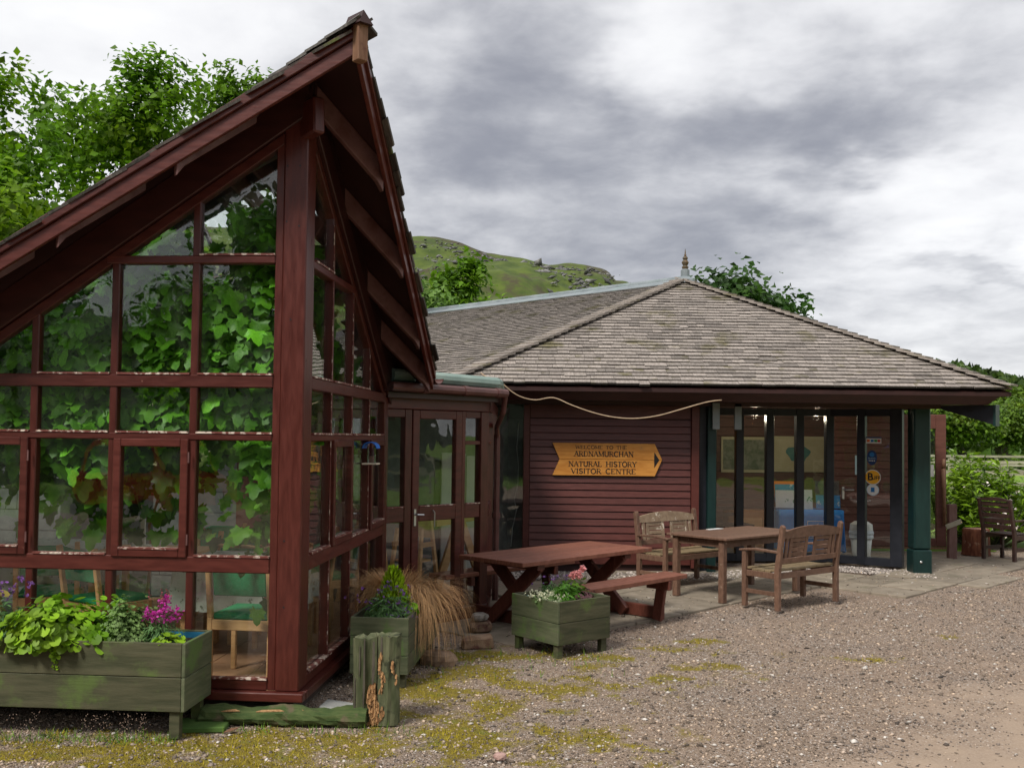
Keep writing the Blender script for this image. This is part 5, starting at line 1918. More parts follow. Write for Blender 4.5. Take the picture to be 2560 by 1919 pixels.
# flat roof, lead roll edge, gutter and downpipe
b = MB()
b.prism([lw((-1.5, 9.18, 2.26)), lw((-1.10, 9.08, 2.26)), lw((-.10, 10.2, 2.26)), lw((-.08, 13.2, 2.26)), lw((-2.6, 13.2, 2.26)), lw((-2.6, 10.5, 2.26))], (0, 0, .06))
b.build('roof', SOFF, lob)
b = MB()
b.tube([lw((-1.15, 9.35, 2.42)), lw((-.17, 10.33, 2.40)), lw((-.155, 10.5, 2.40))], .065, 10)
b.tube([lw((-.155, 10.5, 2.40)), lw((-.15, 13.0, 2.40))], .065, 10)
b.build('lead_roll', mat('green_lead', (.20, .28, .25), (.28, .36, .32), .5, 5), lob)
b = MB()
b.tube([lw((-1.12, 9.11, 2.30)), lw((-.06, 10.17, 2.29))], .045, 10)
for t in (.25, .6, .9):
    p = Vector((-1.12, 9.11, 2.30)).lerp(Vector((-.06, 10.17, 2.29)), t)
    q = p + Vector((.04, .04, 0))
    b.tube([lw(p), lw(q)], .052, 10)
b.build('gutter', GUT, lob)
b = MB()
b.prism([lw((-1.15, 9.16, 2.20)), lw((-.13, 10.18, 2.20)), lw((-.13, 10.18, 2.25)), lw((-1.15, 9.16, 2.25))], (0, .03, 0))
b.build('fascia_board', FASC, lob)
b = MB()
b.tube([lw((-.07, 10.17, 2.26)), lw((-.09, 10.25, 2.10)), lw((-.165, 10.9, 1.95)), lw((-.165, 11.2, 1.85))], .028, 8)
b.tube([lw((-.165, 11.2, 1.87)), lw((-.165, 11.2, .0))], .036, 8)
b.tube([lw((-.165, 11.2, .92)), lw((-.165, 11.2, .99))], .048, 8)
b.build('downpipe', GUT, lob)
MB().box(-2.0, 4.2, 2.6, 2.66, 0, 2.25).build('inner_wall', GREYW, lob)
MB().box(-.5, 1.3, .07, 2.6, .0, .1).build('floor', TERRA, lob)
# things seen through the lobby glass
def high_chair(label, loc, rz):
    t = thing('high_chair', label, 'high chair', loc, rz, 'wooden high chairs in the lobby')
    for sx in (-1, 1):
        MB().beam((sx * .20, -.18, 0), (sx * .15, -.06, .78), .03, .04, up=(0, 1, 0)).build('leg', BEECH, t)
        MB().beam((sx * .20, .22, 0), (sx * .15, .10, .90), .03, .04, up=(0, 1, 0)).build('leg', BEECH, t)
        MB().beam((sx * .17, -.12, .62), (sx * .17, .14, .62), .02, .05).build('arm', BEECH, t)
    MB().box(-.15, .15, -.1, .12, .44, .46).build('seat', BEECH, t)
    b = MB()
    b.prism([(-.15, .12, .68), (.15, .12, .68), (.15, .14, .88), (.09, .145, .95), (-.09, .145, .95), (-.15, .14, .88)], (0, .018, 0))
    b.build('backrest', BEECH, t)
    for z_ in (.22, .34):
        MB().beam((-.18, -.14, z_), (.18, -.14, z_), .02, .04).build('footrest', BEECH, t)
    return t


high_chair('wooden high chair behind the lobby door', (-1.02, 10.35, .1), -.5)
high_chair('wooden high chair behind the left lobby light, next to the pavilion', (-1.52, 10.25, .1), -.9)
t = thing('white_fridge', 'tall white cabinet seen through the lobby door', 'cabinet', (-.66, 11.5, .1), .1)
MB().box(-.16, .12, -.2, .2, 0, 1.55).build('carcase', WHITE, t, bev=.01)
MB().box(-.23, -.165, -.15, .2, 0, 1.45).build('side_panel', GREYW, t)
t = thing('notice_board', 'pale upright board seen through the narrow lobby light', 'board', (-.38, 11.3, .1), .1)
MB().box(-.13, .11, -.02, .02, 0, 1.52).build('board', WHITE, t, bev=.004)
t = thing('timber_easel', 'rough timber easel standing behind the lobby door and side light', 'easel', (-.62, 10.75, .1), .5)
MB().beam((-.22, 0, 0), (.05, 0, .80), .08, .05, up=(0, 1, 0)).build('leg', BEECH, t)
MB().beam((.40, 0, 0), (.10, 0, .80), .08, .05, up=(0, 1, 0)).build('leg', BEECH, t)
MB().beam((-.22, .0, .82), (.30, .0, .88), .09, .09).build('top_beam', BEECH, t)

# ================================================================== arrow sign
sg = thing('arrow_sign', 'varnished wooden arrow sign with carved black lettering on the maroon wall', 'sign', (0, 13.698, 0))
for P in ([(.565, 1.77), (1.98, 1.77), (2.085, 1.549), (.665, 1.549)], [(.667, 1.545), (2.083, 1.545), (1.985, 1.322), (.57, 1.322)]):
    b = MB()
    b.prism([(x_, 0, z_) for x_, z_ in P], (0, -.028, 0))
    b.build('plank', SIGN, sg, bev=.003)
b = MB()
b.prism([(1.975, -.0281, 1.655), (2.045, -.0281, 1.548), (1.975, -.0281, 1.435)], (0, -.0022, 0))
b.build('arrow_mark', INK, sg)


def arc(cx, cz, rx, rz_, a0, a1, n=9):
    return [(cx + rx * math.cos(R(a0 + (a1 - a0) * i / n)), cz + rz_ * math.sin(R(a0 + (a1 - a0) * i / n))) for i in range(n + 1)]


# serif capitals as strokes: (polyline, thick?)  in a unit-high box; second item is the advance width
LET = {
    'A': ([([(.08, 0), (.38, 1)], 0), ([(.38, 1), (.70, 0)], 1), ([(.18, .36), (.58, .36)], 0)], .78, [.08, .70], []),
    'C': ([(arc(.42, .5, .34, .5, 50, 310), 1)], .78, [], []),
    'D': ([([(.14, 0), (.14, 1)], 1), ([(.14, 1)] + arc(.32, .5, .36, .5, 90, -90) + [(.14, 0)], 0)], .78, [.14], [.14]),
    'E': ([([(.14, 0), (.14, 1)], 1), ([(.14, .97), (.58, .97), (.60, .82)], 0), ([(.14, .5), (.46, .5)], 0), ([(.14, .03), (.60, .03), (.62, .18)], 0)], .70, [.14], [.14]),
    'H': ([([(.14, 0), (.14, 1)], 1), ([(.66, 0), (.66, 1)], 1), ([(.14, .5), (.66, .5)], 0)], .80, [.14, .66], [.14, .66]),
    'I': ([([(.18, 0), (.18, 1)], 1)], .36, [.18], [.18]),
    'L': ([([(.14, 0), (.14, 1)], 1), ([(.14, .03), (.58, .03), (.60, .2)], 0)], .66, [.14], [.14]),
    'M': ([([(.12, 0), (.12, 1)], 0), ([(.12, 1), (.44, .08)], 1), ([(.44, .08), (.78, 1)], 0), ([(.78, 1), (.78, 0)], 1)], .92, [.12, .78], [.10, .80]),
    'N': ([([(.14, 0), (.14, 1)], 0), ([(.14, 1), (.68, 0)], 1), ([(.68, 0), (.68, 1)], 0)], .82, [.14], [.10, .68]),
    'O': ([(arc(.42, .5, .34, .5, 0, 360, 16), 1)], .84, [], []),
    'R': ([([(.14, 0), (.14, 1)], 1), ([(.14, .97)] + arc(.36, .74, .22, .23, 90, -90) + [(.14, .51)], 0), ([(.36, .5), (.66, 0)], 1)], .74, [.14, .66], [.14]),
    'S': ([(arc(.34, .74, .22, .24, 30, 270, 8) + arc(.34, .26, .24, .24, 90, -150, 8), 1)], .66, [], []),
    'T': ([([(.36, 0), (.36, 1)], 1), ([(.06, .82), (.07, .97), (.65, .97), (.66, .82)], 0)], .72, [.36], []),
    'U': ([([(.14, 1), (.14, .3)] + arc(.40, .3, .26, .28, 180, 360) + [(.66, 1)], 1)], .80, [], [.14, .66]),
    'V': ([([(.08, 1), (.38, 0)], 1), ([(.38, 0), (.68, 1)], 0)], .76, [], [.08, .68]),
    'W': ([([(.06, 1), (.28, 0)], 1), ([(.28, 0), (.50, .9)], 0), ([(.50, .9), (.74, 0)], 1), ([(.74, 0), (.96, 1)], 0)], 1.0, [], [.06, .50, .96]),
    'Y': ([([(.08, 1), (.38, .45)], 1), ([(.38, .45), (.68, 1)], 0), ([(.38, .45), (.38, 0)], 1)], .76, [.38], [.08, .68]),
}


def carve(line, x0, x1, zc, h, z_tilt=0):
    b = MB()
    tot = sum(LET[c][1] if c != ' ' else .6 for c in line)
    k = (x1 - x0) / tot
    x = x0
    for c in line:
        if c == ' ':
            x += .6 * k
            continue
        st_, w, lo_, hi_ = LET[c]
        T = lambda p: (x + p[0] * k, zc + (p[1] - .5) * h)
        for pl, thick in st_:
            th_ = h * (.20 if thick else .10)
            for i in range(len(pl) - 1):
                (ax, az_), (bx_, bz) = T(pl[i]), T(pl[i + 1])
                d = math.hypot(bx_ - ax, bz - az_)
                if d < 1e-6:
                    continue
                ux, uz = (bx_ - ax) / d, (bz - az_) / d
                e = th_ * .22
                ax, az_, bx_, bz = ax - ux * e, az_ - uz * e, bx_ + ux * e, bz + uz * e
                px_, pz = -uz * th_ / 2, ux * th_ / 2
                b.prism([(ax + px_, -.0281, az_ + pz), (ax - px_, -.0281, az_ - pz), (bx_ - px_, -.0281, bz - pz), (bx_ + px_, -.0281, bz + pz)], (0, -.0016 - .0002 * (i % 5), 0))
        for q, zz_ in [(q, .03) for q in lo_] + [(q, .97) for q in hi_]:
            cx, cz = T((q, zz_))
            b.box(cx - h * .19, cx + h * .19, -.0301, -.0281, cz - h * .04, cz + h * .04)
        x += w * k
    b.build('lettering', INK, sg)


carve('WELCOME TO THE', .885, 1.60, 1.713, .045)
carve('ARDNAMURCHAN', .865, 1.69, 1.622, .070)
carve('NATURAL HISTORY', .79, 1.735, 1.482, .070)
carve('VISITOR CENTRE', .825, 1.725, 1.383, .068)

# tan cable looped under the fascia
pts = [(-.42, 13.15, 2.69), (-.297, 13.0, 2.60), (-.153, 12.95, 2.555), (.005, 12.97, 2.43), (.149, 13.0, 2.36), (.32, 13.02, 2.334), (.547, 13.02, 2.365), (.79, 12.99, 2.268), (1.076, 12.97, 2.172),
       (1.361, 12.96, 2.114), (1.645, 12.96, 2.105), (1.929, 12.98, 2.147), (2.213, 13.0, 2.228), (2.569, 13.02, 2.332), (2.80, 13.05, 2.365)]
V_ = [Vector(p) for p in pts]
fine_ = []
for i in range(len(V_) - 1):
    p0, p1, p2, p3 = V_[max(i - 1, 0)], V_[i], V_[i + 1], V_[min(i + 2, len(V_) - 1)]
    for k in range(5):
        t = k / 5
        fine_.append(.5 * ((2 * p1) + (p2 - p0) * t + (2 * p0 - 5 * p1 + 4 * p2 - p3) * t * t + (3 * p1 - p0 - 3 * p2 + p3) * t ** 3))
b = MB()
b.tube(fine_, .0085, 6)
o = b.build('cable', ROPE, None, smooth=True)
tag(o, 'tan cable hanging in a long loop under the fascia above the arrow sign', 'cable')

# ================================================================== picnic table
t = thing('picnic_table', 'red-brown picnic table with crossed legs and two attached benches', 'picnic table', (.50, 10.10, .012), R(46))
HT = .68
for i in range(5):
    y0 = -.43 + i * .173
    MB().box(-1.0 + (i % 2) * .006, 1.0 - (i % 3) * .005, y0, y0 + .167, HT - .042, HT).build('plank', TABLE, t, bev=.004)
MB().box(-.72, -.62, -.36, .36, HT - .10, HT - .043).build('batten', TABLEL, t)
MB().box(.62, .72, -.36, .36, HT - .10, HT - .043).build('batten', TABLEL, t)
for sx in (-1, 1):
    x_ = sx * .64
    MB().beam((x_ - .026, -.33, HT - .06), (x_ - .026, .33, .03), .05, .125, up=(0, 1, 0)).build('leg', TABLEL, t, bev=.005)
    MB().beam((x_ + .026, .33, HT - .06), (x_ + .026, -.33, .03), .05, .125, up=(0, 1, 0)).build('leg', TABLEL, t, bev=.005)
    MB().beam((x_ + .078, -.78, .065), (x_ + .078, .78, .065), .05, .125).build('ground_rail', TABLEL, t, bev=.006)
    for sy in (-1, 1):
        b = MB()
        b.beam((x_ + .03, sy * .735, .0), (x_ + .03, sy * .80, .40), .045, .11, up=(0, 1, 0))
        b.build('bench_post', TABLEL, t, bev=.005)
        MB().box(x_ + .0, x_ + .055, min(sy * .62, sy * .90), max(sy * .62, sy * .90), .315, .405).build('bench_bearer', TABLEL, t, bev=.004)
for sy in (-1, 1):
    for k in (0, 1):
        y0 = sy * (.62 + k * .142)
        MB().box(-.98 + k * .008, .98 - k * .01, min(y0, y0 + sy * .136), max(y0, y0 + sy * .136), .408, .452).build('bench_plank', TABLE, t, bev=.005)

# ================================================================== dining table and benches of weathered hardwood
t = thing('patio_table', 'brown weathered rectangular table standing between the two slatted benches', 'table', (2.72, 11.87, .012), R(41))
NP = 9
for i in range(NP):
    y0 = -.43 + i * .0958
    MB().box(-.72, .72, y0, y0 + .0925, .705, .728).build('plank', TEAK, t, bev=.002)
MB().box(-.80, -.722, -.43, .43, .704, .729).build('end_board', TEAK, t, bev=.003)
MB().box(.722, .80, -.43, .43, .704, .729).build('end_board', TEAK, t, bev=.003)
for sy in (-1, 1):
    MB().box(-.68, .68, sy * .335 - .012, sy * .335 + .012, .615, .703).build('apron', TEAK, t, bev=.002)
for sx in (-1, 1):
    MB().box(sx * .72 - .012, sx * .72 + .012, -.30, .30, .615, .703).build('apron', TEAK, t, bev=.002)
    for sy in (-1, 1):
        MB().box(sx * .73 - .036, sx * .73 + .036, sy * .33 - .036, sy * .33 + .036, 0, .7025).build('leg', TEAK, t, bev=.006)
b = MB()
b.prism([(-.10, .335, .7295), (.17, .335, .7295), (.16, .405, .7295), (-.09, .40, .7295)], (0, 0, .006))
o = b.build('menu_card', WHITE, None, loc=(2.72, 11.87, .012), rot=(0, 0, R(41)))
tag(o, 'white card lying near the far edge of the weathered table', 'card')


def slat_bench(label, loc, rz):
    t = thing('garden_bench', label, 'bench', loc, rz, 'slatted benches at the weathered table')
    Wd = 1.14
    for i in range(5):
        y0 = -.20 + i * .084
        z0 = .40 + (.012 if i == 0 else -.006 * math.sin(i / 4 * 3.14)) + (.01 if i == 4 else 0)
        MB().box(-.54, .54, y0, y0 + .076, z0, z0 + .022).build('seat_slat', TEAKS, t, bev=.003)
    for y_ in (-.205, .205):
        MB().box(-.53, .53, y_ - .012, y_ + .012, .335, .399).build('apron', TEAK, t, bev=.003)
    for sx in (-1, 1):
        x_ = sx * .545
        MB().box(x_ - .026, x_ + .026, .19, .245, 0, .60).build('leg', TEAK, t, bev=.005)
        b = MB()
        b.prism([(x_ - .026, -.245, 0), (x_ - .026, -.19, 0), (x_ - .026, -.185, .42), (x_ - .026, -.255, .90), (x_ - .026, -.275, .925), (x_ - .026, -.305, .90), (x_ - .026, -.245, .42)], (.052, 0, 0))
        b.build('leg', TEAK, t, bev=.004)
        b = MB()
        b.prism([(x_ - .034, -.235, .612), (x_ - .034, .08, .622), (x_ - .034, .275, .602), (x_ - .034, .28, .624), (x_ - .034, .08, .648), (x_ - .034, -.225, .638)], (.068, 0, 0))
        b.build('armrest', TEAK, t, bev=.005)
        MB().box(x_ - .018, x_ + .018, -.19, .19, .15, .195).build('side_stretcher', TEAK, t, bev=.003)
        MB().box(x_ - .018, x_ + .018, -.19, .19, .335, .398).build('side_rail', TEAK, t, bev=.003)

    def yb(z):
        return -.215 - (z - .42) * .135
    # curved top rail
    n = 10
    low = [(-.52 + 1.04 * i / n, .775 + 0 * i) for i in range(n + 1)]
    upp = [(-.52 + 1.04 * i / n, .845 + .055 * (1 - (2 * i / n - 1) ** 2)) for i in range(n + 1)]
    b = MB()
    for i in range(n):
        P = [low[i], low[i + 1], upp[i + 1], upp[i]]
        b.prism([(x_, yb(z_) + .014, z_) for x_, z_ in P], (0, -.030, 0))
    b.build('top_rail', TEAK, t)
    b = MB()
    b.prism([(-.52, yb(.50) + .014, .50), (.52, yb(.50) + .014, .50), (.52, yb(.56) + .014, .56), (-.52, yb(.56) + .014, .56)], (0, -.03, 0))
    b.build('lower_rail', TEAK, t, bev=.003)
    for x_ in (-.44, -.365, -.085, .0, .085, .365, .44):
        if abs(x_) < .01:
            continue
        b = MB()
        w = .024
        b.prism([(x_ - w, yb(.56) + .009, .56), (x_ + w, yb(.56) + .009, .56), (x_ + w, yb(.78) + .009, .78), (x_ - w, yb(.78) + .009, .78)], (0, -.018, 0))
        b.build('back_splat', TEAK, t, bev=.002)
    for s_ in (-1, 1):
        for k in range(4):
            z0 = .572 + k * .052
            xa, xb = sorted((s_ * .11, s_ * .34))
            b = MB()
            b.prism([(xa, yb(z0) + .006, z0), (xb, yb(z0) + .006, z0), (xb, yb(z0 + .042) + .006, z0 + .042), (xa, yb(z0 + .042) + .006, z0 + .042)], (0, -.012, 0))
            b.build('back_slat', TEAK, t, bev=.002)
    return t


b1 = slat_bench('slatted garden bench seen from behind, nearest the gravel', (3.165, 11.18, .012), R(39))
b2 = copy_tree(b1)
b2['label'] = 'paler slatted garden bench with peeling back, facing out before the maroon wall'
b2.location = (2.17, 12.55, .012)
b2.rotation_euler = (0, 0, R(219))
# the far bench is bleached and peeling
PALE = mat('bleached_teak', (.20, .135, .085), (.29, .21, .14), .7, 5, (3, 10, 3), rand=.12, bump=.3, c3=(.62, .54, .44), c3f=(.58, .66), c3scale=11)
for ch in b2.children:
    if ch.name.split('.')[0] in ('back_splat', 'back_slat', 'top_rail'):
        ch.data = ch.data.copy()
        ch.data.materials[0] = PALE

# dark armchair at the right
t = thing('garden_armchair', 'dark wooden garden armchair standing on the grass edge by the laurel bush', 'armchair', (7.83, 15.60, 0), R(-62))
for i in range(5):
    MB().box(-.24, .24, -.2 + i * .088, -.12 + i * .088, .41, .43).build('seat_slat', DTEAK, t, bev=.003)
for sx in (-1, 1):
    x_ = sx * .265
    MB().box(x_ - .025, x_ + .025, .20, .25, 0, .62).build('leg', DTEAK, t, bev=.004)
    b = MB()
    b.prism([(x_ - .025, -.25, 0), (x_ - .025, -.20, 0), (x_ - .025, -.195, .42), (x_ - .025, -.31, .97), (x_ - .025, -.36, .96), (x_ - .025, -.25, .42)], (.05, 0, 0))
    b.build('leg', DTEAK, t, bev=.004)
    MB().box(x_ - .035, x_ + .035, -.24, .30, .622, .65).build('armrest', DTEAK, t, bev=.004)
    MB().box(x_ - .015, x_ + .015, -.2, .2, .16, .21).build('side_stretcher', DTEAK, t)
    MB().box(x_ - .015, x_ + .015, -.2, .2, .34, .409).build('side_rail', DTEAK, t)
for k in range(5):
    z0 = .50 + k * .088
    y_ = -.225 - (z0 - .42) * .19
    MB().box(-.24, .24, y_ - .012, y_ + .012, z0, z0 + .066).build('back_slat', DTEAK, t, bev=.003)
b = MB()
for i in range(6):
    xa, xb = -.24 + .08 * i, -.16 + .08 * i
    za, zb = .965 + .028 * (1 - (xa / .24) ** 2), .965 + .028 * (1 - (xb / .24) ** 2)
    b.prism([(xa, -.315, .935), (xb, -.315, .935), (xb, -.315, zb), (xa, -.315, za)], (0, -.03, 0))
b.build('top_rail', DTEAK, t)
MB().box(-.24, .24, .205, .235, .34, .409).build('front_rail', DTEAK, t)

# log stump and leaning post at the right
STUMP = mat('red_bark', (.10, .030, .018), (.20, .075, .04), .9, 7, (4, 4, 1), bump=.7, c3=(.36, .26, .18), c3f=(.62, .68), c3scale=3)
b = MB()
n = 18
ring = [1 + .07 * math.sin(3 * a) + .04 * math.sin(7 * a) for a in np.linspace(0, 2 * math.pi, n, endpoint=False)]
vs, fs = [], []
for z_, k in ((0, .225), (.05, .215), (.22, .205), (.40, .205), (.43, .195)):
    for i in range(n):
        a = 2 * math.pi * i / n
        vs.append((math.cos(a) * k * ring[i], math.sin(a) * k * ring[i], z_))
for j in range(4):
    for i in range(n):
        fs.append((j * n + i, j * n + (i + 1) % n, (j + 1) * n + (i + 1) % n, (j + 1) * n + i))
fs.append(list(range(4 * n, 5 * n)))
b.add(vs, fs)
st_ = thing('tree_stump', 'sawn log stump with red-brown bark between the armchair and the leaning post', 'stump', (7.66, 16.28, 0))
b.build('trunk', STUMP, st_)
b = MB()
b.prism([(-.02, -.232, .0), (.07, -.225, 0), (.065, -.215, .41), (-.02, -.225, .42)], (0, -.012, 0))
b.build('bare_strip', FENCE, st_)
MB().lathe([(.0, .431), (.17, .431), (.18, .428)], 18, cap=False).build('sawn_top', mat('sawn_end', (.22, .11, .08), (.32, .18, .13), .85, 12), st_)
t = thing('stake_post', 'short reddish grey stake with a loose wood strip beside the open door', 'post', (6.99, 15.70, 0))
MB().box(-.065, .065, -.05, .05, 0, .86).build('post', mat('greyed_red_wood', (.13, .065, .055), (.19, .11, .10), .8, 4, (4, 4, 1), bump=.3), t, bev=.008)
b = MB()
b.beam((-.12, -.06, .50), (.12, -.07, .60), .03, .075)
b.build('loose_strip', FENCE, t, bev=.004)

# ================================================================== planters
def trough(label, loc, rz, L, D, z0, z1, nboard, legs, feet=True):
    t = thing('planter', label, 'planter', loc, rz)
    h = (z1 - z0) / nboard
    for k in range(nboard):
        za, zb = z0 + k * h + .002, z0 + (k + 1) * h - .002
        MB().box(-L / 2 + .0, L / 2 - .024, -D / 2, -D / 2 + .022, za, zb).build('board', PLANT, t, bev=.003)
        MB().box(-L / 2 + .0, L / 2 - .024, D / 2 - .022, D / 2, za, zb).build('board', PLANT, t, bev=.003)
        MB().box(L / 2 - .0225, L / 2, -D / 2, D / 2, za, zb).build('board', PLANT2, t, bev=.003)
        MB().box(-L / 2 - .0225, -L / 2 - .0005, -D / 2, D / 2, za, zb).build('board', PLANT2, t, bev=.003)
    for sx in (-1, 1):
        for sy in (-1, 1):
            xx, yy = sx * (L / 2 - .07), sy * (D / 2 - .05)
            MB().box(xx - .032, xx + .032, yy - .026, yy + .026, 0, z1 - .05).build('leg', PLANT, t, bev=.003)
    MB().box(-L / 2 + .005, L / 2 - .03, -D / 2 + .024, D / 2 - .024, z1 - .12, z1 - .05).build('soil', SOIL, t)
    b = MB()
    b.box(-L / 2 + .003, L / 2 - .026, D / 2 - .027, D / 2 - .0235, z1 - .09, z1 - .012)
    b.box(L / 2 - .031, L / 2 - .0275, -D / 2 + .03, D / 2 - .03, z1 - .09, z1 - .015)
    b.build('liner', LINER, t)
    return t


c_, s_n = math.cos(-TH), math.sin(-TH)
ncx, ncy = -1.95, 6.0
LL, DD = 1.75, .43
ctr = Vector((ncx, ncy, 0)) + Vector((-c_, -s_n, 0)) * (LL / 2) + Vector((-s_n, c_, 0)) * (DD / 2)
trough('long mossy green trough of two boards before the front glazing, filled with bright foliage', tuple(ctr), -TH, LL, DD, .165, .58, 2, True)
def trp(x, y, z):
    return Vector((ctr.x + x * c_ - y * s_n, ctr.y + x * s_n + y * c_, z))


b = MB()
b.prism([(-.17, -.10, 0), (.16, -.10, 0), (.17, .12, 0), (-.17, .12, 0)], (0, 0, .035))
o = b.build('green_slab', mat('algae_slab', (.05, .11, .02), (.09, .17, .035), .85, 8, bump=.4), None, bev=.006, loc=(-1.93, 6.28, -.008), rot=(0, 0, .1))
tag(o, 'algae green flat slab under the right leg of the long trough', 'slab')

ML, MD = 1.40, .43
mc = Vector((-.715, 7.28, 0)) + Vector((-MD / 2, ML / 2, 0))
mdir = R(90) - TH
tm = trough('green trough end-on beside the side glazing, holding the brown sedge and a conifer', (mc.x + .03, mc.y, 0), R(-90) - .075, ML, MD, .10, .515, 3, True)


def mp(x, y, z):
    """mid trough: x across to the right, y back from its front end"""
    a = -.075
    return Vector((mc.x + .03 + x * math.cos(a) - (y - ML / 2) * math.sin(a), mc.y + x * math.sin(a) + (y - ML / 2) * math.cos(a), z))


qa = .6826
qs = .61
qc = Vector((.403, 8.26, 0)) + Vector((math.cos(qa) - math.sin(qa), math.sin(qa) + math.cos(qa), 0)) * qs / 2
t = thing('planter', 'square green box planter with a pink geranium in front of the picnic table', 'planter', tuple(qc), qa)
for k in range(2):
    za, zb = .115 + k * .182, .115 + (k + 1) * .182 - .004
    MB().box(-qs / 2 + .023, qs / 2, -qs / 2, -qs / 2 + .022, za, zb).build('board', PLANT, t, bev=.003)
    MB().box(-qs / 2 + .023, qs / 2 - .023, qs / 2 - .022, qs / 2, za, zb).build('board', PLANT, t, bev=.003)
    MB().box(-qs / 2, -qs / 2 + .022, -qs / 2, qs / 2, za, zb).build('board', PLANT2, t, bev=.003)
    MB().box(qs / 2 - .022, qs / 2, -qs / 2 + .023, qs / 2, za, zb).build('board', PLANT2, t, bev=.003)
for sx in (-1, 1):
    for sy in (-1, 1):
        MB().box(sx * .255 - .032, sx * .255 + .032, sy * .255 - .026, sy * .255 + .026, 0, .40).build('leg', PLANT, t, bev=.003)
MB().box(-qs / 2 + .024, qs / 2 - .024, -qs / 2 + .024, qs / 2 - .024, .37, .43).build('soil', SOIL, t)
MB().box(-qs / 2 + .03, -qs / 2 + .16, qs / 2 - .12, qs / 2 - .03, .4305, .445).build('liner', LINER, t)
MB().box(qs / 2 - .12, qs / 2 - .03, -.1, qs / 2 - .13, .4305, .45).build('liner', BLACK, t)


def sqp(x, y, z):
    return Vector((qc.x + x * math.cos(qa) - y * math.sin(qa), qc.y + x * math.sin(qa) + y * math.cos(qa), z))


# ================================================================== plants
ROUND_V = [(0, 0, 0), (.30, .14, .05), (.46, .48, .02), (.32, .84, -.02), (0, 1, -.08), (-.32, .84, -.02), (-.46, .48, .02), (-.30, .14, .05), (0, .5, -.03)]
ROUND_T = [(8, i, i % 8) if i == 0 else (8, i, (i + 1) % 8) for i in range(8)]
SLIM_V = [(-.07, 0, 0), (.07, 0, 0), (.09, .5, .04), (-.09, .5, .04), (0, 1, -.02)]
SLIM_T = [(0, 1, 2), (0, 2, 3), (3, 2, 4)]


def mound(name, label, cat, base, rx, ry, h, n, leaf, m, tv=ROUND_V, tf=ROUND_T, drop=None, spread=.4, shell=.45, singles=0, stems=10, group=None, stemmat=None, tone=None):
    """a rounded plant: leaves on a dome, larger ones as single pieces"""
    t = thing(name, label, cat, tuple(base), 0, group)
    a = rng.random(n) * 2 * math.pi
    ph = np.arccos(1 - rng.random(n) * .98)
    rr_ = shell + (1 - shell) * rng.random(n) ** .6
    d = np.stack([np.sin(ph) * np.cos(a), np.sin(ph) * np.sin(a), np.cos(ph)], 1)
    lump = 1 + .22 * np.sin(a * 3 + 1) * np.sin(ph * 2) + .14 * np.sin(a * 7)
    pos = d * np.array([rx, ry, h]) * (rr_ * lump)[:, None]
    nrm = d * np.array([1, 1, 1.]) + (0, 0, .6)
    # leaf tips point outwards and a little down
    z = nrm + rng.normal(0, spread, (n, 3))
    z /= np.linalg.norm(z, axis=1)[:, None]
    y = d * (1, 1, .2) + rng.normal(0, .45, (n, 3)) - (0, 0, .25)
    y -= z * np.sum(y * z, 1)[:, None]
    y /= np.linalg.norm(y, axis=1)[:, None]
    x = np.cross(y, z)
    rot = np.stack([x, y, z], 2)
    sc = leaf * rng.uniform(.6, 1.25, n)
    tn = np.clip(.25 + .6 * rng.random(n), 0, 1)
    if singles:
        o_ = np.argsort(-(pos[:, 2] * .6 - pos[:, 1]))
        pos, rot, sc, tn = pos[o_], rot[o_], sc[o_], tn[o_]
        vm_ = [tri_mesh('leaf', np.array(tv), np.array(tf), [.2 + .2 * i] * len(tf), m) for i in range(4)]
        for i in range(singles):
            o = link('leaf', vm_[i % 4], None, t)
            M_ = Matrix(rot[i].tolist()).to_4x4() @ Matrix.Diagonal((sc[i], sc[i], sc[i], 1))
            M_.translation = pos[i]
            o.matrix_local = M_
    o = scatter('leaf_mass', tv, tf, pos[singles:], rot[singles:], sc[singles:], tn[singles:], m, t)
    o['kind'] = 'stuff'
    if stems:
        b = MB()
        for i in range(stems):
            an = i * 2.4
            k = .75 * math.sqrt((i + .5) / stems)
            b.tube([(0, 0, -.05), (k * rx * .5 * math.cos(an), k * ry * .5 * math.sin(an), h * .45), (k * rx * math.cos(an), k * ry * math.sin(an), h * .75 * (1.1 - .5 * k))], .004, 4, cap=False)
        b.build('stems', stemmat or L_LAV, t)
    return t


def flowers(t, pts, size, m, name='flower', tv=ROUND_V, tf=ROUND_T, k=5):
    P, Rr = [], []
    for p in pts:
        for i in range(k):
            P.append(p)
    n = len(P)
    o = scatter(name, tv, tf, np.array(P) + rng.normal(0, size * .25, (n, 3)), rand_rot(n, None, .9), size * rng.uniform(.6, 1.2, n), rng.random(n), m, t)
    o['kind'] = 'stuff'
    return o


G5 = None
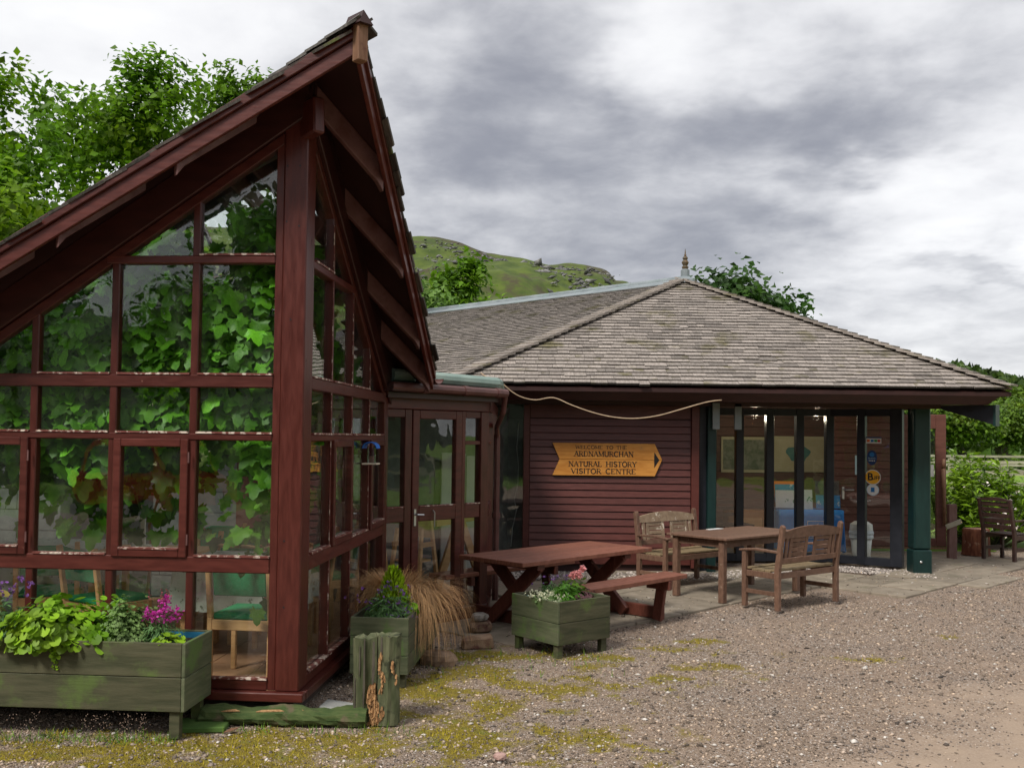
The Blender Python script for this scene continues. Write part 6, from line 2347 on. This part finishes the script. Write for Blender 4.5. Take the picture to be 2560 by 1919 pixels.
# long trough: sedum and lavender at the left, lime foliage, variegated shrub, magenta flowers
mound('lime_plant', 'lime green broad leaved plant spilling over the front of the long trough', 'plant', trp(.02, -.06, .55), .38, .25, .25, 900, .068, L_HOSTA, singles=220, stems=14)
v_ = thing('trailing_sprig', 'yellowing leafy sprig hanging down over the long trough front', 'plant', tuple(trp(.07, -.20, .56)))
n = 70
zz_ = -rng.random(n) ** 1.2 * .17
o = scatter('leaf_mass', ROUND_V, ROUND_T, np.stack([rng.normal(.0, .016, n) + .03 * zz_, -.012 - rng.random(n) * .02, zz_ + .02], 1), rand_rot(n, np.tile((0, -1, .4), (n, 1)), .5), (.045 * (1 + zz_ * 3.8)).clip(.014, .05), rng.random(n), L_HOSTA, v_)
mound('variegated_shrub', 'grey-green variegated small leaved shrub in the long trough, left of the magenta flowers', 'shrub', trp(.40, .0, .53), .17, .16, .27, 1900, .026, L_VAR, stems=12, shell=.3)
fl = mound('fireweed', 'plant with bright magenta flower spikes at the right end of the long trough', 'flower', trp(.62, .0, .53), .12, .11, .16, 420, .045, L_LAV, SLIM_V, SLIM_T, stems=8)
pts = []
for (fx, fy, h0, h1, r_) in ((-.085, .0, .14, .225, .018), (.0, .02, .15, .27, .026), (.04, -.02, .14, .25, .024), (.09, .02, .14, .22, .018), (.02, .04, .20, .29, .018), (-.03, -.03, .14, .2, .016)):
    for i in range(26):
        k = rng.random()
        pts.append((fx + rng.normal(0, r_ * (1.1 - .6 * k)), fy + rng.normal(0, r_ * (1.1 - .6 * k)), h0 + (h1 - h0) * k))
flowers(fl, pts, .016, P_MAG, k=3)
flowers(fl, [(fx + rng.normal(0, .004), fy, .27 + .06 * k) for fx, fy in ((0, .02), (.05, .0), (.02, .05), (-.07, 0)) for k in np.linspace(0, 1, 9)], .009, mat('red_bud', (.35, .05, .07), None, .6, tone=.3), 'buds', k=2)
mound('lettuce_plant', 'small crisp lime leaf plant at the right front corner of the long trough', 'plant', trp(.72, -.10, .545), .10, .07, .07, 60, .055, L_HOSTA, stems=0)
lv = mound('lavender', 'wispy lavender with purple heads left of the lime plant in the long trough', 'lavender', trp(-.36, -.02, .53), .20, .14, .24, 900, .055, L_LAV, SLIM_V, SLIM_T, stems=16, shell=.2)
flowers(lv, [(rng.normal(0, .11), rng.normal(0, .05), rng.uniform(.26, .40)) for _ in range(16)], .022, P_PUR, k=5)
mound('sedum', 'fleshy yellow-pink leaved plant at the picture\'s left edge of the long trough', 'plant', trp(-.62, .04, .56), .16, .14, .30, 260, .07, leafmat('sedum_leaf', (.26, .30, .04), (.40, .36, .08), (.46, .26, .12)), stems=8)
mound('blue_fescue', 'soft fine green tuft at the far left end of the long trough', 'plant', trp(-.60, -.10, .53), .16, .07, .12, 900, .06, L_LAV, SLIM_V, SLIM_T, stems=0, shell=.1)

# end-on trough: lavender in front, golden conifer, brown sedge tumbling over the side
lv = mound('lavender', 'lavender clump with small purple heads at the front of the end-on trough', 'lavender', mp(.01, .17, .47), .17, .13, .20, 1100, .055, L_LAV, SLIM_V, SLIM_T, stems=14, shell=.1)
flowers(lv, [(rng.normal(0, .13), rng.normal(0, .06), rng.uniform(.08, .27)) for _ in range(34)], .018, P_PUR, k=5)
con = thing('golden_conifer', 'small cone shaped golden conifer in the end-on trough', 'conifer', tuple(mp(.03, .36, .47)))
n = 1900
k = rng.random(n) ** .75
a = rng.random(n) * 6.283
rad = (.115 * (1 - k) ** .8 + .012) * (.45 + .55 * rng.random(n) ** .5) * (1 + .25 * np.sin(a * 4 + k * 9))
pos = np.stack([rad * 1.15 * np.cos(a), rad * 1.15 * np.sin(a), .0 + k * .33], 1)
nr = np.stack([np.cos(a), np.sin(a), np.full(n, .35)], 1)
yv = np.stack([np.cos(a) * .35, np.sin(a) * .35, np.full(n, 1.)], 1)
zv_ = nr + rng.normal(0, 1.1, (n, 3))
zv_ /= np.linalg.norm(zv_, axis=1)[:, None]
yv -= zv_ * np.sum(yv * zv_, 1)[:, None]
yv /= np.linalg.norm(yv, axis=1)[:, None]
o = scatter('foliage', SLIM_V, SLIM_T, pos, np.stack([np.cross(yv, zv_), yv, zv_], 2), .060 * rng.uniform(.6, 1.2, n), rng.random(n), L_GOLD, con)
MB().tube([(0, 0, -.05), (0, 0, .30)], [.014, .004], 6).build('trunk', BARK, con)
mound('lime_herb', 'rounded lime leaved herb at the right rim of the end-on trough', 'plant', mp(.14, .34, .50), .06, .08, .12, 60, .06, L_HOSTA, stems=4)
hc = thing('heather', 'dark purple heather tucked along the right rim of the end-on trough', 'plant', tuple(mp(.12, .20, .49)))
n = 260
scatter('foliage', SLIM_V, SLIM_T, rng.normal(0, 1, (n, 3)) * (.05, .06, .035) + (0, 0, .04), rand_rot(n, None, 1.), .03 * rng.uniform(.6, 1.2, n), rng.random(n), P_PUR, hc)
MB().tube([(0, 0, -.03), (0, 0, .05)], .004, 5).build('stem', BARK, hc)

# brown sedge: arching blades
sedge = thing('brown_sedge', 'big tuft of brown hair sedge tumbling over the side of the end-on trough', 'sedge', tuple(mp(-.03, .82, .50)))
NB, SEG = 3600, 7
a = rng.random(NB) * 6.283
# more blades fall to the right and forward
wgt = .5 + .5 * np.cos(a + .55)
keep = rng.random(NB) < .55 + .45 * wgt
a = a[keep]
NB = len(a)
out = rng.uniform(.20, .54, NB) * (.65 + .55 * (.5 + .5 * np.cos(a + .4)))
rise = rng.uniform(.10, .27, NB)
fall = np.where(np.cos(a + .45) > .1, rng.uniform(.12, .55, NB), rng.uniform(.02, .20, NB))
r0 = rng.random(NB) * .08
V, T, tn = [], [], []
ca, sa = np.cos(a), np.sin(a)
ts = np.linspace(0, 1, SEG)
C = np.zeros((NB, SEG, 3))
for j, t_ in enumerate(ts):
    rr_ = r0 + out * (1 - (1 - t_) ** 1.8)
    wob = .03 * np.sin(t_ * 3 + a * 5) * t_
    C[:, j, 0] = (ca * rr_ - sa * wob)
    C[:, j, 1] = (sa * rr_ + ca * wob)
    C[:, j, 2] = rise * np.sin(np.minimum(t_ * 2.2, 1.57)) - fall * t_ ** 2.2
C[:, :, 2] = np.maximum(C[:, :, 2], -.47)
# the trough wall keeps the blades outside it
wd = np.stack([-sa, ca, np.zeros(NB)], 1)[:, None, :] * (.0022 * (1 - .75 * ts))[None, :, None]
VV = np.concatenate([C - wd, C + wd], 1)
idx = []
for j in range(SEG - 1):
    idx += [(j, SEG + j, SEG + j + 1), (j, SEG + j + 1, j + 1)]
idx = np.array(idx)
T = (idx[None] + (np.arange(NB) * 2 * SEG)[:, None, None]).reshape(-1, 3)
me = tri_mesh('blades', VV.reshape(-1, 3), T, np.repeat(rng.random(NB), len(idx)), L_SED)
link('blades', me, None, sedge)['kind'] = 'stuff'
MB().lathe([(.10, -.06), (.08, .03), (.03, .06)], 10).build('crown_base', BARE, sedge)

# square planter: cream trailing flowers, spiky green tuft, bronze leaves, pink geranium
cr = mound('cream_trailer', 'cream and yellow trailing plant at the left of the square planter', 'plant', sqp(-.14, -.02, .43), .15, .17, .06, 420, .028, L_VAR, stems=0, shell=.1)
flowers(cr, [(rng.normal(-.01, .085), rng.normal(-.02, .10), rng.uniform(.03, .085)) for _ in range(95)], .016, P_CREAM, k=4)
mound('spiky_tuft', 'bright green needle leaved tuft in the middle of the square planter', 'plant', sqp(.0, -.06, .43), .11, .11, .15, 900, .07, leafmat('spiky_leaf', (.08, .22, .02), (.14, .32, .03)), SLIM_V, SLIM_T, stems=0, shell=.1)
mound('bronze_plant', 'dark bronze leaved plant along the right rim of the square planter', 'plant', sqp(.16, -.06, .43), .12, .17, .08, 300, .04, P_RED, stems=0, shell=.2)
lv = mound('lavender', 'thin lavender stalks at the back of the square planter', 'lavender', sqp(.02, .15, .43), .12, .08, .14, 360, .05, L_LAV, SLIM_V, SLIM_T, stems=10, shell=.1)
flowers(lv, [(rng.normal(0, .08), rng.normal(0, .04), rng.uniform(.12, .20)) for _ in range(14)], .018, P_PUR, k=4)
ge = mound('geranium', 'pink flowering geranium in the square planter', 'flower', sqp(.17, .03, .43), .12, .13, .15, 240, .055, leafmat('geranium_leaf', (.10, .20, .02), (.16, .28, .03)), stems=8)
pts = []
for (fx, fy, fz, r_) in ((.03, -.02, .205, .036), (.0, .02, .19, .025), (.08, .02, .245, .014), (.09, .05, .25, .010), (.055, .0, .21, .025)):
    for i in range(22):
        d = rng.normal(0, 1, 3)
        d /= np.linalg.norm(d)
        pts.append(tuple(np.array((fx, fy, fz)) + d * r_))
flowers(ge, pts, .022, P_PINK, k=3)

# laurel-like flowering bush at the right
bu = thing('laurel_bush', 'glossy yellow-green bush with small pink-white blooms beside the open door', 'bush', (8.55, 17.9, 0))
b = MB()
tips = []
rs = random.Random(6)
for i in range(84):
    a = rs.random() * 6.28
    r_ = 1.45 * math.sqrt(rs.random())
    h = 1.72 * (1 - .30 * (r_ / 1.45) ** 2) * rs.uniform(.55, 1.0) * (1.0 if math.cos(a) < .3 else .72)
    p0 = Vector((.3 * r_ * math.cos(a), .3 * r_ * math.sin(a), 0))
    p1 = Vector((.8 * r_ * math.cos(a), .8 * r_ * math.sin(a), h * .55))
    p2 = Vector((r_ * math.cos(a), r_ * math.sin(a), h))
    b.tube([p0, p1, p2], [.018, .010, .004], 5, cap=False)
    tips.append((p1, p2))
b.build('stems', BARK, bu)
n = 7000
ti = rng.integers(0, len(tips), n)
A_ = np.array([t_[0] for t_ in tips])[ti]
B_ = np.array([t_[1] for t_ in tips])[ti]
k = rng.random(n) ** .7
pos = A_ + (B_ - A_) * k[:, None] + rng.normal(0, .05, (n, 3)) - (0, 0, .0)
low_ = rng.random(n) < .25
pos[low_] = pos[low_] * (1.05, 1.05, .45)
out_ = np.stack([pos[:, 0], pos[:, 1], np.full(n, .8)], 1)
zz = rng.normal(0, .5, (n, 3)) + (0, 0, 1.)
zz /= np.linalg.norm(zz, axis=1)[:, None]
aa = rng.random(n) * 6.283
yy = np.stack([np.cos(aa), np.sin(aa), np.full(n, .7)], 1)
yy -= zz * np.sum(yy * zz, 1)[:, None]
yy /= np.linalg.norm(yy, axis=1)[:, None]
scatter('crown', [(0, 0, 0), (.17, .45, .05), (0, .5, -.02), (-.17, .45, .05), (0, 1, -.12)], LEAF_T, pos, np.stack([np.cross(yy, zz), yy, zz], 2), .185 * rng.uniform(.55, 1.15, n), rng.random(n), L_BUSH, bu)
pp = []
for i in range(46):
    a = -2.4 + rng.random() * 2.2
    r_ = rng.uniform(.7, 1.15)
    pp.append((r_ * math.cos(a), r_ * math.sin(a), rng.uniform(.25, 1.2)))
flowers(bu, pp, .05, mat('blush_petal', (.82, .70, .66), (.9, .84, .8), .6, 20, tone=.2), k=4)
# a smaller shrub seen through the slot of the door
mound('low_shrub', 'light green low shrub seen through the slot of the open door', 'shrub', (7.25, 18.6, 0), .6, .6, 1.0, 1500, .12, L_BUSH, SLIM_V, SLIM_T, stems=10, shell=.3)

# ================================================================== broken post, log, stones
t = thing('broken_post', 'broken mossy gate post, split in two with its rotten orange core showing', 'post', (-.855, 6.44, 0), -.05)


def weathered(w0, w1, h, n, seed, flat_=.0, crack=None):
    """upright old timber: irregular outline, uneven broken top"""
    r_ = random.Random(seed)
    rings = 9
    vs, fs = [], []
    for j in range(rings + 1):
        z_ = h * j / rings
        for i in range(n):
            a = 2 * math.pi * i / n
            sq = 1 / max(abs(math.cos(a)), abs(math.sin(a))) ** .65
            k = sq * (1 + .05 * math.sin(i * 2.3 + seed) + r_.uniform(-.02, .02)) * (1 - .05 * (z_ / h) + .03 * math.sin(z_ * 9 + seed))
            if crack and i in crack:
                k *= .80
            zt = z_ + (r_.uniform(-.018, .012) if j == rings else 0)
            vs.append((w0 * k * math.cos(a), w1 * k * math.sin(a), zt))
    for j in range(rings):
        for i in range(n):
            fs.append((j * n + i, j * n + (i + 1) % n, (j + 1) * n + (i + 1) % n, (j + 1) * n + i))
    vs.append((0, 0, h - .012))
    for i in range(n):
        fs.append((rings * n + i, rings * n + (i + 1) % n, (rings + 1) * n))
    return vs, fs


b = MB()
b.add(*weathered(.082, .075, .545, 20, 3, crack=(16, 17)))
b.build('post_half', ROT, t, loc=(-.065, 0, 0), rot=(.0, -.012, .1))
b = MB()
b.add(*weathered(.076, .082, .565, 20, 8, crack=(13, 18)))
b.build('post_half', ROT, t, loc=(.070, -.012, 0), rot=(0, .02, .5))
# the rotten face: a ragged hollow of crumbled orange wood
rs = random.Random(31)
for (x0, x1, z0, z1, n_) in ((-.035, .065, .0, .24, 330), (.035, .062, .2, .45, 60), (.122, .138, .26, .40, 26)):
    b = MB()
    for i in range(n_):
        z_ = z0 + (z1 - z0) * rs.random()
        k = (z_ - z0) / (z1 - z0)
        xc = x0 + (x1 - x0) * rs.random() * (1 - .55 * abs(2 * k - .7)) + .012 * math.sin(z_ * 30)
        h_ = rs.uniform(.010, .034)
        w_ = rs.uniform(.003, .008)
        y_ = -.088 + rs.uniform(-.006, .012) + max(0, xc - .1) * .5
        b.prism([(xc - w_, y_, z_), (xc + w_ * .6, y_ - .006, max(0, z_ - .006)), (xc + w_, y_, z_ + h_ * .6), (xc, y_ - .004, z_ + h_), (xc - w_ * .7, y_, z_ + h_ * .7)], (0, .03, 0), rs.random())
    o = b.build('rotten_core', ROTC, t)
    o['kind'] = 'stuff'
for (x_, z0, z1, w_) in ((-.125, .02, .30, .006), (-.065, .1, .545, .007), (-.005, .25, .53, .010), (.045, .42, .56, .008), (.10, .05, .3, .007), (.095, .4, .57, .006), (-.095, .3, .5, .004)):
    b = MB()
    y_ = -.079 - .004 * math.cos(x_ * 20)
    b.prism([(x_ - w_, y_, z0 + .1 * (z1 - z0)), (x_, y_, z0), (x_ + w_, y_, z0 + .3 * (z1 - z0)), (x_ + w_ * .6, y_, z1), (x_ - w_ * .6, y_, z1)], (0, -.004, 0))
    b.build('crack', BARK, t)

b = MB()
rs = random.Random(15)
n, m_ = 22, 12
vs, fs = [], []
for i in range(n + 1):
    x_ = -.98 + 1.06 * i / n - .0
    for j in range(m_):
        a = 2 * math.pi * j / m_
        k = 1 + rs.uniform(-.13, .13)
        vs.append((x_, .095 * k * math.cos(a), .045 + (.058 + .012 * math.sin(i * .7)) * k * math.sin(a)))
for i in range(n):
    for j in range(m_):
        fs.append((i * m_ + j, (i + 1) * m_ + j, (i + 1) * m_ + (j + 1) % m_, i * m_ + (j + 1) % m_))
fs.append(list(range(m_)))
fs.append(list(range(n * m_, n * m_ + m_))[::-1])
b.add(vs, fs)
lg = thing('fallen_log', 'mossy rotten log lying along the foot of the glazing, left of the broken post', 'log', (-.98, 6.385, 0), -.02)
b.build('log', mat('mossy_log', (.035, .065, .015), (.075, .10, .03), .9, 8, (1, 5, 5), bump=.8, c3=(.11, .09, .05), c3f=(.55, .65), c3scale=5), lg)
for x0, x1, y_ in ((-.62, -.44, -.07), (-.50, -.32, -.045), (-.84, -.72, -.08)):
    b = MB()
    b.prism([(x0, y_, .084), (x1, y_, .090), (x1 - .03, y_ + .012, .096), (x0 + .04, y_ + .010, .092)], (0, 0, .005))
    b.build('split_wood', ROTC, lg)


def rock(name, label, loc, s, m, seed, rz=0, group=None):
    r_ = random.Random(seed)
    bm_ = MB()
    n, k = 12, 6
    vs, fs = [], []
    for j in range(k + 1):
        ph = math.pi * j / k - math.pi / 2
        for i in range(n):
            a = 2 * math.pi * i / n
            q = (1 + .12 * math.sin(2 * a + seed) + r_.uniform(-.08, .08))
            cz = math.sin(ph)
            cz = math.copysign(abs(cz) ** .7, cz)
            cr_ = max(.02, math.cos(ph)) ** .55
            vs.append((s[0] * cr_ * q * math.cos(a), s[1] * cr_ * q * math.sin(a), s[2] * (1 + cz * (1 + r_.uniform(-.06, .06)))))
    for j in range(k):
        for i in range(n):
            fs.append((j * n + i, j * n + (i + 1) % n, (j + 1) * n + (i + 1) % n, (j + 1) * n + i))
    bm_.add(vs, fs)
    o = bm_.build(name, m, None, loc=loc, rot=(0, 0, rz))
    tag(o, label, 'stone', group)
    return o


rock('stone', 'lower angular brown stone of the little stack by the end-on trough', (-.275, 9.33, .01), (.108, .085, .058), STONEB, 2, .3)
rock('stone', 'flat pale grey stone on top of the little stack', (-.28, 9.32, .122), (.095, .075, .036), STONEG, 5, .1)
b = MB()
b.add([(-.14, -.08, 0), (.145, -.07, 0), (.15, .09, 0), (-.14, .10, 0), (-.135, -.075, .10), (.13, -.065, .115), (.14, .085, .12), (-.12, .09, .095)], MB.BF)
o = b.build('stone', STONEB, None, bev=.018, loc=(-.28, 8.70, -.005), rot=(0, 0, .15))
tag(o, 'brick-like squared reddish stone in front of the little stone stack', 'stone')
rock('stone', 'smooth rounded brown boulder on the moss right of the end-on trough', (-.575, 8.06, -.02), (.155, .11, .066), STONEB, 9, -.15)
rock('stone', 'small pinkish stone alone on the near gravel', (-.045, 5.74, -.005), (.04, .03, .02), mat('pink_stone', (.36, .22, .19), (.45, .29, .25), .8, 12), 4, .4)
b = MB()
b.add([(-.15, -.09, 0), (.17, -.11, 0), (.19, .05, 0), (-.10, .10, 0), (-.14, -.08, .045), (.16, -.10, .022), (.18, .045, .025), (-.10, .09, .05)], MB.BF)
o = b.build('slate_slab', SLATE, None, bev=.006, loc=(-1.13, 6.72, -.004), rot=(0, .03, .1))
tag(o, 'flat grey slate lying between the fallen log and the pavilion corner', 'slab')

# weeds sprouting by the trough feet, wisps of grass
n = 900
x = np.concatenate([rng.uniform(-3.2, -2.0, 450), rng.uniform(-1.9, -.6, 200), rng.uniform(-.8, .9, 250)])
y = np.concatenate([6.02 + rng.normal(0, .05, 450), 6.25 + rng.normal(0, .06, 200), 8.2 + rng.normal(0, .35, 250)])
ok_ = ~((np.abs(x + .855) < .16) & (np.abs(y - 6.44) < .14))
x, y = x[ok_], y[ok_]
n = len(x)
o = scatter('weeds', [(-.06, 0, 0), (.06, 0, 0), (0, .25, 1)], [(0, 1, 2)], np.stack([x, y, yard_h(x, y) - .003], 1), rand_rot(n, None, .35), rng.uniform(.02, .075, n), rng.random(n), WEED)
tag(o, 'wisps of grass and weeds sprouting round the trough feet', 'weeds', kind='stuff')
n = 170
bx_ = rng.choice([-2.98, -2.86, -2.55, -2.5, -2.42, -2.3, -2.2], n)
x = bx_ + rng.normal(0, .025, n)
y = 6.0 + rng.normal(0, .03, n)
z = rng.uniform(.02, .16, n)
o = scatter('seed_heads', OCT_V, OCT_T, np.stack([x, y, z], 1), rand_rot(n, None, 1), np.full(n, .0035), rng.random(n), mat('seed_head', (.35, .22, .16), (.5, .36, .28), .8, 9))
tag(o, 'tiny pinkish weed seed heads in front of the long trough', 'weeds', kind='stuff')
# dead leaf
b = MB()
b.prism([(-.05, -.012, 0), (0, -.03, .01), (.05, -.005, .02), (.0, .02, .012)], (0, 0, .003))
o = b.build('dead_leaf', BARE, None, loc=(-1.72, 6.2, .0), rot=(0, 0, .4))
tag(o, 'curled orange dead leaf on the gravel by the green slab', 'leaf')

# ================================================================== fences in the meadow
def rail_fence(label, p0, p1, n, rails, h=1.15):
    t = thing('rail_fence', label, 'fence', tuple(p0), 0, None)
    d = Vector(p1) - Vector(p0)
    for i in range(n + 1):
        q = d * (i / n)
        MB().box(q.x - .055, q.x + .055, q.y - .055, q.y + .055, -.1, h + .06).build('post', FENCE, t)
    for z_ in rails:
        for i in range(n):
            q0, q1 = d * (i / n), d * ((i + 1) / n)
            MB().beam(q0 + Vector((0, -.075, z_)), q1 + Vector((0, -.075, z_ + .01 * (i % 2))), .035, .10).build('rail', FENCE, t)
    return t


rail_fence('nearest pale rail fence, running across behind the laurel bush', (9.0, 26.5, -.1), (20.0, 28.5, -.1), 5, (.35, .72, 1.10))
rail_fence('second pale rail fence across the meadow, a little farther off', (10.0, 33.5, 0), (26.0, 35.5, 0), 6, (.4, .8, 1.15))
rail_fence('third rail fence far down the meadow before the scrub', (13.0, 44, 0), (34.0, 46, 0), 7, (.4, .8, 1.2))
rail_fence('rail fence running away up the meadow at the right', (12.9, 23.5, -.1), (19.5, 44, 0), 7, (.35, .72, 1.10))
rail_fence('rail fence right of the yard, mirrored in the lobby door', (11.0, -6.0, 0), (20.0, 8.0, 0), 6, (.35, .72, 1.10))

# red van parked across the yard: seen only as a reflection in the lower panes
VRED = mat('van_red', (.42, .02, .018), (.46, .025, .02), .25, 4, spec=.5)
TYRE = mat('tyre', (.015, .015, .016), None, .8)
t = thing('red_van', 'red van parked across the yard, mirrored in the lower pavilion panes', 'van', (-9.1, -4.6, -.01), -.07)
b = MB()
b.prism([(-.85, 0, .34), (-.85, -3.9, .34), (-.85, -4.05, .72), (-.85, -3.2, .98), (-.85, 0.02, 1.02), (-.85, .06, .6)], (1.7, 0, 0))
vs = []
for (w, y0, y1, z) in ((.84, .02, -3.15, 1.0), (.70, -.10, -2.25, 1.72), (.60, -.16, -2.1, 1.78)):
    vs += [(-w, y0, z), (w, y0, z), (w, y1, z), (-w, y1, z)]
b.add(vs, [(0, 1, 5, 4), (1, 2, 6, 5), (2, 3, 7, 6), (3, 0, 4, 7), (4, 5, 9, 8), (5, 6, 10, 9), (6, 7, 11, 10), (7, 4, 8, 11), (8, 9, 10, 11)])
b.build('body', VRED, t, bev=.03)
DG = mat('dark_car_glass', (.02, .03, .03), None, .05, spec=.6)
b = MB()
b.prism([(-.68, .012, 1.08), (.68, .012, 1.08), (.60, -.085, 1.62), (-.60, -.085, 1.62)], (0, .012, 0))
b.build('rear_window', DG, t)
b = MB()
b.prism([(-.70, -3.02, 1.10), (.70, -3.02, 1.10), (.62, -2.32, 1.64), (-.62, -2.32, 1.64)], (0, -.02, .01))
b.build('windscreen', DG, t)
for sx in (-1, 1):
    b = MB()
    b.prism([(sx * .835, -.2, 1.08), (sx * .835, -2.8, 1.08), (sx * .725, -2.3, 1.62), (sx * .725, -.25, 1.62)], (sx * .012, 0, 0))
    b.build('side_window', DG, t)
    MB().box(sx * .78 - .06, sx * .78 + .06, .05, .085, .66, .98).build('tail_light', mat('tail_red', (.5, .02, .01), None, .2), t, bev=.01)
    for y_ in (-.75, -3.15):
        wb = MB()
        wb.lathe([(.20, -.09), (.31, -.085), (.32, -.05), (.32, .05), (.31, .085), (.20, .09)], 20)
        w_ = wb.build('wheel', TYRE, t, loc=(sx * .78, y_, .32), rot=(0, R(90), 0))
        MB().lathe([(.02, .095), (.19, .085), (.20, -.08)], 14).build('rim', METAL, w_, rot=(0, 0 if sx > 0 else R(180), 0))
MB().box(-.87, .87, .04, .13, .36, .56).build('bumper', TYRE, t, bev=.02)
MB().box(-.26, .26, .085, .095, .66, .77).build('number_plate', YEL, t)
